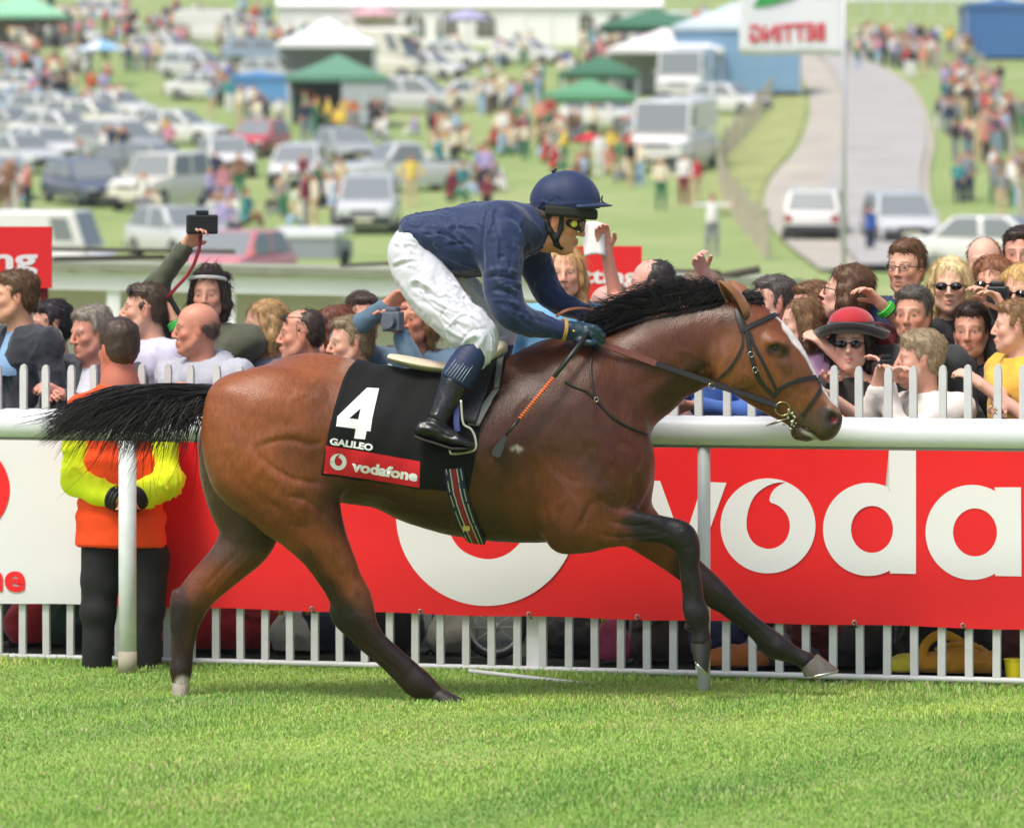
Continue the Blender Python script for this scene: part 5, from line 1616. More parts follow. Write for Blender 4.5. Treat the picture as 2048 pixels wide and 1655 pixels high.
def build_bridle():
    root = empty('bridle', hp(1540, 700), 0, 'black leather racing bridle with brown rubber grip reins on the bay horse', 'bridle')
    s = lambda *a, **k: strap_on(*a, parent=root, **k)
    s([(1474, 618), (1479, 640), (1486, 662)], 8.5, 'headpiece', mirror=True)
    s([(1490, 660), (1495, 685), (1499, 708), (1508, 737), (1517, 760), (1532, 777), (1549, 794)], 4.6, 'cheekpiece', mirror=True)
    s([(1497, 664), (1505, 690), (1516, 710), (1532, 741), (1547, 772), (1553, 788)], 3.4, 'cheekpiece', off=.0025, mirror=True)
    s([(1482, 661), (1500, 651), (1525, 640), (1545, 631), (1558, 626)], 5, 'browband', off=.004, mirror_join=True)
    s([(1482, 662), (1483, 688), (1470, 716), (1452, 741), (1434, 757)], 2.6, 'throatlash', mirror=True)
    s([(1548, 789), (1558, 776), (1578, 765), (1605, 757), (1630, 754)], 4.6, 'noseband', off=.0025, mirror_join=True)
    s([(1632, 756), (1639, 776), (1627, 796), (1615, 814), (1602, 832)], 3.6, 'grackle_strap', off=.003, mirror=True)
    for b in ((1499, 708), (1507, 738)):
        l, n = hit(*b, HB, .007)
        MB().tube([l + Vector((.011 * math.cos(a), 0, .011 * math.sin(a))) for a in np.linspace(0, 6.283, 13)], .0015, 5, cap=False).build('buckle', steel, root, True, world=True)
    # bit: loose ring, mouthpiece and the ring bit below
    for sg in (-1, 1):
        cpt = hp(1565, 817, sg * .068)
        MB().tube([cpt + Vector((.029 * math.cos(a), sg * .003 * math.sin(a), .027 * math.sin(a))) for a in np.linspace(0, 6.283, 29)], .0030, 7, cap=False).build('bit_ring', mat('gold brown ring', '#b8a878', rough=.25, metal=1), root, True, world=True)
    c0 = hp(1557, 843, 0)
    MB().tube([c0 + Vector((.050 * math.cos(a) , .075 * math.sin(a), .016 * math.cos(a) + -.006 * math.sin(a))) for a in np.linspace(0, 6.283, 33)], .0028, 7, cap=False).build('chin_ring', steel, root, True, world=True)
    c = Clay(hp(1555, 885, -.09), hp(1615, 805, .0), .0025)
    for (x, y, r) in ((1578, 820, .0085), (1585, 826, .007), (1576, 835, .008), (1590, 834, .006), (1583, 843, .007), (1568, 848, .006), (1581, 858, .0075), (1592, 846, .005), (1575, 828, .006), (1588, 852, .004)):
        l = hp(x, y, -.060 + (x % 3) * .004)
        c.ball(l, r, .004)
    c.chain([(*hp(1575, 822, -.06), .004), (*hp(1590, 834, -.055), .004), (*hp(1583, 850, -.055), .0045)], .003)
    V, Q = c.mesh(); mesh_obj('bit_cheek', V, Q, mat('tarnished steel', '#b0ae98', rough=.3, metal=.9), root, True, world=True)
    # reins, taut from hand to bit on both sides
    grip = mat('brown rubber grip', '#6e3d33', rough=.65, bump=.0012, bscale=320, noise=.15, nscale=80)
    def rein(a, b, w, m, name, dy0, dy1, n=10, sag=0):
        pts = []
        for i in range(n):
            t = i / (n - 1)
            pts.append(hp(a[0] + (b[0] - a[0]) * t, a[1] + (b[1] - a[1]) * t + sag * math.sin(math.pi * t), dy0 + (dy1 - dy0) * t))
        return ribbon(pts, [Vector((0, -1, .25)).normalized()] * n, w * S, .004, name, m, root)
    for sg in (-1, 1):
        ox, oy = (0, 0) if sg < 0 else (10, -32)
        rein((1200 + ox, 686 + oy), (1312, 727 + oy * .7), 7, grip, 'rein_grip', sg * .150, sg * .125)
        r = rein((1308, 726 + oy * .7), (1558, 812), 6.4, black_l, 'rein', sg * .124, sg * .066)
        if sg < 0:
            MB().box(-.006, .006, -.003, .003, -.012, .012).build('rein_stop', black_l, root, world=True, loc=None).location = hp(1322, 735, -.125) - root.location
    cpt = hp(1424, 772, -.100)
    MB().tube([cpt + Vector((.014 * math.cos(a), .004 * math.cos(a), .012 * math.sin(a))) for a in np.linspace(0, 6.283, 17)], .0022, 6, cap=False).build('martingale_ring', brass, root, True, world=True)
    P = bez([(1112, 633, -.125), (1126, 624, -.13), (1141, 619, -.12), (1162, 617, -.08), (1183, 620, -.02), (1198, 626, .04), (1210, 636, .06)], 22)
    ribbon([hp(a, b, d) for a, b, d in P], [Vector((0, -.6, .8)).normalized()] * 22, .0085, .004, 'rein_loop', mat('brown leather', '#7d4a30', rough=.5), root)
    # end of the reins hanging below the near hand
    P = bez([(1185, 690), (1181, 715), (1180, 745), (1184, 775), (1190, 795)], 18)
    MB().tube([hit(a, b, HB, .008)[0] for a, b in P], .0042, 6).build('rein_end', black_l, root, True, world=True)
    nk = empty('neck_strap', hp(1220, 820), 0, 'thin black breast strap running across the shoulder of the bay horse', 'strap')
    P = bez([(1129, 762), (1150, 772), (1172, 781), (1190, 797), (1222, 831), (1260, 853), (1292, 866)], 34)
    MB().tube([hit(a, b, HB, .004)[0] for a, b in P], .0050, 7).build('strap', black_l, nk, True, world=True)
    pts = [hit(a, b, HB, .004)[0] for a, b in P[-8:]]
    l = hit(1190, 797, HB, .010)[0]
    MB().tube([l + Vector((.008 * math.cos(a), 0, .009 * math.sin(a))) for a in np.linspace(0, 6.283, 13)], .0018, 5, cap=False).build('strap_ring', steel, nk, True, world=True)

def build_whip():
    root = empty('whip', hp(1100, 760, -.2), 0, 'black riding whip with red and yellow spiral shaft in the near hand of the jockey', 'whip')
    A, B, C_, D, E = hp(1180, 662, -.165), hp(1107, 755, -.262), hp(1038, 838, -.29), hp(1011, 871, -.295), hp(989, 912, -.30)
    MB().tube([A, (A + B) / 2, B], [.012, .0105, .008], 10).build('handle', mat('whip leather', '#1b211c', rough=.4), root, True, world=True)
    MB().tube([B, C_], [.0072, .0062], 10).build('shaft', mat('red whip binding', '#c8251f', rough=.5), root, True, world=True)
    d = (C_ - B); u = d.cross(Vector((0, 1, 0))).normalized(); w = d.cross(u).normalized()
    MB().tube([B + d * t + (u * math.cos(t * 2 * math.pi * 19) + w * math.sin(t * 2 * math.pi * 19)) * .0072 for t in np.linspace(0, 1, 260)], .0016, 5).build('spiral_binding', mat('yellow whip binding', '#e0b060', rough=.5), root, True, world=True)
    MB().tube([C_, D], [.0066, .005], 8).build('tip', mat('whip leather'), root, True, world=True)
    fl = MB()
    d = (E - D).normalized(); s = d.cross(Vector((0, 1, 0))).normalized()
    for q in (-.006, .004):
        o = Vector((0, q, 0)); vs = []
        prof = [(0, .006), (.25, .010), (.5, .016), (.85, .020), (1, .012)]
        L = (E - D).length
        for t, hw in prof:
            for k in (-1, 1): vs.append(D + o * (1 + t) + d * (L * t) + s * hw * k)
        n0 = len(vs)
        vs += [v + Vector((0, .0025, 0)) for v in vs]
        fs = []
        for i in range(4):
            a = 2 * i; fs += [(a, a + 1, a + 3, a + 2), (n0 + a + 2, n0 + a + 3, n0 + a + 1, n0 + a), (a, a + 2, n0 + a + 2, n0 + a), (a + 3, a + 1, n0 + a + 1, n0 + a + 3)]
        fs.append((8, 9, n0 + 9, n0 + 8))
        fl.add(vs, fs)
    fl.build('flap', mat('whip flap leather', '#2c322c', rough=.5), root, world=True)
ct = build_cloth(); build_saddle(ct); build_bridle(); build_whip()
# ---------------------------------------------------------------- running rail, picket fence, banner
RA, RB = 20.6, .342
FA, FB = 21.13, .38
def rl(X, Z, a=RA, b=RB): return Vector((X, a - b * X, Z))
plastic = mat('white rail plastic', '#dadde2', rough=.38, noise=.03, nscale=5, bump=.0006, bscale=30)
post_m = mat('aluminium post', '#ccd3d1', rough=.45, noise=.08, nscale=14)
def build_rail():
    root = empty('running_rail', rl(0, 0), 0, 'white plastic racecourse running rail on grey posts behind the galloping horse', 'rail')
    n = 28; pts = [rl(x, 1.065) for x in np.linspace(-4.5, 4.5, 25)]
    MB().tube(pts, .062, n, ry=.052).build('top_rail', plastic, root, True, world=True)
    dark = mat('rail shadow line', '#7d7f74', rough=.6)  # grey strip that paints the shadow line beneath the rail
    MB().tube([p - Vector((0, 0, .062)) for p in pts], .006, 6, ry=.03).build('shadow_strip', dark, root, world=True)
    for px, foot, w in ((255, 1355, .038), (1408, 1392, .026)):
        p = on_line(px, 1000, RA, RB); 
        mb = MB().tube([(p.x, p.y, -.1), (p.x, p.y, 1.0)], w, 16)
        o = mb.build('post', post_m, root, True, world=True)
        if w > .03:
            MB().tube([(p.x, p.y, .01), (p.x, p.y, .11)], w * 1.06, 16).build('collar', mat('muddy post foot', '#a39d8a', rough=.8, noise=.2), root, True, world=True)
    # mark on the rail where two lengths join
    for px in (1640,):
        p = on_line(px, 860, RA, RB)
    return root
build_rail()

pick_m = mat('white picket paint', '#cdcfd0', rough=.55, noise=.08, nscale=12)
def build_fence():
    root = empty('picket_fence', rl(0, 0, FA, FB), 0, 'white metal picket crowd fence between the spectators and the running rail', 'fence')
    d = Vector((1, -FB, 0)).normalized(); nrm = Vector((-d.y, d.x, 0))
    bar = lambda X: .016 + (X + 2.0) * .0055
    pts = [rl(x, bar(x), FA, FB) for x in np.linspace(-4.2, 4.2, 15)]
    MB().tube([p + Vector((0, 0, .012)) for p in pts], .013, 8).build('bottom_rail', pick_m, root, True, world=True)
    MB().tube([rl(x, 1.10, FA, FB) + nrm * .02 for x in np.linspace(-4.2, 4.2, 9)], .015, 8).build('top_rail', pick_m, root, True, world=True)
    me = None; k = 0
    X = -4.1; foot_m = mat('bare stake wood', '#8a7c66', rough=.9, noise=.2)
    base = None
    while X < 4.1:
        p = rl(X, 0, FA, FB)
        if base is None:
            M = Matrix((( d.x, nrm.x, 0, 0), (d.y, nrm.y, 0, 0), (0, 0, 1, 0), (0, 0, 0, 1)))
            mb = MB()
            prof = [(-.016, 0), (.016, 0), (.016, 1.262), (.011, 1.283), (0, 1.290), (-.011, 1.283), (-.016, 1.262)]
            vs = [M @ Vector((a, q, z)) for q in (-.009, .009) for a, z in prof]
            nn = len(prof)
            fs = [tuple(range(nn)), tuple(range(2 * nn - 1, nn - 1, -1))] + [(i, i + nn, (i + 1) % nn + nn, (i + 1) % nn) for i in range(nn)]
            base = mesh_obj('picket', vs, fs, pick_m, root)
            o = base
        else:
            o = base.copy(); COL.objects.link(o)
        o.location = (p - root.location) + Vector((0, 0, bar(X) + .005 + math.sin(X * 7.3) * .004))
        o.rotation_euler = (math.sin(X * 13) * .004, math.sin(X * 29) * .006, 0)
        X += .1085
    for X0 in (.02 + .055, -2.3, 2.35):
        p = rl(X0 if X0 != .075 else on_line(1063, 1200, FA, FB).x, 0, FA, FB)
        MB().box(-.028, .028, -.02, .02, -.06, 1.28, M=Matrix.Translation(p + nrm * .034) @ Matrix.Rotation(math.atan2(d.y, d.x), 4, 'Z')).build('post', mat('white post paint', '#e0e2e3', rough=.5), root, world=True)
    # short stakes below the bottom rail on the right where the ground drops
    X = -.2; b0 = None
    while X < 3.4:
        p = rl(X + .054, 0, FA, FB)
        if b0 is None:
            b0 = MB().box(-.012, .012, -.010, .010, -.09, 0).build('stake', foot_m, root)
            o = b0
        else:
            o = b0.copy(); COL.objects.link(o)
        o.location = (p - root.location) + Vector((0, 0, bar(X)))
        X += .1085
    pole = empty('loose_pole', on_line(1090, 1360, 20.9, .3), 0, 'thin white pole lying loose in the grass at the fence foot', 'pole')
    MB().tube([on_line(938, 1341, 20.75, .36) , on_line(1235, 1374, 20.75, .36)], .009, 8).build('tube', pick_m, pole, True, world=True)
build_fence()

def plane_shape(name, bm, m, off, parent, a=FA - .030, b=FB, th=.0012):
    """flat 2d shape in picture pixels laid on the banner plane, with a little thickness"""
    d = Vector((1, -b, 0)).normalized(); nrm = Vector((d.y, -d.x, 0))
    bmesh.ops.recalc_face_normals(bm, faces=bm.faces[:])
    V = [on_line(v.co.x, v.co.y, a - off, b) for v in bm.verts]
    Fc = [[v.index for v in f.verts] for f in bm.faces]
    bm.free()
    return mesh_obj(name, V, Fc, m, parent, world=True)

def build_banner():
    red = mat('red banner vinyl', '#ea1820', rough=.5, noise=.05, nscale=3, bump=.006, bscale=3.5)
    white = mat('white banner vinyl', '#e4e4e8', rough=.5, noise=.03, nscale=3)
    wp = mat('white banner print', '#e8e8ea', rough=.5)
    rp = mat('red banner print', '#f01a22', rough=.5)
    def sheet(name, px0, px1, m, label):
        """hung cloth with shallow folds"""
        a, b = FA - .030, FB
        X0, X1 = on_line(px0, 1000, a, b).x, on_line(px1, 1000, a, b).x
        root = empty(name, rl((X0 + X1) / 2, .26, a, b), 0, label, 'banner', 'advertising banners on the picket fence')
        nx, nz = 60, 14; vs = []
        for i in range(nx):
            X = X0 + (X1 - X0) * i / (nx - 1)
            for j in range(nz):
                t = j / (nz - 1); Z = .262 + t * (1.045 - .262) + (.003 * math.sin(X * 9) if j == 0 else 0)
                w = .0022 * math.sin(X * 5.1 + t * 2) * (1 - t)
                vs.append(Vector((X, a - b * X + w, Z)))
        fs = [(i * nz + j, (i + 1) * nz + j, (i + 1) * nz + j + 1, i * nz + j + 1) for i in range(nx - 1) for j in range(nz - 1)]
        o = mesh_obj('sheet', vs, fs, m, root, True, world=True)
        return root
    R = sheet('banner', 166, 3300, red, 'red advertising banner with white speech mark logo and white lettering on picket fence')
    W = sheet('banner', -900, 162, white, 'white advertising banner with red circle and red letters at far left')
    tie = mat('black cable tie', '#1a1a1c', rough=.5); ring_m = mat('banner eyelet', '#b8b6a8', rough=.3, metal=.8)
    for RT, px0, px1 in ((R, 190, 2400), (W, -500, 150)):
        for px in range(px0, px1, 217):
            p = on_line(px, 1212 + (px - 100) * .0258 - 9, FA - .036, FB)
            MB().tube([p + Vector((.009 * math.cos(a), 0, .009 * math.sin(a))) for a in np.linspace(0, 6.2832, 13)], .0028, 5, cap=False).build('eyelet', ring_m, RT, True, world=True)
            MB().tube([p, p + Vector((.006, -.004, -.016)), p + Vector((.016, .03, -.022))], .0022, 5).build('cable_tie', tie, RT, True, world=True)
    # large speech mark logo behind the horse's belly
    plane_shape('logo', bm_poly(ring_pts2(973, 1030, 181, 80), [drop_pts(973, 1030, 181)]), wp, .0035, R)
    plane_shape('letter_v', bm_poly([(1258, 961), (1320, 961), (1366, 1088), (1406, 963), (1453, 965), (1390, 1142), (1340, 1141)]), wp, .0035, R)
    plane_shape('letter_o', bm_poly(ring_pts2(1536, 1051, 95, 64), [drop_pts(1536, 1051, 95)]), wp, .0035, R)
    # d: bowl and stem
    plane_shape('letter_d', bm_poly([(1832, 898), (1832, 1147), (1780, 1146)] + [(1737 + 91 * math.cos(t), 1058 + 93 * math.sin(t)) for t in np.linspace(math.radians(62), math.radians(298), 40)] + [(1779, 985), (1778, 897)],
                                    [ring_pts2(1744, 1058, 42, 36, 47)]), wp, .0035, R)
    plane_shape('letter_a', bm_poly([(2042, 974), (2043, 1152), (1990, 1151)] + [(1944 + 93 * math.cos(t), 1064 + 95 * math.sin(t)) for t in np.linspace(math.radians(60), math.radians(300), 40)] + [(1989, 974)],
                                    [ring_pts2(1950, 1064, 44, 36, 48)]), wp, .0035, R)
    plane_shape('letter_f', bm_poly([(2075, 1155), (2075, 1020), (2055, 1020), (2055, 980), (2075, 980), (2075, 940), (2100, 905), (2150, 903), (2150, 945), (2132, 950), (2129, 980), (2150, 982), (2150, 1022), (2129, 1022), (2129, 1157)]), wp, .0035, R)
    plane_shape('circle', bm_poly(ring_pts2(-76, 978, 95, 60), [drop_pts(-76, 978, 95)]), rp, .0035, W)
    plane_shape('lettering', bm_text('ne', ((-33, 1161), (50, 1163)), 42, .03), rp, .0035, W)
build_banner()
# ---------------------------------------------------------------- spectators at the fence
def cloth_m(hexc, name=None, rough=.8):
    return mat(name or ('fabric ' + hexc), hexc, rough=rough, noise=.14, nscale=16, bump=.002, bscale=60, sheen=.25)
def hair_m(hexc):
    return mat('hair ' + hexc, hexc, rough=.5, noise=.45, nscale=60, bump=.003, bscale=130, stretch=(1, 1, .4))

def limb(a, b, L1, L2, bend):
    """elbow between shoulder a and hand b, bent towards direction bend"""
    a, b = np.array(a, float), np.array(b, float); d = b - a; L = np.linalg.norm(d)
    if L > (L1 + L2) * .995:
        b = a + d / L * (L1 + L2) * .995; d = b - a; L = np.linalg.norm(d)
    x = (L1 ** 2 - L2 ** 2 + L ** 2) / (2 * L); h = math.sqrt(max(L1 ** 2 - x ** 2, 0))
    bd = np.array(bend, float); u = d / L; bd = bd - u * (bd @ u); bd /= np.linalg.norm(bd) + 1e-9
    return a + u * x + bd * h, b

def hair_obj(Vh, Qh, f, hair, root, seed):
    """solid hair mass with loose strands combed over it"""
    R = np.random.default_rng(seed); style = hair[0]
    N = normals(Vh, Qh); n = 1500 if style in ('short', 'quiff', 'bob', 'curly') else 2000 if style == 'long' else 600
    ids = R.integers(0, len(Vh), n)
    P = Vh[ids] - N[ids] * .004; up = f.R @ np.array([0, 0, 1.0]); bk = f.R @ np.array([-1.0, 0, 0])
    flow = (-up * (1.0 if style in ('long', 'bob') else .55) + bk * .45)[None] + R.normal(0, .45 if style == 'curly' else .28, (n, 3))
    flow = flow - N[ids] * np.sum(flow * N[ids], 1)[:, None]; flow /= np.linalg.norm(flow, axis=1)[:, None] + 1e-9
    L = {'long': .09, 'bob': .06, 'curly': .05}.get(style, .032) * R.uniform(.5, 1.3, n)
    lift = R.uniform(.0005, .007, n)
    t = np.linspace(0, 1, 4)
    S_ = P[:, None] + flow[:, None] * (L[:, None, None] * t[None, :, None]) + N[ids][:, None] * ((lift[:, None] * np.sin(t * 2.6)[None] * 1.6)[:, :, None] - (L[:, None] ** 2 * 3.2 * t[None] ** 2)[:, :, None])
    core = mesh_obj('hair', Vh - N * .003, Qh, hair_m(hair[1]), root, True, world=True)
    h = hair_mesh('strands', list(S_), hair_m(hair[1]), core, .0010)
def spectator(px, py, D, yaw, hair, skin, top, label, pitch=0, byaw=None, arms=(None, None), sleeve='long', female=False, child=1.0,
              trousers='#23252b', collar=None, roll=0, bald=False, extras=(), fat=1.0, brow=None, smile=False, big=1.0):
    hd = at(px, py, D); s = .97 * child
    R = rotm(math.radians(yaw), math.radians(pitch), math.radians(roll))
    f = Fr(hd, R, s)
    by = math.radians(yaw if byaw is None else byaw)
    fw = np.array([math.cos(by), math.sin(by), 0]); lf = np.array([-math.sin(by), math.cos(by), 0]); up = np.array([0, 0, 1.0])
    root = empty('person', (hd.x, D + .12, 0), 0, label, 'person', 'spectators standing behind the picket fence')
    nb = np.array(hd) - fw * .045 * s - up * .155 * s         # base of neck
    ch = nb - up * .10 * s - fw * .01
    lean = max(0, 1.50 * child - hd.z)
    hip = np.array([nb[0], nb[1] + .12 + lean * .9, min(.97, nb[2] - .42)])
    sw = .185 * s * fat
    sh = [ch + lf * sw * g + up * .055 * s for g in (1, -1)]
    A = []
    for g, arm, q in ((1, arms[0], 0), (-1, arms[1], 1)):
        a = sh[q]
        if arm is None:
            hand = a + up * -.50 * s + fw * .12 + lf * g * .05; bend = -fw + lf * g * .4
        else:
            hand = np.array(at(*arm[:3])); bend = np.array(arm[3]) if len(arm) > 3 else (-up * .9 + lf * g * .5 - fw * .1)
        e, hnd = limb(a, hand, .29 * s, .26 * s, bend)
        A.append((a, e, hnd))
    lo = np.min([np.array(hd) - .16, hip - .22] + [x - .12 for t in A for x in t], axis=0)
    hi = np.max([np.array(hd) + .17, hip + .22] + [x + .12 for t in A for x in t], axis=0)
    lo[2] = max(lo[2], .8)
    c = Clay(lo, hi, .0078)
    clay_head(c, f, female)
    c.chain([(*f(-.022, 0, -.03), .054 * s), (*(nb + up * .01), (.050 if female else .060) * s)], .025)
    c.chain([(*(nb - up * .03), .07 * s), (*ch, .10 * s), (*(ch * .4 + hip * .6), .10 * s), (*hip, .11 * s)], .04)
    c.chain([(*sh[0], .05 * s), (*ch, .08 * s), (*sh[1], .05 * s)], .04)
    for (a, e, hnd), arm, g in zip(A, arms, (1, -1)):
        c.chain([(*a, .046 * s), (*e, .036 * s), (*hnd, .026 * s)], .03)
        d = hnd - e; d /= np.linalg.norm(d)
        pn = fw * .4 - lf * g * .6 if arm is None or len(arm) < 5 else np.array(arm[4])
        clay_hand(c, hnd, d, pn, 1 if g < 0 else -1, curl=.55 if arm is not None else .35, s=s * .95, r=.0098)
    V, Q = c.mesh(); V = relax(V, Q, 1)
    sk = np.array(srgb(skin)) * np.array([1.06, 1.10, 1.12]) + .015
    C = face_colour(V, f, sk, brow=srgb(brow or hair[1]), flush=.45 if not female else .3, lip=srgb('#b8564e') if female else None)
    C = C * (1 + .05 * fbm(V, 12, 5, 2))[:, None]
    mesh_obj('body', V, Q, skin_m, root, True, colors=np.clip(C, 0, 1), world=True)
    if hair[0]:
        Vh, Qh = clay_hair(f, hair[0], .0085, big=hair[2] if len(hair) > 2 else 1.0)
        hair_obj(Vh, Qh, f, hair, root, int(px))
    # top
    c = Clay(lo - .05, hi + .05, .0105)
    tw = .155 * s * fat
    c.chain([(*(ch + lf * .07), .115 * s), (*(hip + lf * .06 + up * .02), .125 * s * fat)], .05)
    c.chain([(*(ch - lf * .07), .115 * s), (*(hip - lf * .06 + up * .02), .125 * s * fat)], .05)
    c.chain([(*(sh[0] - up * .01), .072 * s), (*(ch + up * .02), .10 * s), (*(sh[1] - up * .01), .072 * s)], .05)
    c.chain([(*(nb - up * .035), .075 * s), (*(ch), .10 * s)], .05)
    for a, e, hnd in A:
        if sleeve == 'long':
            c.chain([(*a, .068 * s), (*e, .052 * s), (*(hnd * .93 + e * .07), .040 * s)], .04)
        elif sleeve == 'short':
            c.chain([(*a, .072 * s), (*(a * .35 + e * .65), .062 * s)], .04)
        elif sleeve == 'none':
            pass
    if collar == 'hood': c.chain([(*(nb - fw * .05 + lf * .07), .05), (*(nb - fw * .09 + up * .0), .06), (*(nb - fw * .05 - lf * .07), .05), (*(nb + fw * .07 - up * .06), .035), (*(nb - fw * .05 + lf * .07), .05)], .03)
    c.chain([(*(np.array(hd) - up * .05 * s), .03), (*(nb + up * .035 + fw * .004), .064 * s), (*(nb + up * .06 + fw * .015), .075 * s)], .015, '-')
    if collar in ('vneck', 'suit'): c.chain([(*(nb + fw * .11 + up * .03), .06), (*(nb + fw * .13 - up * .13), .03)], .02, '-')
    V, Q = c.mesh(); V = relax(V, Q, 1); N = normals(V, Q)
    sd_ = int(px * 7 + py) % 97
    V = V + N * (fbm(V, 5.5, sd_, 3) * .005)[:, None]
    V = creases(V, normals(V, Q), .009, 5, (.3 * math.sin(sd_), .2, 1), sd_, .45)
    mesh_obj('jacket' if collar == 'suit' else 'top', V, Q, cloth_m(top), root, True, world=True)
    if collar in ('suit', 'vneck'):
        c = Clay(nb - .2, nb + .2, .010)
        c.chain([(*(nb - up * .0), .070 * s), (*(nb - up * .16 + fw * .03), .105 * s)], .03)
        c.chain([(*(np.array(hd) - up * .05 * s), .03), (*(nb + up * .045 + fw * .012), .062 * s)], .01, '-')
        V, Q = c.mesh(); V = relax(V, Q, 1)
        mesh_obj('shirt', V, Q, cloth_m(extras[0] if extras and isinstance(extras[0], str) else '#c9cbd6'), root, True, world=True)
    # trousers and shoes, seen between the pickets below the banner
    c = Clay((hip[0] - .34, hip[1] - .35, -.01), (hip[0] + .34, hip[1] + .35, hip[2] + .12), .02)
    for g in (1, -1):
        kn = hip + lf * g * .11 + fw * .03; kn[2] = .50; ft = hip + lf * g * .12; ft[2] = .07
        c.chain([(*(hip + lf * g * .07 - up * .02), .105 * s), (*kn, .075 * s), (*ft, .058)], .04)
    V, Q = c.mesh(); V = relax(V, Q, 1); N = normals(V, Q)
    V = V + N * (fbm(V, 6, sd_ + 1, 2) * .006)[:, None]
    mesh_obj('trousers', V, Q, cloth_m(trousers), root, True, world=True)
    c = Clay((hip[0] - .34, hip[1] - .4, -.01), (hip[0] + .34, hip[1] + .4, .14), .014)
    for g in (1, -1):
        ft = hip + lf * g * .12; ft[2] = .045
        c.chain([(*ft, .045), (*(ft + fw * .10), .042), (*(ft + fw * .17 - up * .01), .034)], .02)
    V, Q = c.mesh(); mesh_obj('shoes', V, Q, mat('dark shoe leather', '#1c1816', rough=.5), root, True, world=True)
    return root, f, A, fw, lf, nb

def sunglasses(root, f, on_top=False, dark=True):
    m = mat('dark sunglass lens', '#08080a', rough=.1, spec=.8) if dark else mat('thin metal frame', '#6b655c', rough=.3, metal=.8)
    mb = MB(); dz = .082 if on_top else .006; dx = -.02 if on_top else 0
    for g in (-1, 1):
        n = 14
        pts = [Vector(f(.098 + dx - abs(math.cos(a)) * .004, g * .032 + .024 * math.cos(a), dz + .016 * math.sin(a))) for a in np.linspace(0, 2 * math.pi, n + 1)]
        if dark:
            mb.add(pts[:-1] + [Vector(f(.106 + dx, g * .032, dz))], [(i, (i + 1) % n, n) for i in range(n)])
        mb.tube(pts, .0022 if dark else .0016, 5, cap=False)
        mb.tube([Vector(f(.095 + dx, g * .056, dz + .004)), Vector(f(.07 + dx, g * .074, dz + .004)), Vector(f(-.01, g * .080, dz + .002))], .0022, 5)
    mb.tube([Vector(f(.1 + dx, -.010, dz + .004)), Vector(f(.1 + dx, .010, dz + .004))], .0022, 5)
    return mb.build('sunglasses' if dark else 'glasses', m, root, False, world=True)

def hand_camera(px, py, D, yaw, label, w=.13, lens=.05, col='#17181b', name='camera'):
    p = at(px, py, D); root = empty(name, p, math.radians(yaw), label, 'camera')
    m = mat('camera body ' + col, col, rough=.45, noise=.1, nscale=40)
    b = MB().box(-.025, .025, -w / 2, w / 2, -.045, .042).build('camera_body', m, root); bevel(b, .008)
    t = MB().box(-.022, .022, -.028, .028, .040, .062).build('viewfinder', m, root); bevel(t, .006)
    if lens:
        o = MB().tube([(.02, 0, 0), (.02 + lens, 0, 0)], [.034, .032], 18).build('lens', m, root); shade(o, 40)
    return root

def bandring(root, p, d, r, name, col, w=.012):
    d = Vector(d).normalized(); u = d.orthogonal().normalized(); v = d.cross(u)
    mb = MB()
    for q in (-w / 2, 0, w / 2):
        mb.tube([Vector(p) + d * q + (u * math.cos(a) + v * math.sin(a)) * r for a in np.linspace(0, 2 * math.pi, 17)], w / 3, 5, cap=False)
    return mb.build(name, mat('band ' + col, col, rough=.5), root, True, world=True)

# depth of the fence at a picture column, then how far behind it someone stands
def FD(px, back=.35):
    return FA / (1 + FB * (px - 1024) / F) + back

# --- left of the horse
r, f, A, fw, lf, nb = spectator(28, 597, FD(28, .45), 196, ('short', '#5f452a', 1.04), '#cf9678', '#20242f', 'man with brown hair in a navy blazer over a pale blue shirt at far left', collar='suit', extras=('#7ea3c8',), byaw=-140, pitch=-4)
spectator(182, 668, FD(182, .50), 215, ('short', '#8d8578'), '#c98672', '#3a3b40', 'grey haired man in a charcoal suit leaning beside the steward, hands on the fence', collar='suit', byaw=-120, pitch=6, arms=((130, 792, FD(130, .12)), (95, 798, FD(95, .12))))
r, f, A, fw, lf, nb = spectator(288, 622, FD(288, .75), 186, ('short', '#4a3a2c'), '#d19a80', '#c9c6dc', 'man in a pale lilac shirt with sunglasses pushed up on his short hair', byaw=-150, pitch=-4)
sunglasses(r, f, True)
r, f, A, fw, lf, nb = spectator(418, 592, FD(418, .95), -100, ('curly', '#3a2c22'), '#cf9479', '#4b4f3c', 'woman with dark curly hair and white headband holding a camera high above the crowd', female=True, byaw=-110, collar='vneck', extras=('#5a78a8',),
    arms=((350, 642, FD(350, .80)), (372, 492, FD(372, .80), (-1, 0, -.1))))
MB().tube([Vector(f(.065 * math.cos(a) + .022, .082 * math.sin(a), .078 + .012 * math.cos(a))) for a in np.linspace(-2.2, 2.2, 20)], .009, 8).build('headband', mat('white headband', '#d8d6d0'), r, True, world=True)
bandring(r, A[0][2] * .93 + A[0][1] * .07, A[0][2] - A[0][1], .037, 'wristband', '#35b348', .02)
hand_camera(404, 448, FD(404, .78), 100, 'black camera held high in the raised hand above the bald spectator', .14, .045)
st = empty('camera_strap', at(400, 480, FD(400, .8)), 0, 'dark red camera strap hanging below the raised black camera', 'strap')
MB().tube([at(a, b, FD(400, .78)) for a, b in ((402, 470), (398, 500), (388, 528), (374, 552), (352, 575), (334, 596))], .008, 6, ry=.003).build('webbing', mat('dark red webbing', '#8a1626'), st, True, world=True)
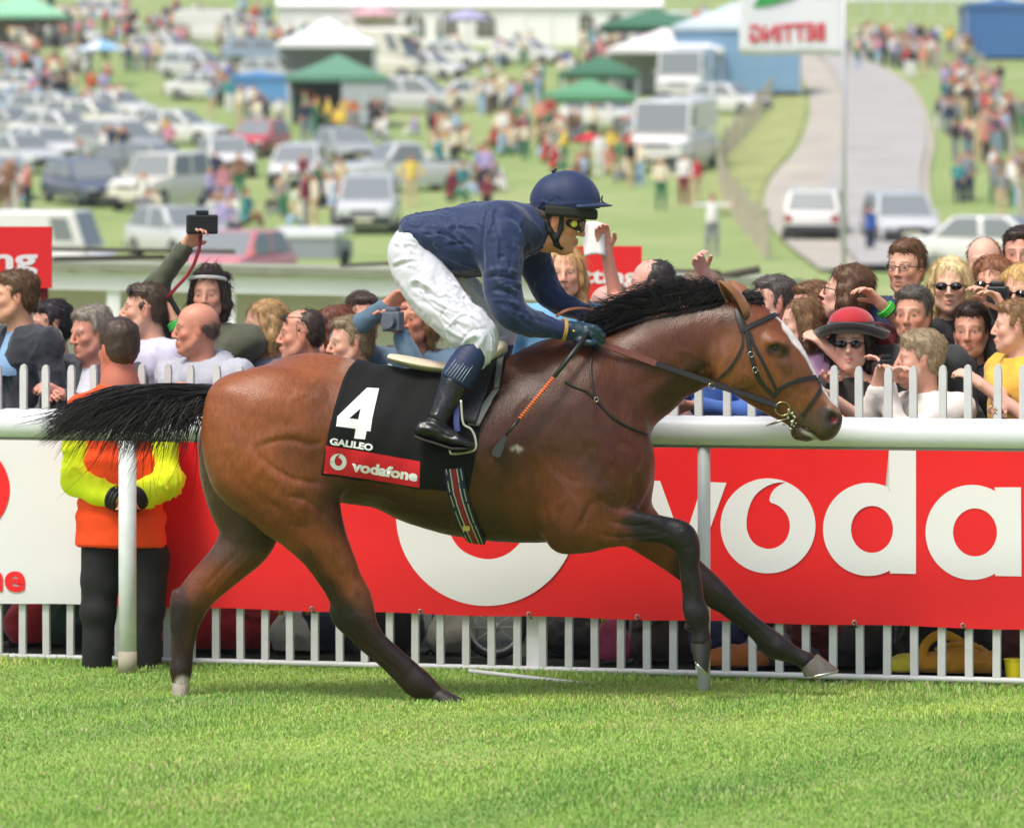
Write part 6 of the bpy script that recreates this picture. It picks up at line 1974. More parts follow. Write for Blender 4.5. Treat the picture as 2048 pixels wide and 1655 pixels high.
spectator(392, 660, FD(392, .42), 190, ('bald', '#5a4a3c', .96), '#c48268', '#a9acb6', 'balding man in a light grey hooded sweatshirt looking left at the fence', collar='hood', byaw=-130, pitch=2, arms=((400, 795, FD(400, .16)), (372, 798, FD(372, .16))), fat=1.1)
spectator(528, 655, FD(528, 1.1), 200, ('bob', '#b3905f'), '#d9a58c', '#8e93a8', 'blonde woman in profile behind the rump of the horse', female=True, byaw=-130)
r, f, A, fw, lf, nb = spectator(602, 672, FD(602, .55), 186, ('receding', '#3b2c22'), '#c98a70', '#5b1f35', 'dark haired man in a maroon top with sunglasses on his head, facing left', byaw=-150, pitch=0)
sunglasses(r, f, True)
spectator(664, 668, FD(664, .95), 178, ('long', '#6b3a26'), '#cf967e', '#c8b6b0', 'woman with long auburn hair turned away beside the maroon top man', female=True, byaw=160)
r, f, A, fw, lf, nb = spectator(832, 640, FD(832, .60), -125, ('bob', '#8a6a44'), '#c98468', '#4f6a7d', 'sunburnt woman in a blue denim jacket holding a small camera to her face', female=True, byaw=-110, collar='vneck', extras=('#c9905a',), arms=((800, 668, FD(800, .38)), (772, 612, FD(772, .38), (-1, 0, -.35))))
spectator(726, 640, FD(726, 1.25), -70, ('short', '#4a3a30'), '#c98d74', '#6b5a58', 'person in a dull plum top behind the denim jacket woman', byaw=-60)
hand_camera(786, 642, FD(786, .34), -120, 'small silver and black camera held up behind the saddle', .09, .03, '#5b6470')
# --- between rider and horse's neck
spectator(1130, 548, FD(1130, 1.3), -95, ('long', '#c49a63'), '#d9a184', '#6fa9cc', 'blonde woman in a pale blue jumper standing tall behind the jockey', female=True, byaw=-80, fat=1.25)
r, f, A, fw, lf, nb = spectator(1240, 640, FD(1240, .8), 185, ('bald', '#6a5040'), '#d0917c', '#c98f80', 'sunburnt balding man raising one arm with a white cap behind the mane', byaw=-140, arms=(None, (1212, 500, FD(1212, .8), (1, 0, -.2))), sleeve='short')
wc = empty('folded_paper', at(1188, 490, FD(1200, .8)), 0, 'crumpled white race card waved in a raised hand behind the jockey', 'paper')
nx, ny = 12, 12; vs = []
for i in range(nx):
    for j in range(ny):
        u, v = i / (nx - 1), j / (ny - 1)
        p = at(1163 + 44 * u + 6 * v, 448 + 66 * v - 6 * math.sin(u * 3.1), FD(1200, .80)); vs.append((p.x, p.y + .035 * math.sin(u * 4.4 + v * 1.5) - .02 * v, p.z))
pp = mesh_obj('sheet', vs, [(i * ny + j, i * ny + j + 1, (i + 1) * ny + j + 1, (i + 1) * ny + j) for i in range(nx - 1) for j in range(ny - 1)], mat('white paper', '#d8d8d6', rough=.8), wc, True, world=True); pp.modifiers.new('t', 'SOLIDIFY').thickness = .003
spectator(1302, 572, FD(1302, 1.2), 182, ('receding', '#33302c'), '#d59c8a', '#8d6f6a', 'man with thinning black hair looking left above the mane', byaw=-150)
spectator(1272, 660, FD(1272, .45), 200, ('short', '#7b5a44'), '#cf8e7e', '#b28a86', 'pink faced man half hidden behind the flying mane', byaw=-130)
spectator(1400, 600, FD(1400, 1.0), 200, ('short', '#8a7360'), '#d4998a', '#c9a8a8', 'fair haired person behind the poll of the horse with one arm raised', byaw=-120, arms=(None, (1408, 545, FD(1408, .9), (1, 0, 0))), sleeve='short')
spectator(1470, 640, FD(1470, .4), -120, ('short', '#5a4636'), '#cf917c', '#3f67b2', 'person in a bright blue shirt standing behind the throat of the horse', byaw=-95, arms=((1392, 812, FD(1392, .14)), (1330, 812, FD(1330, .14))), fat=1.1)
spectator(1545, 610, FD(1545, .9), 200, ('short', '#57504a'), '#d29a84', '#7c2530', 'dark haired man directly behind the forelock of the horse', byaw=-120)
# --- right of the horse's head
spectator(1622, 622, FD(1622, .8), 205, ('short', '#7a5a3a'), '#d49a82', '#c9b3c8', 'young person with light brown hair looking left above the bridle', byaw=-120, female=True)
r, f, A, fw, lf, nb = spectator(1692, 588, FD(1692, .75), 172, ('bob', '#5e4028', 1.05), '#dca690', '#7a1d2c', 'woman with brown bob and glasses in a dark red sleeveless top looking up left', female=True, byaw=-150, pitch=-12, sleeve='short', arms=((1662, 700, FD(1662, .4)), (1668, 795, FD(1668, .12))))
sunglasses(r, f, False, False)
r, f, A, fw, lf, nb = spectator(1812, 538, FD(1812, .85), -118, ('short', '#6a4a30', 1.02), '#d29a80', '#22325a', 'tall man with glasses and navy T-shirt towering over his neighbours', sleeve='short', fat=1.25, byaw=-100, arms=((1762, 608, FD(1762, .6)), None))
sunglasses(r, f, False, False)
bandring(r, A[0][2] * .86 + A[0][1] * .14, A[0][2] - A[0][1], .036, 'wristband', '#3cc23a', .02)
r, f, A, fw, lf, nb = spectator(1900, 575, FD(1900, .8), -98, ('long', '#dcc48e', 1.04), '#dca88e', '#18181c', 'woman with long pale blonde hair, dark sunglasses and black top', female=True, byaw=-95)
sunglasses(r, f)
spectator(1826, 632, FD(1826, .55), -112, ('short', '#5c564e', 1.0), '#c98d72', '#2a2f33', 'grey haired man facing the course below the tall man with glasses', byaw=-100, brow='#3a342e')
r, f, A, fw, lf, nb = spectator(1702, 690, FD(1702, .45), -100, ('bob', '#2a201a'), '#d9a892', '#211f1a', 'woman in a black bowler hat with red crown and sunglasses', female=True, byaw=-90, sleeve='none', arms=((1655, 790, FD(1655, .12)), (1768, 768, FD(1768, .3))))
sunglasses(r, f)
hatm = mat('black felt', '#1b1b1c', rough=.8, sheen=.5)
MBh = MB(); n = 30
hb = f(-.01, 0, .055); ups = np.array([0, 0, 1.0])
rings = [(.100, -.004), (.135, -.010), (.155, -.004), (.165, .022), (.160, .026), (.150, .004), (.130, 0), (.102, .006), (.100, .045)]
vs = []; fs = []
for rr, z in rings:
    for k in range(n):
        a = 2 * math.pi * k / n
        vs.append(Vector(f.R @ (np.array([rr * 1.08 * math.cos(a), rr * math.sin(a), z + .02 * math.cos(2 * a) * (1 if rr > .12 else 0)])) + hb))
for i in range(len(rings) - 1):
    for k in range(n):
        fs.append((i * n + k, i * n + (k + 1) % n, (i + 1) * n + (k + 1) % n, (i + 1) * n + k))
hat = mesh_obj('bowler_hat', vs, fs, hatm, r, True, world=True)
c = Clay(hb - .15, hb + .18, .007); c.ball(f(-.01, 0, .09), (.105, .098, .075), 0, '+', f.R)
c.cut(lambda x, y, z: (hb[2] + .038) - z + 0 * x + 0 * y)
V, Q = c.mesh(); mesh_obj('crown', V, Q, mat('red felt', '#b01020', rough=.8, sheen=.4), hat, True, world=True)
r, f, A, fw, lf, nb = spectator(1838, 722, FD(1838, .42), 188, ('short', '#a18e70', 1.06), '#d39c84', '#dcd8d0', 'woman with short sandy hair in a white jacket raising a camera', female=True, byaw=-140, arms=((1772, 762, FD(1772, .3)), (1755, 775, FD(1755, .25))))
hand_camera(1770, 738, FD(1770, .30), 190, 'black compact camera held up beside the bowler hat woman', .09, .03)
spectator(1968, 530, FD(1968, 1.2), -100, ('receding', '#9a7350'), '#d9a68e', '#7b4a40', 'balding sandy haired man at the back behind the blonde woman')
r, f, A, fw, lf, nb = spectator(1985, 572, FD(1985, .95), -108, ('bob', '#8a5a3a', 1.05), '#d29a80', '#26262a', 'brown haired woman in sunglasses and a black jacket near the right edge', female=True, arms=((1990, 612, FD(1990, .65)), None))
sunglasses(r, f)
hand_camera(1996, 592, FD(1996, .62), -110, 'dark compact camera in front of the woman near the right edge', .09, .03)
r, f, A, fw, lf, nb = spectator(2040, 590, FD(2040, .75), -112, ('bob', '#c7a263', 1.05), '#d59e84', '#202124', 'blonde woman in sunglasses holding a camera at the right edge', female=True, arms=((2012, 625, FD(2012, .5)), None))
sunglasses(r, f)
spectator(2040, 512, FD(2040, 1.3), -100, ('short', '#3a2c24'), '#cf957c', '#4a3a3a', 'dark haired head at the back on the right edge')
spectator(2030, 655, FD(2030, .42), 178, ('short', '#8d6a44'), '#dba58e', '#e0b43c', 'boy in a yellow T-shirt over navy sleeves gripping the pickets', byaw=-150, child=.92, arms=((1962, 768, FD(1962, .12)), (1998, 826, FD(1998, .10))), sleeve='short')

spectator(100, 655, FD(100, 1.2), 200, ('short', '#241f22'), '#c58d74', '#262a35', 'dark haired person half hidden behind the navy blazer man', byaw=-130)
spectator(1600, 650, FD(1600, .5), 195, ('bob', '#7c5c3c'), '#d8a48e', '#b98fb4', 'child in a lilac top squeezed in beside the dark red top', child=.9, female=True, byaw=-120)
spectator(1765, 655, FD(1765, 1.2), -110, ('short', '#3c302a'), '#c78c72', '#5c1f2a', 'dark haired person peering between bowler hat and grey haired man', byaw=-100)
spectator(1942, 665, FD(1942, .7), -105, ('short', '#3a2e28'), '#c98f76', '#17181b', 'person in black standing between the sandy hair and the boy in yellow', byaw=-95)
spectator(1345, 640, FD(1345, 1.3), 190, ('short', '#6c5a4a'), '#d0968a', '#b99a94', 'pale person seen through the loose hairs of the mane', byaw=-120)
spectator(1215, 622, FD(1215, 1.6), 180, ('receding', '#7a6a5c'), '#d5a090', '#a8857c', 'ruddy man at the back right of the pale blue jumper', byaw=-140)
spectator(700, 690, FD(700, .4), 200, ('short', '#8a7a5c'), '#cf987e', '#8c7d5c', 'person in a khaki jacket bending low behind the number cloth', byaw=-120)
# --- the steward between rail and fence, back to the camera
def build_steward():
    Dp = RA / (1 + RB * (253 - 1024) / F) + .34
    hd = at(235, 700, Dp); s = 1.0
    root = empty('person', (hd.x, Dp, 0), 0, 'steward in orange hi-vis coat with yellow sleeves standing back to the rail', 'person')
    f = Fr(hd, rotm(math.radians(125), math.radians(4), 0), s)
    nb = np.array(hd) + np.array([.01, .0, -.15]); lo = np.array([hd.x - .42, Dp - .30, .7]); hi = np.array([hd.x + .42, Dp + .30, hd.z + .17])
    sh = [nb + np.array([g * .165, 0, -.10]) for g in (-1, 1)]
    el = [np.array(at(152, 962, Dp - .05)), np.array(at(336, 962, Dp - .05))]
    hn = [np.array(at(238, 1000, Dp - .17)), np.array(at(268, 1000, Dp - .17))]
    c = Clay(lo, hi, .0078)
    clay_head(c, f); c.chain([(*f(-.02, 0, -.03), .056), (*nb, .064)], .03)
    c.chain([(*nb, .08), (*(nb + np.array([0, 0, -.25])), .11), (*(nb + np.array([0, 0, -.5])), .11)], .05)
    for g in (0, 1):
        c.chain([(*sh[g], .045), (*el[g], .036), (*hn[g], .027)], .03)
        clay_hand(c, hn[g], (hn[g] - el[g]) + np.array([0, 0, -.1]), (0, 1, 0), 1 if g else -1, .5, r=.0098)
    V, Q = c.mesh(); V = relax(V, Q, 1)
    C = face_colour(V, f, srgb('#c0705a'), brow=srgb('#3a281c'))
    mesh_obj('body', V, Q, skin_m, root, True, colors=C, world=True)
    Vh, Qh = clay_hair(f, 'short', .0085, 1.05)
    mesh_obj('hair', Vh, Qh, hair_m('#3e2c22'), root, True, world=True)
    org = mat('orange hi-vis', '#ff5426', rough=.85, noise=.08, nscale=10, bump=.004, bscale=18, spec=.2)
    yel = mat('yellow hi-vis', '#e6f52c', rough=.85, noise=.10, nscale=12, bump=.004, bscale=24, spec=.2)
    c = Clay(lo - .05, hi + .05, .0115)
    T = [(nb[2] - .02, .08, .08), (nb[2] - .12, .15, .11), (nb[2] - .25, .165, .13), (nb[2] - .45, .165, .135), (.90, .175, .14), (.66, .190, .14), (.50, .195, .14)]
    lo2 = np.array([hd.x - .38, Dp - .24, .47]); c = Clay(lo2, (hd.x + .38, Dp + .24, nb[2] + .1), .0105)
    for (z0, w0, d0), (z1, w1, d1) in zip(T[:-1], T[1:]):
        for t in np.linspace(0, 1, 5):
            z = z0 + (z1 - z0) * t; c.ball((hd.x + .015, Dp, z), (w0 + (w1 - w0) * t, d0 + (d1 - d0) * t, .07), .02)
    for g in (0, 1): c.chain([(*(nb + np.array([0, 0, -.04])), .07), (*sh[g], .060), (*(sh[g] * .68 + el[g] * .32), .056)], .03)
    c.cut(lambda x, y, z: .535 - z + 0 * x + 0 * y)
    V, Q = c.mesh(); V = relax(V, Q, 1); N = normals(V, Q); V = V + N * (fbm(V, 4, 9, 3) * .006)[:, None]; V = creases(V, normals(V, Q), .008, 4, (.1, .1, 1), 9, .4)
    coat = mesh_obj('coat', V, Q, org, root, True, world=True)
    for g in (0, 1):
        c = Clay(np.minimum(np.minimum(sh[g], el[g]), hn[g]) - .12, np.maximum(np.maximum(sh[g], el[g]), hn[g]) + .12, .0105)
        c.chain([(*(sh[g] * .72 + el[g] * .28), .052), (*(sh[g] * .5 + el[g] * .5), .056), (*el[g], .056), (*(el[g] * .5 + hn[g] * .5), .052), (*(hn[g] * .88 + el[g] * .12), .045)], .05)
        V, Q = c.mesh(); V = relax(V, Q, 1); N = normals(V, Q); V = creases(V, N, .012, 9, el[g] - sh[g] + np.array([0, .05, .02]), 19 + g, .7)
        mesh_obj('sleeve', V, Q, yel, coat, True, world=True)
        p = hn[g] * .93 + el[g] * .07
        bandring(root, p, hn[g] - el[g], .042, 'cuff', '#15161a', .035)
    for g in (0, 1):
        bandring(root, sh[g] * .72 + el[g] * .28, el[g] - sh[g], .055, 'shoulder_seam', '#ff4a1c', .05)
    bandring(root, nb + np.array([0, 0, .035]), (0, .1, 1), .072, 'collar', '#e9e2dc', .015)
    blk = mat('black trousers', '#16171a', rough=.8, noise=.15, nscale=10, bump=.003, bscale=14)
    for g, (a, b) in enumerate((((205, 1110), (192, 1335)), ((296, 1110), (290, 1335)))):
        c = Clay(np.array(at(a[0], 1110, Dp)) + [-.16, -.16, -.60], np.array(at(a[0], 1110, Dp)) + [.16, .16, .12], .012)
        c.chain([(*at(*a, Dp), .095), (*at((a[0] + b[0]) / 2, 1220, Dp), .075), (*at(*b, Dp), .062)], .03)
        V, Q = c.mesh(); V = relax(V, Q, 1); N = normals(V, Q); V = V + N * (fbm(V, 6, 29 + g, 2) * .006)[:, None]
        tr = mesh_obj('trouser_leg', V, Q, blk, root, True, world=True)
        c = Clay(np.array(at(*b, Dp)) - .25, np.array(at(*b, Dp)) + .25, .012)
        p = np.array(at(*b, Dp)); p[2] = .05
        c.chain([(*p, .045), (*(p + np.array([0, .12, -.005])), .042)], .02)
        V, Q = c.mesh(); mesh_obj('shoe', V, Q, mat('dark shoe leather'), root, True, world=True)
build_steward()

# --- bags, rugs and clutter on the ground behind the fence
trod = mat('trodden turf with painted shade', '#2f3320', rough=.95, noise=.4, nscale=2.5, bump=.02, bscale=20)  # dark colour holds trodden ground and the crowd's shade painted in
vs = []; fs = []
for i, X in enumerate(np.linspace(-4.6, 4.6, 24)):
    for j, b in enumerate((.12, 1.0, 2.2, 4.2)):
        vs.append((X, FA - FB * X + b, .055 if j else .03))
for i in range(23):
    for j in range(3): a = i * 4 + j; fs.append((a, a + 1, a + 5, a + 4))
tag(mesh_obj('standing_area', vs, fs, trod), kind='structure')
def soft(name, px, py, back, size, col, label, cat, kind='bag', extra=None):
    D = FD(px, back); p = at(px, py, D); root = empty(name, (p.x, p.y, 0.055), 0, label, cat)
    sx, sy, sz = size
    z0 = max(p.z, sz * .9 + .05)
    c = Clay((p.x - sx * 1.3, p.y - sy * 1.3, .02), (p.x + sx * 1.3, p.y + sy * 1.3, z0 + sz * 1.5), .014)
    c.ball((p.x, p.y, z0), (sx, sy, sz), 0); c.ball((p.x + sx * .3, p.y, z0 - sz * .3), (sx * .75, sy * .9, sz * .75), .04); c.ball((p.x - sx * .35, p.y, z0 - sz * .35), (sx * .7, sy * .9, sz * .65), .04)
    V, Q = c.mesh(); V = relax(V, Q, 1); N = normals(V, Q); V = V + N * (fbm(V, 7, int(px) % 50, 3) * .010)[:, None]
    V = creases(V, normals(V, Q), .022, 5, (.4, .2, 1), int(px) % 40, .5)
    V[:, 2] = np.maximum(V[:, 2], .058)
    mesh_obj('bag_body' if kind == 'bag' else 'fabric', V, Q, cloth_m(col), root, True, world=True)
    if kind == 'bag':
        pts = [Vector((p.x + sx * .6 * math.cos(a), p.y - sy * .8, z0 + sz * .75 + sz * .5 * math.sin(a))) for a in np.linspace(0, math.pi, 12)]
        MB().tube(pts, .010, 6, ry=.004).build('strap', cloth_m(extra or col), root, True, world=True)
    return root
soft('bag', 60, 1262, .45, (.10, .10, .12), '#b51f2b', 'red and pale plastic carrier bag behind the pickets at far left', 'bag', extra='#d8d8d0')
soft('rucksack', 145, 1275, .5, (.12, .10, .14), '#1c3a2a', 'dark green rucksack beside the steward behind the fence', 'bag')
soft('holdall', 425, 1292, .4, (.20, .12, .12), '#b4141f', 'bright red holdall on the ground behind the hind leg', 'bag', extra='#1c1c20')
soft('holdall', 500, 1288, .5, (.14, .12, .14), '#8f1220', 'smaller dark red bag beside the bright red holdall', 'bag')
soft('coat', 360, 1250, .7, (.20, .15, .16), '#16362c', 'dark green coat heaped behind the red holdall', 'coat', 'coat')
soft('bag', 590, 1292, .45, (.10, .08, .10), '#a8a9a4', 'pale shopping bag with coloured print behind the pickets', 'bag', extra='#c9a04a')
soft('coat', 660, 1280, .6, (.22, .16, .13), '#1b2036', 'navy coat on the ground between hind legs', 'coat', 'coat')
soft('rucksack', 770, 1270, .5, (.16, .12, .16), '#17171a', 'black rucksack behind the fence under the belly', 'bag')
soft('bag', 905, 1285, .6, (.10, .09, .12), '#96958a', 'cream canvas bag behind the pickets under the girth', 'bag')
soft('rug', 1180, 1275, .7, (.22, .16, .12), '#141517', 'charcoal rug bundled behind the fence, left of the forelegs', 'rug', 'rug')
soft('rucksack', 1330, 1290, .5, (.15, .12, .15), '#3a2f30', 'dark brown rucksack behind the vertical foreleg', 'bag')
soft('bag', 1225, 1300, .4, (.07, .06, .10), '#b54a70', 'small pink and yellow bag behind the pickets', 'bag', extra='#d8d040')
soft('bag', 1475, 1340, .30, (.13, .09, .045), '#c8742a', 'orange and yellow crumpled packet lying at the fence foot', 'packet', 'packet')
soft('coat', 1450, 1285, .55, (.16, .14, .13), '#172a55', 'royal blue coat heaped by the fence near the forelegs', 'coat', 'coat')
soft('holdall', 1640, 1290, .5, (.18, .13, .15), '#5b0f1c', 'maroon holdall behind the outstretched hoof', 'bag', extra='#b5b09a')
soft('rug', 1580, 1320, .45, (.18, .12, .08), '#5a5f66', 'grey sleeping mat folded behind the outstretched hoof', 'rug', 'rug')
soft('coat', 1760, 1300, .6, (.26, .18, .14), '#141517', 'black coat with thin red edge piled behind the fence', 'coat', 'coat')
soft('rucksack', 1900, 1305, .40, (.20, .14, .19), '#17181a', 'black rucksack with thick yellow straps near the right edge', 'bag', extra='#d89a1c')
soft('bag', 1915, 1365, .28, (.16, .10, .06), '#c98a1e', 'mustard yellow bag lying flat below the black rucksack', 'bag')
soft('bag', 1808, 1362, .22, (.07, .06, .045), '#e0cf3a', 'small yellow and white packet on the grass by the stakes', 'packet', 'packet')
soft('coat', 2035, 1300, .5, (.14, .12, .16), '#4a1420', 'wine red coat at the right edge behind the fence', 'coat', 'coat')
def yellow_loop():
    root = empty('strap', at(1890, 1290, FD(1890, .2)), 0, 'wide yellow shoulder strap arching over the black rucksack', 'strap')
    D = FD(1890, .22)
    P = bez([(1845, 1330, 0), (1850, 1290, 0), (1880, 1268, 0), (1915, 1280, 0), (1950, 1310, 0), (1985, 1342, 0)], 24)
    MB().tube([at(a, b, D) for a, b, _ in P], .020, 8, ry=.006).build('webbing', mat('yellow webbing', '#d89a1c'), root, True, world=True)
yellow_loop()
cp = empty('cup', at(2030, 1356, FD(2030, .10)), 0, 'yellow plastic cup standing at the fence foot on the right edge', 'cup')
cp.location.z = .03
o = MB().tube([(0, 0, 0), (0, 0, .10)], [.034, .044], 22).build('cup_body', mat('yellow plastic', '#e6d21c', rough=.4), cp); shade(o, 40)
MB().tube([Vector((.045 * math.cos(a), .045 * math.sin(a), .10)) for a in np.linspace(0, 6.2832, 23)], .003, 6, cap=False).build('rim', mat('yellow plastic'), cp, True)
def wheel_thing(px, py, r, back, label, cat='wheelchair'):
    D = FD(px, back); root = empty('pushchair_wheel', at(px, py, D), 0, label, 'wheel'); root.location.z = r + .055
    n = 30
    MB().tube([Vector((r * math.cos(a), 0, r * math.sin(a))) for a in np.linspace(0, 6.2832, n + 1)], .014, 8, cap=False).build('tyre', mat('tyre rubber', '#26262a', rough=.8), root, True)
    MB().tube([Vector((r * .86 * math.cos(a), 0, r * .86 * math.sin(a))) for a in np.linspace(0, 6.2832, n + 1)], .008, 8, cap=False).build('rim', mat('white rim', '#c9c9c4', rough=.4), root, True)
    MB().tube([(0, -.03, 0), (0, .03, 0)], .02, 12).build('hub', mat('white rim'), root, True)
    for k in range(10):
        a = 2 * math.pi * k / 10
        MB().tube([(0, 0, 0), (r * .85 * math.cos(a), 0, r * .85 * math.sin(a))], .003, 5).build('spoke', mat('white rim'), root, True)
wheel_thing(990, 1295, .125, .45, 'spoked pushchair wheel behind the pickets under the belly')
# ---------------------------------------------------------------- low white building, signs, flag
def build_hut():
    D = 42.0
    root = empty('pavilion', (-4, D, 0), 0, 'long low white building with flat grey roof and columns behind the crowd', 'building')
    X0, X1 = -6.5, 2.45
    zt = lambda X: 1.735 - (X + 4.0) * .022           # follows the fall of the land
    def slab(name, y0, y1, dz0, dz1, m, xa=X0, xb=X1, dzb=0.0):
        vs = []
        for X in (xa, xb):
            for y, a in ((y0, 0), (y1, dzb)):
                for dz in (dz0, dz1): vs.append((X, y, zt(X) + dz + a))
        fs = [(0, 1, 3, 2), (4, 6, 7, 5), (0, 4, 5, 1), (2, 3, 7, 6), (1, 5, 7, 3), (0, 2, 6, 4)]
        return mesh_obj(name, vs, fs, m, root, world=True)
    wp = mat('white fascia paint', '#ececec', rough=.6, noise=.04, nscale=2)
    slab('fascia', D, D + .05, -.15, 0, wp)
    slab('roof', D - .03, D + 5, .004, .02, mat('grey green roof felt', '#9a9f8c', rough=.9, noise=.15, nscale=1.2), dzb=.09)
    slab('roof_edge', D - .08, D - .03, .01, .075, mat('dark roof edge', '#868b78', rough=.8, noise=.1))
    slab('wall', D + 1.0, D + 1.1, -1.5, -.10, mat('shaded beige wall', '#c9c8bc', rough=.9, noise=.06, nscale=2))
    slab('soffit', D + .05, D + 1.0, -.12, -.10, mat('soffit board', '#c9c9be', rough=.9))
    for px in (226, 456, 702, 940):
        X = (px - 1024) * D / F
        MB().box(X - .055, X + .055, D + .03, D + .14, -.2, zt(X) - .15).build('column', wp, root, world=True)
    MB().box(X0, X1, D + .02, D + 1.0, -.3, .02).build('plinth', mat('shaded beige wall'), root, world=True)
    # dark timbers lying along the roof
    tm = mat('weathered dark timber', '#4a4438', rough=.9, noise=.3, nscale=4, stretch=(.2, 1, 1))
    def timber(p0, p1, r, label):
        e = empty('timber', at(*p0, D + 1.3), 0, label, 'plank')
        MB().tube([at(*p0, D + 1.3), at((p0[0] + p1[0]) / 2, (p0[1] + p1[1]) / 2, D + 1.3), at(*p1, D + 1.3)], r, 4, ry=.06).build('plank', tm, e, world=True)
    timber((100, 498), (470, 503), .018, 'upper long dark plank resting along the roof beside the red sign')
    timber((105, 518), (330, 514), .024, 'lower dark plank under the long one on the roof at left')
    timber((680, 531), (786, 526), .016, 'short dark plank on the roof just left of the rider')
    timber((1330, 541), (1440, 543), .016, 'thin dark plank on the roof above the mane')
    timber((1425, 556), (1520, 538), .034, 'thick dark beam end at the right end of the roof')
build_hut()

def red_sign(px0, px1, y0, y1, D, txt, tbox, th, label, post=None):
    c = at((px0 + px1) / 2, y1, D)
    root = empty('sign', c, 0, label, 'sign', None)
    a, b = at(px0, y0, D), at(px1, y1, D)
    o = MB().box(a.x, b.x, D, D + .04, b.z, a.z).build('board', mat('red sign board', '#dd1a1f', rough=.5), root, world=True)
    bm = bm_text(txt, tbox, th, .03)
    V = [at(v.co.x, v.co.y, D - .004) for v in bm.verts]; Fc = [[v.index for v in f.verts] for f in bm.faces]; bm.free()
    mesh_obj('lettering', V, Fc, mat('white sign print', '#e0dcdc'), root, world=True)
    for px in (post or ()):
        p = at(px, y1, D)
        MB().box(p.x - .022, p.x + .022, D + .04, D + .08, -.1, p.z).build('post', mat('dark red post', '#7c1018', rough=.6), root, world=True)
red_sign(-230, 103, 453, 576, 27, 'betting', ((-205, 524), (75, 524)), 58, 'tall red sign board with white letters on a post at far left', (86, -200))
red_sign(1098, 1284, 492, 600, 30, 'betting', ((1108, 556), (1276, 556)), 40, 'red sign board with white letters behind the jockey', (1110, 1268))

def build_flag():
    D = 92.0
    p = at(1688, 100, D); root = empty('flag', (p.x, D, ground_z(D)), 0, 'white flag with mirrored red lettering and green mark on a tall grey pole', 'flag')
    MB().tube([(p.x, D, ground_z(D)), (p.x, D, p.z + 2.2)], [.045, .034], 12).build('pole', mat('grey flag pole', '#b9bcc0', rough=.4, metal=.3), root, True, world=True)
    def wave(px, py):
        q = at(px, py, D); t = (1688 - px) / 210
        return Vector((q.x, D + .10 * math.sin(t * 5.0 + (py / 90)) * t, q.z + .02 * math.sin(t * 6)))
    nx, ny = 24, 16
    vs = [wave(1686 - 208 * i / (nx - 1), 112 - 10 * i / (nx - 1) * .3 - 235 * j / (ny - 1)) for i in range(nx) for j in range(ny)]
    fs = [(i * ny + j, i * ny + j + 1, (i + 1) * ny + j + 1, (i + 1) * ny + j) for i in range(nx - 1) for j in range(ny - 1)]
    cl = mesh_obj('cloth', vs, fs, mat('white flag cloth', '#dedfe8', rough=.8), root, True, world=True)
    cl.modifiers.new('t', 'SOLIDIFY').thickness = .01
    bm = bm_text('BETTING', ((1498, 66), (1650, 66)), 36, .03)
    for v in bm.verts: v.co.x = 1498 + 1650 - v.co.x
    for k in range(1500, 1650, 12): bmesh.ops.bisect_plane(bm, geom=bm.verts[:] + bm.edges[:] + bm.faces[:], plane_co=(k, 0, 0), plane_no=(1, 0, 0))
    bm.verts.index_update()
    V = [wave(v.co.x, v.co.y) + Vector((0, -.03, 0)) for v in bm.verts]; Fc = [[v.index for v in f.verts] for f in bm.faces]; bm.free()
    mesh_obj('lettering', V, Fc, mat('red flag print', '#d0283a'), cl, world=True)
    G = [(1502, 14), (1516, 0), (1510, -16), (1560, -30), (1640, -40), (1600, -10), (1560, 4), (1530, 11)]
    mesh_obj('green_mark', [wave(a, b) + Vector((0, -.03, 0)) for a, b in G], [tuple(range(len(G)))], mat('green flag print', '#2f9a4c'), cl, world=True)
build_flag()
# ---------------------------------------------------------------- parked vehicles on the hill
glass_m = mat('vehicle glass', '#7d8487', rough=.22, spec=.5)  # pale grey base colour has the reflected sky put into it
tyre_m = mat('tyre rubber', '#1c1c1e', rough=.85)
hub_m = mat('wheel rim metal', '#9a9da0', rough=.35, metal=.7)
trim_m = mat('dark bumper plastic', '#2c2e31', rough=.6)
lamp_m = mat('headlight glass', '#c3c9cc', rough=.1, spec=.9)
tail_m = mat('red tail light', '#a01a1c', rough=.2)
plate_m = mat('pale number plate', '#d3d0b8', rough=.5)
# profile: x along the length (front at +x), lower body outline height, and glasshouse
KINDS = {
    'saloon': dict(L=4.4, W=1.72, H=1.40, hood=.86, deck=.92, ws=(1.05, .35), bk=(-1.05, -1.65), belt=.88),
    'hatch': dict(L=3.9, W=1.66, H=1.42, hood=.90, deck=.95, ws=(.95, .30), bk=(-1.25, -1.78), belt=.90),
    'estate': dict(L=4.5, W=1.75, H=1.46, hood=.88, deck=.95, ws=(1.10, .40), bk=(-1.75, -2.12), belt=.90),
    'fourby': dict(L=4.4, W=1.80, H=1.82, hood=1.12, deck=1.1, ws=(.85, .45), bk=(-1.85, -2.05), belt=1.12),
    'mpv': dict(L=4.3, W=1.78, H=1.66, hood=.98, deck=1.0, ws=(1.35, .45), bk=(-1.65, -2.0), belt=.98),
    'pickup': dict(L=4.9, W=1.76, H=1.68, hood=1.05, deck=1.02, ws=(.95, .45), bk=(-.55, -.72), belt=1.04),
    'van': dict(L=4.9, W=1.90, H=2.15, hood=1.15, deck=1.1, ws=(1.95, 1.62), bk=(-2.35, -2.42), belt=1.2),
    'camper': dict(L=5.4, W=2.05, H=2.75, hood=1.25, deck=1.1, ws=(2.1, 1.45), bk=(-2.62, -2.68), belt=1.35),
}
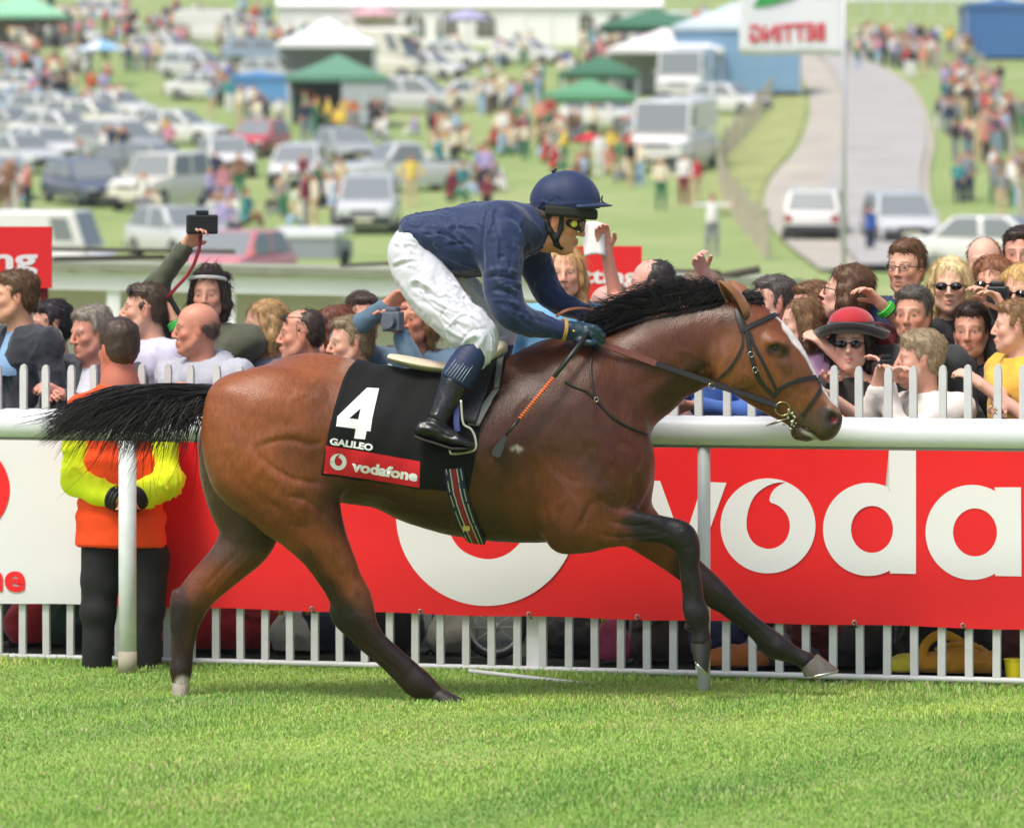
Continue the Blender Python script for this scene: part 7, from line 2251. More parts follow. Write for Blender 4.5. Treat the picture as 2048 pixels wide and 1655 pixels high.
def loft(rows, name, m, parent):
    """rows: list of rings (same count) -> closed surface"""
    n = len(rows[0]); vs = [p for r in rows for p in r]; fs = []
    for i in range(len(rows) - 1):
        for k in range(n): fs.append((i * n + k, i * n + (k + 1) % n, (i + 1) * n + (k + 1) % n, (i + 1) * n + k))
    fs.append(tuple(range(n - 1, -1, -1))); fs.append(tuple((len(rows) - 1) * n + k for k in range(n)))
    return mesh_obj(name, vs, fs, m, parent)

def make_car(kind, body_m):
    k = KINDS[kind]; L, W, H = k['L'], k['W'], k['H']; h = L / 2
    root = empty(kind + '_vehicle' if kind in ('van',) else {'saloon': 'saloon_car', 'hatch': 'hatchback_car', 'estate': 'estate_car', 'fourby': 'off_road_car', 'mpv': 'people_carrier', 'pickup': 'pickup_truck', 'camper': 'camper_van'}[kind])
    # lower body
    st = [(-h, .42, k['deck'] * .82, .80), (-h + .08, .30, k['deck'] * .95, .92), (-h + .5, .24, k['deck'], 1), (-.6, .22, k['belt'], 1), (.6, .22, k['belt'], 1), (k['ws'][0], .22, k['hood'] + .02, 1), (h - .5, .24, k['hood'] - .06, .97), (h - .12, .30, k['hood'] - .18, .90), (h, .38, k['hood'] - .32, .80)]
    rows = []
    for x, z0, z1, w in st:
        a = W / 2 * w; r = .08
        rows.append([(x, -a * .94, z0), (x, -a, z0 + .18), (x, -a, z1 - .16), (x, -a * .95, z1 - .03), (x, -a * .75, z1), (x, a * .75, z1), (x, a * .95, z1 - .03), (x, a, z1 - .16), (x, a, z0 + .18), (x, a * .94, z0)])
    b = loft(rows, 'body', body_m, root); shade(b, 35)
    if kind == 'pickup':
        MB().box(-h + .12, -.75, -W / 2 + .12, W / 2 - .12, k['deck'] - .02, k['deck'] + .012).build('load_cover', mat('dark load cover', '#3d4440', rough=.8), root)
    # glasshouse: glass volume with roof and pillars over it
    wf, wt = k['ws']; bt, bb = k['bk']; zb, zr = k['belt'] - .02, H
    ti = .80 if kind not in ('van', 'camper') else .93
    y0, y1 = W / 2 * .94, W / 2 * ti
    solid = kind in ('van', 'camper')
    rowsg = [[(bb, -y0, zb), (bb, y0, zb), (bb, y0, zb + .01), (bb, -y0, zb + .01)]]
    vs = [(wf, -y0, zb), (wf, y0, zb), (bb, y0, zb), (bb, -y0, zb), (wt, -y1, zr), (wt, y1, zr), (bt, y1, zr), (bt, -y1, zr)]
    fs = [(0, 1, 5, 4), (1, 2, 6, 5), (2, 3, 7, 6), (3, 0, 4, 7), (4, 5, 6, 7), (3, 2, 1, 0)]
    g = mesh_obj('cabin', vs, fs, body_m, root); bevel(g, .07, 3); shade(g, 50)
    V = [Vector(v) for v in vs]
    def pane(q, ins, name='window', push=.012, u0=0, u1=1):
        a, b, c, d = [V[i] for i in q]           # bottom a b, top b' ...
        bl, br, tr, tl = a.lerp(b, u0), a.lerp(b, u1), d.lerp(c, u1), d.lerp(c, u0)
        ce = (bl + br + tr + tl) / 4; n = (br - bl).cross(tl - bl).normalized()
        if n.dot(ce - Vector((0, 0, zb))) < 0: n = -n
        P = []
        for p in (bl, br, tr, tl): P.append(ce + (p - ce) * ins + n * push)
        P += [p - n * .03 for p in P]
        mesh_obj(name, P, [(0, 1, 2, 3), (7, 6, 5, 4), (0, 4, 5, 1), (1, 5, 6, 2), (2, 6, 7, 3), (3, 7, 4, 0)], glass_m, root)
    pane((0, 1, 5, 4), .90, 'windscreen')
    if not solid:
        pane((2, 3, 7, 6), .84, 'rear_window')
        for q in ((1, 2, 6, 5), (3, 0, 4, 7)):
            for u0, u1 in (((.03, .5), (.5, .95)) if kind != 'pickup' else ((.05, .95),)): pane(q, .86, 'side_window', .012, u0, u1)
    else:
        for q, r in (((1, 2, 6, 5), ((.02, .22), (.45, .66))), ((3, 0, 4, 7), ((.78, .98), (.34, .55)))):
            for u0, u1 in (r if kind == 'camper' else (r[0],)): pane(q, .62, 'side_window', .012, u0, u1)
    if kind == 'camper':
        o = MB().box(.6, 2.35, -.92, .92, H - .45, H + .02).build('roof_pod', body_m, root); bevel(o, .16, 3)
    # wheels
    wr = .31 if kind not in ('fourby', 'pickup', 'camper') else .37
    wm = None
    for x in (-h + .78, h - .80):
        for sy in (-1, 1):
            if wm is None:
                w = MB().tube([(0, -.10, 0), (0, -.08, 0), (0, .08, 0), (0, .10, 0)], [wr * .93, wr, wr, wr * .93], 20).build('wheel', tyre_m, root); shade(w, 40)
                hb = MB().tube([(0, -.112, 0), (0, .112, 0)], wr * .6, 14).build('rim', hub_m, w); wm = (w, hb)
                w.location = (x, sy * (W / 2 - .10), wr)
            else:
                w = wm[0].copy(); COL.objects.link(w); w.location = (x, sy * (W / 2 - .10), wr)
                hb = wm[1].copy(); COL.objects.link(hb); hb.parent = w
    for sy in (-1, 1):
        MB().box(h - .07, h - .005, sy * W * .34 - .16, sy * W * .34 + .16, k['hood'] - .36, k['hood'] - .22).build('headlight', lamp_m, root)
        MB().box(-h - .005, -h + .07, sy * W * .38 - .10, sy * W * .38 + .10, k['deck'] - .35, k['deck'] - .15).build('tail_light', tail_m, root)
        MB().box(k['ws'][0] - .12, k['ws'][0] + .0, sy * (W / 2 + .02) - .06, sy * (W / 2 + .02) + .06, k['belt'] + .02, k['belt'] + .14).build('mirror', body_m, root)
    MB().box(h - .10, h + .04, -W * .44, W * .44, .30, .50).build('bumper', trim_m, root)
    MB().box(-h - .04, -h + .10, -W * .44, W * .44, .30, .50).build('bumper', trim_m, root)
    MB().box(h + .03, h + .055, -.26, .26, .38, .49).build('number_plate', plate_m, root)
    MB().box(h - .04, h + .01, -W * .22, W * .22, k['hood'] - .36, k['hood'] - .25).build('grille', trim_m, root)
    return root

PAINT = {}
def paint_m(col):
    if col not in PAINT: PAINT[col] = mat('car paint ' + col, col, rough=.25, coat=.5, spec=.5)
    return PAINT[col]
PROTO = {}
def park(kind, col, px, py, yaw, label, scale=1.0):
    """px, py: the picture point of the nearest wheel line (ground under the car's centre)"""
    p = on_hill(px, py)
    if kind not in PROTO:
        r = PROTO[kind] = (make_car(kind, paint_m(col)), col)[0]; r['pc'] = col
    else:
        r = dup(PROTO[kind])
    base = PROTO[kind]['pc']
    for c in r.children:
        if c.type == 'MESH' and c.data.materials and c.data.materials[0] and c.data.materials[0].name == 'car paint ' + base:
            c.material_slots[0].link = 'OBJECT'; c.material_slots[0].material = paint_m(col)
    slope = math.atan((ground_z(p.y + 1) - ground_z(p.y - 1)) / 2)
    r.rotation_mode = 'XYZ'
    r.rotation_euler = (Matrix.Rotation(slope, 3, 'X') @ Matrix.Rotation(math.radians(yaw), 3, 'Z')).to_euler()
    r.location = p; r.scale = (scale * 1.03,) * 3
    tag(r, label, 'camper van' if kind == 'camper' else 'van' if kind == 'van' else 'pickup' if kind == 'pickup' else 'car', 'vehicles parked on the hill')
    return r
W_, SV, GY, DG, NV, RD, PK, CR, BL = '#dededc', '#c8cbcc', '#a4a8a9', '#666b6c', '#566073', '#c84650', '#dc8088', '#e2dfd2', '#98a9bf'
cars = [
    ('van', W_, 50, 580, -12, 'large white van at lower left above the red sign board'),
    ('hatch', SV, 362, 520, -60, 'silver hatchback behind the raised camera'),
    ('hatch', PK, 466, 590, -110, 'faded red car with its roof just above the hut roof'),
    ('estate', NV, 172, 408, -65, 'dark blue car parked just above the white van'),
    ('fourby', CR, 322, 418, -115, 'cream white off-road car facing the course'),
    ('hatch', W_, 452, 352, -75, 'white hatchback with open bonnet side behind the off-road car'),
    ('saloon', W_, 352, 288, -22, 'white saloon seen side on above the dark estate'),
    ('estate', GY, 245, 318, -40, 'grey estate car in the middle of the left hand cars'),
    ('hatch', W_, 90, 330, -50, 'white hatchback to the left of the grey estate'),
    ('estate', SV, 112, 252, -20, 'pale grey estate at the left under the crowd'),
    ('hatch', RD, 518, 312, -105, 'red hatchback parked above the white estate'),
    ('estate', W_, 597, 372, -95, 'white estate facing the camera in open grass'),
    ('pickup', SV, 800, 382, -155, 'silver and dark pickup with covered load bed'),
    ('mpv', SV, 737, 462, -92, 'silver people carrier facing the camera left of the jockey'),
    ('van', W_, 430, 88, -20, 'small white van near the top beside a white car'),
    ('estate', SV, 398, 158, -30, 'silver estate with open door near the top left'),
    ('estate', BL, 520, 128, 10, 'pale blue estate beside the white gazebo'),
    ('camper', CR, 752, 158, -20, 'cream camper van right of the white gazebo'),
    ('saloon', W_, 856, 158, -30, 'low white saloon right of the cream camper van'),
    ('van', W_, 1348, 338, -104, 'big white van facing downhill near the road'),
    ('van', W_, 1372, 205, -100, 'smaller white van directly behind the big white van'),
    ('hatch', W_, 1455, 228, -30, 'small white car beside the pale blue tent'),
    ('estate', W_, 1630, 478, 84, 'white car driving away on the road behind the flag pole'),
    ('estate', SV, 1800, 490, -86, 'silver car facing the camera on the road'),
    ('saloon', W_, 2000, 545, -18, 'white saloon at lower right above the spectators'),
    ('hatch', GY, 14, 282, -35, 'grey car cut by the left edge below the crowd'),
    ('hatch', W_, 8, 396, -80, 'white car with red trim cut by the left edge'),
    ('saloon', W_, 1052, 128, -25, 'white saloon in front of the marquee'),
    ('estate', W_, 210, 42, -20, 'white estate in the crowd near the top left corner'),
    ('mpv', SV, 830, 225, -15, 'pale silver car behind the picnic group'),
    ('saloon', CR, 955, 218, 5, 'flat cream car beyond the picnic group'),
    ('hatch', RD, 775, 105, -30, 'red hatchback just right of the cream camper van roof'),
    ('hatch', W_, 30, 150, -40, 'white car in the crowd at the left edge'),
    ('estate', DG, 300, 372, -30, 'dark grey estate wedged between white saloon and off-road car'),
    ('hatch', SV, 40, 345, -50, 'pale silver hatchback below the grey edge car'),
    ('saloon', W_, 118, 290, -35, 'white saloon between the pale estate and the hatchback below'),
    ('saloon', W_, 420, 200, -15, 'white saloon in the crowd below the silver estate'),
    ('hatch', W_, 60, 200, -25, 'white hatchback amid the crowd under the pale gazebo'),
    ('estate', W_, 330, 120, -25, 'white estate above the silver estate near the top'),
    ('hatch', GY, 690, 330, -70, 'grey hatchback half behind the pickup bonnet'),
    ('hatch', W_, 232, 245, -35, 'white hatchback glimpsed left of the white saloon roof'),
    ('estate', CR, 180, 268, -30, 'cream estate tucked above the grey estate car'),
    ('hatch', BL, 20, 240, -40, 'pale blue hatchback at the left edge among the crowd'),
    ('saloon', SV, 540, 170, -10, 'silver saloon behind the bright blue windbreak'),
    ('hatch', W_, 150, 92, -25, 'white hatchback above the blue parasol'),
    ('estate', W_, 505, 80, -10, 'white estate below the left end of the marquee'),
    ('hatch', W_, 905, 135, -20, 'small white hatchback right of the low white saloon'),
    ('hatch', W_, 1208, 258, -30, 'white car tucked behind the lower green gazebo'),
]
for c in cars: park(*c, 1.22 if 'big white' in c[5] else .84 if 'large white van' in c[5] else 1.0)
# grey flat lidded trailer
p = on_hill(622, 545); root = empty('box_trailer', p, math.radians(-8), 'grey box trailer with two white lids above the hut roof', 'trailer')
MB().box(-.85, .85, -1.3, 1.3, .35, .85).build('box', mat('grey trailer side', '#8c9298', rough=.5), root)
for y0, y1, z in ((-1.35, -.1, .86), (-.05, 1.3, 1.0)):
    o = MB().box(-.88, .88, y0, y1, z - .01, z + .16).build('lid', mat('white trailer lid', '#d3d7db', rough=.4), root); bevel(o, .04)
for sx in (-1, 1):
    MB().tube([(sx * .80, 0, .3), (sx * .95, 0, .3)], .3, 16).build('wheel', tyre_m, root)

# ---------------------------------------------------------------- gazebos, marquee, umbrellas
def gazebo(px, py, w, hh, roofh, col, label, walls=None, group='gazebos on the hill', d=None, legcol='#c9ccd0'):
    p = on_hill(px, py); root = empty('gazebo', p, 0, label, 'gazebo', group)
    d = d or w; fm = mat('gazebo cloth ' + col, col, rough=.75, noise=.05, nscale=1.5)
    vs = [(-w / 2, -d / 2, hh), (w / 2, -d / 2, hh), (w / 2, d / 2, hh), (-w / 2, d / 2, hh), (-w * .22, -d * .22, hh + roofh * .52), (w * .22, -d * .22, hh + roofh * .52), (w * .22, d * .22, hh + roofh * .52), (-w * .22, d * .22, hh + roofh * .52), (0, 0, hh + roofh)]
    vs += [(x, y, hh - .25) for x, y, z in vs[:4]]
    fs = [(0, 1, 5, 4), (1, 2, 6, 5), (2, 3, 7, 6), (3, 0, 4, 7), (4, 5, 8), (5, 6, 8), (6, 7, 8), (7, 4, 8), (0, 9, 10, 1), (1, 10, 11, 2), (2, 11, 12, 3), (3, 12, 9, 0)]
    o = mesh_obj('canopy', vs, fs, fm, root); o.modifiers.new('t', 'SOLIDIFY').thickness = .03
    for sx in (-1, 1):
        for sy in (-1, 1):
            MB().tube([(sx * w * .48, sy * d * .48, -.1), (sx * w * .48, sy * d * .48, hh)], .04, 6).build('leg', mat('gazebo leg ' + legcol, legcol, rough=.5), root)
    for side, wc in (walls or {}).items():
        wm = mat('gazebo wall ' + wc, wc, rough=.8, noise=.05, nscale=2)
        x0, x1, y0, y1 = {'b': (-.48, .48, .47, .48), 'l': (-.48, -.47, -.48, .48), 'r': (.47, .48, -.48, .48), 'f': (-.48, .48, -.48, -.47), 'fr': (.05, .48, -.48, -.47)}[side]
        MB().box(x0 * w, x1 * w, y0 * d, y1 * d, 0, hh - .1).build('side_wall', wm, root)
    return root
gazebo(655, 172, 5.4, 2.2, 1.5, '#e3e5e6', 'white peaked gazebo above the green gazebo at top left', {'b': '#b9bfc0', 'r': '#d9dcdc'})
gazebo(676, 252, 4.6, 2.2, 1.1, '#5f8f76', 'dull green gazebo with grey side wall left of centre', {'b': '#2d4a3c', 'r': '#b5bcc0', 'fr': '#a9b2b5'})
gazebo(45, 92, 6.2, 1.9, 1.7, '#8fc9a4', 'pale green gazebo in the top left corner', {'b': '#9a8f8a'})
gazebo(1328, 190, 6.0, 2.3, 1.2, '#e8e8e6', 'white gazebo beside the road with open sides', {'b': '#c4c8ca'})
gazebo(1308, 128, 6.5, 2.2, 1.1, '#3f7458', 'dark green gazebo directly behind the white one', {})
gazebo(1470, 188, 6.8, 3.4, 1.4, '#c3d2dc', 'large pale blue tent between the white gazebo and the road', {'b': '#7ea2bd', 'r': '#86a8c2', 'f': '#7ba1c0'})
gazebo(1200, 215, 3.8, 1.7, .9, '#3f7356', 'dark green gazebo above the lower pale one', {})
gazebo(1176, 270, 4.2, 1.7, .8, '#5d9a72', 'mid green gazebo over the picnic group at centre right', {})
gazebo(98, 30, 5.0, 2.0, 1.2, '#79a98c', 'green gazebo roof at the very top left', {})
gazebo(1998, 118, 4.6, 3.2, .5, '#39669a', 'blue betting stall in the top right corner', {'b': '#2f5f92', 'f': '#3a6ba3', 'r': '#2f5f92', 'l': '#2f5f92'})
gazebo(520, 205, 3.2, 1.3, .3, '#4f86bd', 'bright blue windbreak shelter near the cars', {'f': '#5a93c8', 'b': '#4f86bd'})
def umbrella(px, py, r, h, col, label, col2=None):
    p = on_hill(px, py); root = empty('umbrella', p, 0, label, 'umbrella', 'umbrellas on the hill')
    n = 8; vs = [(0, 0, h + r * .45)]; fs = []
    for k in range(n): vs.append((r * math.cos(2 * math.pi * k / n), r * math.sin(2 * math.pi * k / n), h))
    for k in range(n): fs.append((0, 1 + k, 1 + (k + 1) % n))
    o = mesh_obj('canopy', vs, fs, [mat('umbrella ' + col, col, rough=.8), mat('umbrella ' + (col2 or col), col2 or col, rough=.8)], root)
    o.data.polygons.foreach_set('material_index', np.array([k % 2 for k in range(n)], dtype=np.int32))
    o.modifiers.new('t', 'SOLIDIFY').thickness = .02
    MB().tube([(0, 0, 0), (0, 0, h + r * .44)], .03, 6).build('pole', mat('umbrella pole', '#8a8a8a', rough=.4), root)
umbrella(202, 172, 1.5, 1.9, '#7fb4dc', 'blue and white parasol over the left hand crowd', '#d8e2e6')
umbrella(934, 108, 1.6, 2.1, '#a9a6cc', 'lilac parasol in front of the marquee')
umbrella(748, 92, 1.7, 1.9, '#d8a6ae', 'pale pink parasol above the cream camper van')
umbrella(1178, 330, .75, .95, '#c42434', 'red parasol by the picnic group at centre right')
umbrella(728, 470 - 250, .8, 1.2, '#5f9ac8', 'small blue parasol beside the green gazebo')

def build_marquee():
    D = 325.0; z0 = ground_z(D)
    a, b = at(560, 0, D).x, at(1318, 0, D).x
    root = empty('marquee', ((a + b) / 2, D, z0), 0, 'long white marquee with arched windows across the top', 'marquee')
    wm = mat('marquee canvas', '#f2f2f0', rough=.8, noise=.03, nscale=.5); rm = mat('marquee roof', '#f4f4f2', rough=.8)
    eave = z0 + 2.55; dep = 12
    # solid wall; flat panels in a shade-dark colour stand for the window openings
    wins = [(828, 44), (894, 42), (972, 40), (1172, 36), (1232, 34)]
    X = [a]; mb = MB()
    nw = 26; xs = np.linspace(a, b, 400)
    MB().box(a, b, D, D + .15, z0 - 1, eave).build('wall', wm, root, world=True)
    MB().box(a, b, D + dep, D + dep + .15, z0 - 1, eave).build('wall', wm, root, world=True)
    for x in (a, b): MB().box(x - .1, x + .1, D + .15, D + dep, z0 - 1, eave).build('wall', wm, root, world=True)
    vs = [(a - .3, D - .3, eave), (b + .3, D - .3, eave), (b - .5, D + dep / 2, eave + 3.6), (a + .5, D + dep / 2, eave + 3.6), (b + .3, D + dep + .3, eave), (a - .3, D + dep + .3, eave)]
    o = mesh_obj('roof', vs, [(0, 1, 2, 3), (3, 2, 4, 5), (1, 4, 2), (5, 0, 3)], rm, root, world=True); o.modifiers.new('t', 'SOLIDIFY').thickness = .05
    for px, w in wins:
        c = at(px, 60, D - .02); hw = w / 2 * D / F
        pts = [(c.x - hw, D - .04, z0 + .5), (c.x + hw, D - .04, z0 + .5)] + [(c.x + hw * math.cos(t), D - .04, z0 + 1.25 + .85 * math.sin(t)) for t in np.linspace(0, math.pi, 12)]
        win = mesh_obj('window', pts, [tuple(range(len(pts)))], mat('shaded marquee window', '#5a5c48', rough=.4, spec=.3), root, world=True)
        mb = MB()
        for q in (-.33, .33): mb.box(c.x + hw * q - .015, c.x + hw * q + .015, D - .09, D - .05, z0 + .5, z0 + 2.0)
        mb.box(c.x - hw, c.x + hw, D - .09, D - .05, z0 + 1.24, z0 + 1.27)
        mb.build('frame', wm, win, world=True)
    for k in range(15):
        x = a + (b - a) * k / 14
        MB().box(x - .06, x + .06, D - .10, D - .02, z0, eave).build('pole', wm, root, world=True)
build_marquee()

# ---------------------------------------------------------------- paling fences by the road
def paling(pts, n, label, name='paling_fence', hgt=1.15, col='#b3aa94'):
    P = catmull([(a, b, 0) for a, b in pts], 6); d = np.concatenate([[0], np.cumsum(np.linalg.norm(np.diff(P, axis=0), axis=1))])
    t = np.linspace(0, d[-1], n); X = np.interp(t, d, P[:, 0]); Y = np.interp(t, d, P[:, 1])
    g = [on_hill(a, b) for a, b in zip(X, Y)]
    root = empty(name, g[0], 0, label, 'fence'); mb = MB()
    for i, p in enumerate(g):
        r_ = rng.uniform(-.04, .04)
        mb.tube([(p.x, p.y, p.z - .1), (p.x + r_, p.y, p.z + hgt + rng.uniform(-.08, .08))], .022, 4)
    o = mb.build('stakes', mat('chestnut paling ' + col, col, rough=.95, noise=.2), root, world=True); o['kind'] = 'stuff'
    MB().tube([p + Vector((0, 0, hgt * .8)) for p in g], .015, 4).build('top_wire', mat('fence wire', '#8a8a86', metal=.5), root, world=True)
    MB().tube([p + Vector((0, 0, hgt * .3)) for p in g], .015, 4).build('lower_wire', mat('fence wire'), root, world=True)
    for i in range(0, n, max(1, n // 14)):
        p = g[i]; MB().tube([(p.x, p.y, p.z - .1), (p.x, p.y, p.z + hgt + .25)], .055, 6).build('post', mat('grey fence post', '#a8a496', rough=.9), root, world=True)
paling([(1535, 520), (1470, 440), (1440, 375), (1452, 320), (1500, 262), (1540, 205), (1552, 150), (1556, 120)], 170, 'pale chestnut paling fence curving up the left side of the road')
paling([(2046, 470), (2030, 380), (2018, 300), (2000, 220), (1960, 150), (1900, 112)], 150, 'wooden paling fence behind the crowd on the right of the road')
paling([(1700, 118), (1760, 112), (1830, 120), (1880, 150), (1900, 200), (1905, 260)], 80, 'low fence between the road and the spectators at top right')
def far_rail(py, x0, x1, label):
    g = [on_hill(px, py) for px in np.linspace(x0, x1, 20)]
    root = empty('far_rail', g[0], 0, label, 'rail')
    MB().tube([p + Vector((0, 0, 1.1)) for p in g], .16, 6).build('top_rail', plastic, root, True, world=True)
    for p in g[::2]: MB().tube([p, p + Vector((0, 0, 1.1))], .05, 6).build('post', plastic, root, world=True)
far_rail(30, 1690, 2100, 'distant white running rail across the top right')
far_rail(58, 1330, 1480, 'short length of distant white rail left of the flag')
# ---------------------------------------------------------------- spectators far up the hill
PALN = {'white': '#dfdfdc', 'pale blue': '#9fbbd6', 'navy': '#28324a', 'black': '#202124', 'grey': '#86898c', 'red': '#bd2a32', 'pink': '#d890a4', 'lilac': '#a89cc8', 'yellow': '#e0c348', 'orange': '#d9662e',
        'green': '#3f7a55', 'teal': '#3a8a8c', 'beige': '#cbb893', 'brown': '#7b5a42', 'maroon': '#7a2635', 'cream': '#ded6bc', 'royal blue': '#2f58a8', 'salmon': '#d28a78'}
LEGN = ['navy', 'black', 'grey', 'beige', 'brown', 'white', 'pale blue', 'green']
HAIRN = {'dark': '#32261e', 'brown': '#5c4028', 'fair': '#b08f58', 'grey': '#8a857c'}
far_skin = mat('far skin', '#c98d72', rough=.7)
def fm(n, col): return mat('far cloth ' + n, col, rough=.9)
def make_far(pose):
    """one continuous low-detail figure 1.72 m tall facing -y; slots: skin, top, legs, hair"""
    c = Clay((-.75, -.55, -.05), (.75, .55, 2.15), .034)
    z = 0
    if pose == 'sit':
        c.chain([(0, 0, .95, .07), (0, .02, .55, .13), (0, .08, .16, .16)], .05)
        for g in (-1, 1): c.chain([(g * .09, .05, .14, .10), (g * .13, -.38, .36, .075), (g * .12, -.50, .05, .055)], .04)
        sh, hd = .84, 1.12
    else:
        c.chain([(0, 0, 1.44, .10), (0, 0, 1.15, .15), (0, 0, .92, .155)], .05)
        for g in (-1, 1): c.chain([(g * .09, 0, .90, .105), (g * .11, -.02, .5, .075), (g * .12, .02, .06, .055), (g * .12, -.10, .04, .045)], .04)
        sh, hd = 1.40, 1.62
    c.ball((0, -.01, hd), (.082, .098, .118), .03); c.chain([(0, 0, hd - .08, .055), (0, 0, sh + .03, .065)], .03)
    c.chain([(-.17, 0, sh, .075), (.17, 0, sh, .075)], .05)
    if pose in ('stand', 'walk'): arms = [((-.20, 0, sh), (-.26, .03, sh - .28), (-.24, -.06, sh - .52)), ((.20, 0, sh), (.26, .03, sh - .28), (.24, -.06, sh - .52))]
    elif pose == 'hips': arms = [((-.20, 0, sh), (-.40, .05, sh - .24), (-.20, -.03, sh - .42)), ((.20, 0, sh), (.40, .05, sh - .24), (.20, -.03, sh - .42))]
    elif pose == 'look': arms = [((-.20, 0, sh), (-.30, -.14, sh - .18), (-.08, -.17, hd + .02)), ((.20, 0, sh), (.30, -.14, sh - .18), (.08, -.17, hd + .02))]
    elif pose == 'wide': arms = [((-.20, 0, sh), (-.42, -.05, sh + .02), (-.62, -.1, sh + .04)), ((.20, 0, sh), (.42, -.05, sh + .02), (.62, -.1, sh + .04))]
    elif pose == 'up': arms = [((-.20, 0, sh), (-.32, -.05, sh + .22), (-.22, -.1, sh + .50)), ((.20, 0, sh), (.26, .03, sh - .28), (.24, -.06, sh - .52))]
    else: arms = [((-.20, 0, sh), (-.27, -.08, sh - .26), (-.10, -.32, sh - .34)), ((.20, 0, sh), (.27, -.08, sh - .26), (.10, -.32, sh - .34))]
    for a in arms: c.chain([(*a[0], .062), (*a[1], .05), (*a[2], .04)], .03)
    V, Q = c.mesh(); V = relax(V, Q, 1)
    ce = V[Q].mean(1); mi = np.full(len(Q), 1)
    zl = .18 if pose == 'sit' else .95
    mi[ce[:, 2] < zl] = 2
    if pose == 'sit': mi[(ce[:, 1] < -.12) & (ce[:, 2] < .5)] = 2
    mi[(ce[:, 2] > sh + .09)] = 0
    for a in arms:
        mi[(np.linalg.norm(ce - np.array(a[2]), axis=1) < .10)] = 0
    mi[(ce[:, 2] > hd + .045) & (ce[:, 2] > hd - .02 - ce[:, 1] * .8)] = 3
    mi[(ce[:, 2] > hd - .05) & (np.abs(ce[:, 0]) < .13) & (ce[:, 1] > .02)] = 3
    o = mesh_obj('person', V, Q, [far_skin, fm('white', PALN['white']), fm('navy', PALN['navy']), mat('far hair dark', HAIRN['dark'])], None, True)
    o.data.polygons.foreach_set('material_index', mi.astype(np.int32))
    me = o.data; COL.objects.unlink(o); bpy.data.objects.remove(o)
    return me
FAR = {p: make_far(p) for p in ('stand', 'hips', 'look', 'sit', 'wide', 'up', 'fold')}
POSEW = {'stand': 'standing', 'hips': 'hands on hips', 'look': 'hands raised', 'sit': 'sitting', 'wide': 'arms wide', 'up': 'waving', 'fold': 'arms folded'}
used = {}
def far_person(px, py, top, leg, hairn, pose, yaw, zone, s=1.0, label=None):
    p = on_hill(px, py)
    o = bpy.data.objects.new('person', FAR[pose]); COL.objects.link(o)
    o.location = p; o.rotation_euler = (0, 0, math.radians(yaw)); o.scale = (s * 1.06, s * 1.06, s)
    for i, m in ((1, fm(top, PALN[top])), (2, fm(leg, PALN[leg])), (3, mat('far hair ' + hairn, HAIRN[hairn], rough=.8))):
        o.material_slots[i].link = 'OBJECT'; o.material_slots[i].material = m
    lab = label or f'{hairn} hair, {top} top, {leg} trousers, {POSEW[pose]}, {zone}'
    used.setdefault(lab, []).append(o)
    tag(o, lab, 'person', 'far spectators ' + zone)
    return o
# single figures that stand out
far_person(1322, 420, 'cream', 'green', 'fair', 'fold', 10, 'by the road', 1, 'fair haired person in cream top and dark green trousers standing below the big white van')
far_person(1368, 408, 'white', 'maroon', 'brown', 'stand', -20, 'by the road', 1, 'person in white shirt and maroon trousers below the big white van')
far_person(1392, 404, 'red', 'beige', 'dark', 'stand', 20, 'by the road', .9, 'child sized figure in a red top next to the white shirt')
far_person(1424, 512, 'white', 'grey', 'dark', 'wide', 0, 'by the road', 1, 'person in grey trousers with arms spread wide near the hut roof')
far_person(822, 412, 'yellow', 'beige', 'brown', 'hips', 0, 'among cars', 1, 'person in a mustard top and pink trousers by the pickup')
far_person(430, 400, 'navy', 'black', 'dark', 'stand', 10, 'among cars', 1, 'person in dark clothes beside the cream off-road car')
far_person(478, 404, 'brown', 'green', 'brown', 'fold', -10, 'among cars', 1, 'person in a brown top right of the cream off-road car')
far_person(1740, 512, 'royal blue', 'navy', 'dark', 'up', 40, 'by the road', .8, 'child in a blue top walking on the road below the silver car')
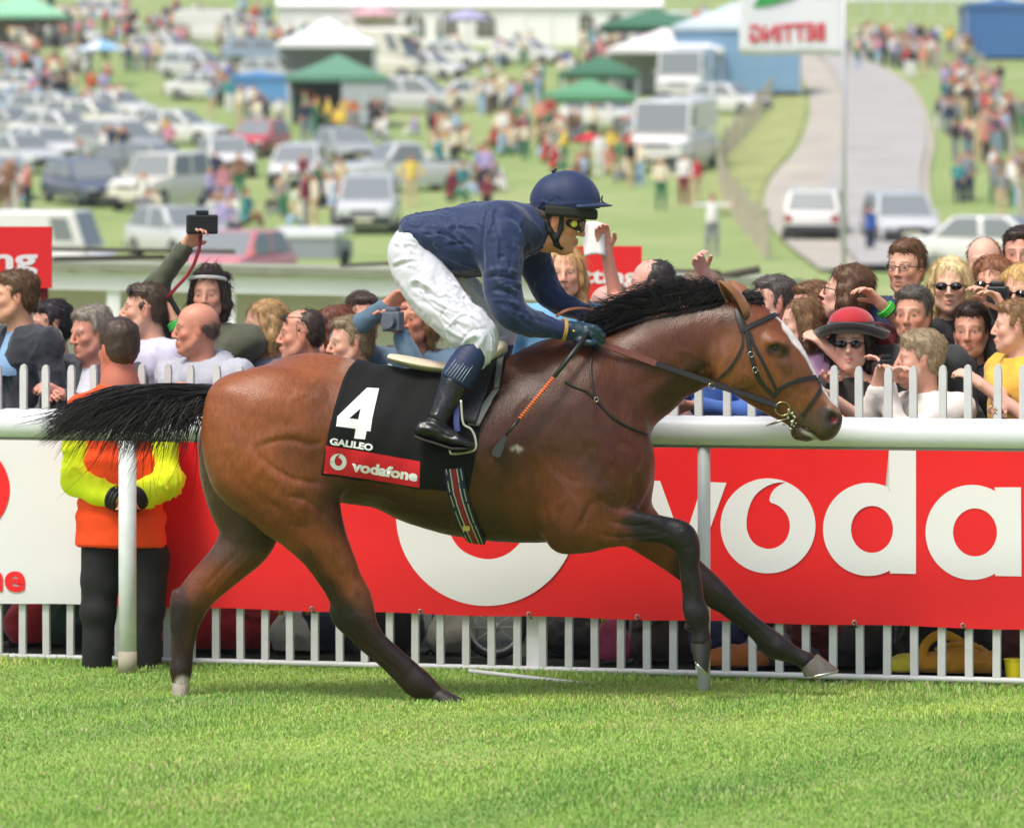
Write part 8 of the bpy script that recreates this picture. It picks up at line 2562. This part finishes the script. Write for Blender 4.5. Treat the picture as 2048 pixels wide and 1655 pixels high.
# clusters: (x0, x1, y0, y1, count, zone, sitting share, palette bias)
R = random.Random(23)
warm = ['pink', 'white', 'salmon', 'red', 'beige', 'lilac', 'cream', 'grey', 'navy', 'brown']
mix = list(PALN)
zones = [
    (0, 330, 56, 118, 34, 'in the top left crowd', .1, warm), (330, 560, 40, 84, 22, 'below the marquee at left', .1, warm), (540, 830, 86, 104, 18, 'in front of the marquee', .1, warm),
    (40, 280, 165, 245, 26, 'under the blue parasol', .15, mix), (0, 60, 120, 240, 8, 'at the left edge', .1, mix), (300, 480, 175, 235, 14, 'above the white saloon', .2, mix),
    (470, 560, 205, 262, 8, 'beside the blue shelter', .0, ['maroon', 'cream', 'navy', 'beige', 'white']), (575, 700, 245, 320, 14, 'around the green gazebo', .2, ['yellow', 'red', 'orange', 'green', 'white', 'navy', 'pale blue']),
    (700, 900, 228, 330, 22, 'behind the pickup', .25, ['white', 'teal', 'lilac', 'pale blue', 'navy', 'black', 'cream']), (880, 1010, 270, 350, 14, 'left of the picnic group', .4, ['cream', 'white', 'beige', 'yellow', 'red']),
    (1000, 1120, 265, 345, 16, 'in the picnic group', .5, ['maroon', 'green', 'navy', 'grey', 'pink', 'red']), (1090, 1270, 275, 372, 24, 'near the green gazebo', .4, ['red', 'navy', 'cream', 'lilac', 'green', 'yellow', 'brown', 'salmon']),
    (950, 1090, 175, 225, 22, 'in the centre group', .0, ['royal blue', 'navy', 'grey', 'green', 'pink', 'black', 'beige']), (1080, 1240, 110, 205, 16, 'left of the dark gazebo', .1, mix),
    (850, 1330, 112, 124, 9, 'under the marquee wall', .0, warm), (1230, 1440, 130, 195, 14, 'inside the white gazebo', .1, mix), (1330, 1480, 50, 110, 12, 'left of the flag', .1, warm),
    (1700, 1960, 96, 150, 36, 'at the top of the road', .0, mix), (1880, 1990, 165, 235, 22, 'in the upper right queue', .0, mix), (1905, 2035, 240, 330, 28, 'mid right queue', .0, ['white', 'pink', 'pale blue', 'beige', 'brown', 'navy', 'salmon', 'grey']),
    (1925, 2040, 340, 440, 12, 'foot of right queue', .0, ['teal', 'pale blue', 'brown', 'grey', 'white', 'navy']), (430, 540, 405, 470, 8, 'above the red car', .8, ['pink', 'teal', 'lilac', 'white']),
    (560, 700, 400, 470, 14, 'left of the people carrier', .6, ['white', 'green', 'navy', 'grey', 'maroon', 'beige']), (850, 1000, 372, 410, 9, 'above the jockey back', .8, ['lilac', 'teal', 'red', 'maroon', 'white']),
    (60, 340, 300, 400, 10, 'among the left cars', .2, ['pink', 'white', 'navy', 'yellow', 'salmon', 'beige']), (0, 60, 380, 440, 4, 'by the left edge car', .2, ['salmon', 'brown']), (250, 300, 440, 480, 3, 'by the silver hatchback', .5, ['grey', 'white']),
]
todo = []
for (x0, x1, y0, y1, n, zone, sit, pal) in zones:
    n = int(n * 1.25)
    for i in range(n):
        # loose knots of people, not an even scatter
        if i % 4 == 0: kx, ky = x0 + (x1 - x0) * R.random(), y0 + (y1 - y0) * R.random()
        px = min(max(kx + R.gauss(0, 16), x0 - 10), x1 + 10); py = min(max(ky + R.gauss(0, 7), y0 - 4), y1 + 6)
        pose = 'sit' if R.random() < sit else R.choice(['stand', 'stand', 'hips', 'fold', 'look', 'fold', 'up' if R.random() < .3 else 'stand'])
        top = R.choice(pal) if R.random() > .28 else R.choice(['white', 'cream', 'grey', 'pale blue', 'black'])
        todo.append((px, py, top, R.choice(LEGN), R.choice(list(HAIRN)), pose, R.uniform(-90, 90) if pose != 'look' else R.uniform(-20, 20), zone, R.uniform(.86, 1.04)))
todo.sort(key=lambda t: -t[1])
for t in todo[:250]: far_person(*t)
# the rest, a few pixels each, stand as one distant crowd
def make_crowd(items):
    names = list(PALN); mats = [far_skin, mat('far hair brown', HAIRN['brown'], rough=.8)] + [fm(n, PALN[n]) for n in names]
    c = Clay((-.45, -.35, -.05), (.45, .35, 1.9), .075)
    c.chain([(0, 0, 1.36, .15), (0, 0, .95, .15)], .05); c.chain([(-.08, 0, .9, .10), (-.11, 0, .05, .07)], .04); c.chain([(.08, 0, .9, .10), (.11, 0, .05, .07)], .04)
    c.chain([(-.19, 0, 1.36, .08), (-.26, -.05, .95, .06)], .03); c.chain([(.19, 0, 1.36, .08), (.26, -.05, .95, .06)], .03); c.ball((0, 0, 1.60), (.10, .11, .13), .02)
    V, Q = c.mesh(); ce = V[Q].mean(1)
    part = np.where(ce[:, 2] > 1.60, 1, np.where(ce[:, 2] > 1.46, 0, np.where(ce[:, 2] > .92, 2, 3)))
    VV, QQ, MM = [], [], []
    for k, (px, py, top, leg, hn, pose, yaw, zone, s) in enumerate(items):
        p = np.array(on_hill(px, py)); a = math.radians(yaw); ca, sa = math.cos(a), math.sin(a)
        W = V * s * np.array([1.05, 1.05, 1]); W = np.stack([W[:, 0] * ca - W[:, 1] * sa, W[:, 0] * sa + W[:, 1] * ca, W[:, 2]], 1) + p
        VV.append(W); QQ.append(Q + k * len(V))
        MM.append(np.choose(part, [0, 1, 2 + names.index(top), 2 + names.index(leg)]))
    o = mesh_obj('distant_crowd', np.vstack(VV), np.vstack(QQ), mats, None, True)
    o.data.polygons.foreach_set('material_index', np.concatenate(MM).astype(np.int32))
    tag(o, 'distant crowd of tiny spectators along the top of the hill', 'crowd', kind='stuff')
extra = []
for (x0, x1, y0, y1, n) in ((0, 830, 30, 108, 170), (1690, 1970, 90, 140, 60), (1880, 2010, 150, 330, 50), (0, 300, 120, 180, 50), (700, 1250, 100, 200, 40)):
    for i in range(n):
        if i % 5 == 0: kx, ky = R.uniform(x0, x1), R.uniform(y0, y1)
        extra.append((kx + R.gauss(0, 13), min(max(ky + R.gauss(0, 4), y0), y1), R.choice(['white', 'white', 'cream', 'grey', 'pale blue', 'pink', 'navy', 'salmon', 'red', 'lilac', 'beige', 'black', 'teal']), R.choice(LEGN), 'brown', 'stand', R.uniform(-90, 90), '', R.uniform(.86, 1.04)))
make_crowd(todo[250:] + extra)
for lab, obs in used.items():
    if len(obs) > 1:
        obs.sort(key=lambda o: o.location.x / o.location.y)
        words = ['leftmost', 'rightmost'] if len(obs) == 2 else ['leftmost'] + ['middle'] * (len(obs) - 2) + ['rightmost']
        for o, w in zip(obs, words): o['label'] = lab.replace(' haired person', ' haired person,', 1) if False else f'{lab}, {w}'
# white fence line and wooded ridge beyond the hill crest need no more than the grass itself
# ---------------------------------------------------------------- the pale summer air
def build_haze():
    me = MB().box(-900, 900, -30, 1490, -2.0, 78).build('haze')
    hm = bpy.data.materials.new('pale air'); hm.use_nodes = True; nt = hm.node_tree
    nt.nodes.remove(nt.nodes['Principled BSDF'])
    v = nt.nodes.new('ShaderNodeVolumePrincipled'); v.inputs['Color'].default_value = (.93, .96, 1, 1); v.inputs['Density'].default_value = .00028; v.inputs['Anisotropy'].default_value = .2
    nt.links.new(v.outputs[0], nt.nodes['Material Output'].inputs['Volume'])
    me.data.materials.append(hm)
    tag(me, 'thin pale haze over the whole downs', 'haze', kind='stuff')
build_haze()
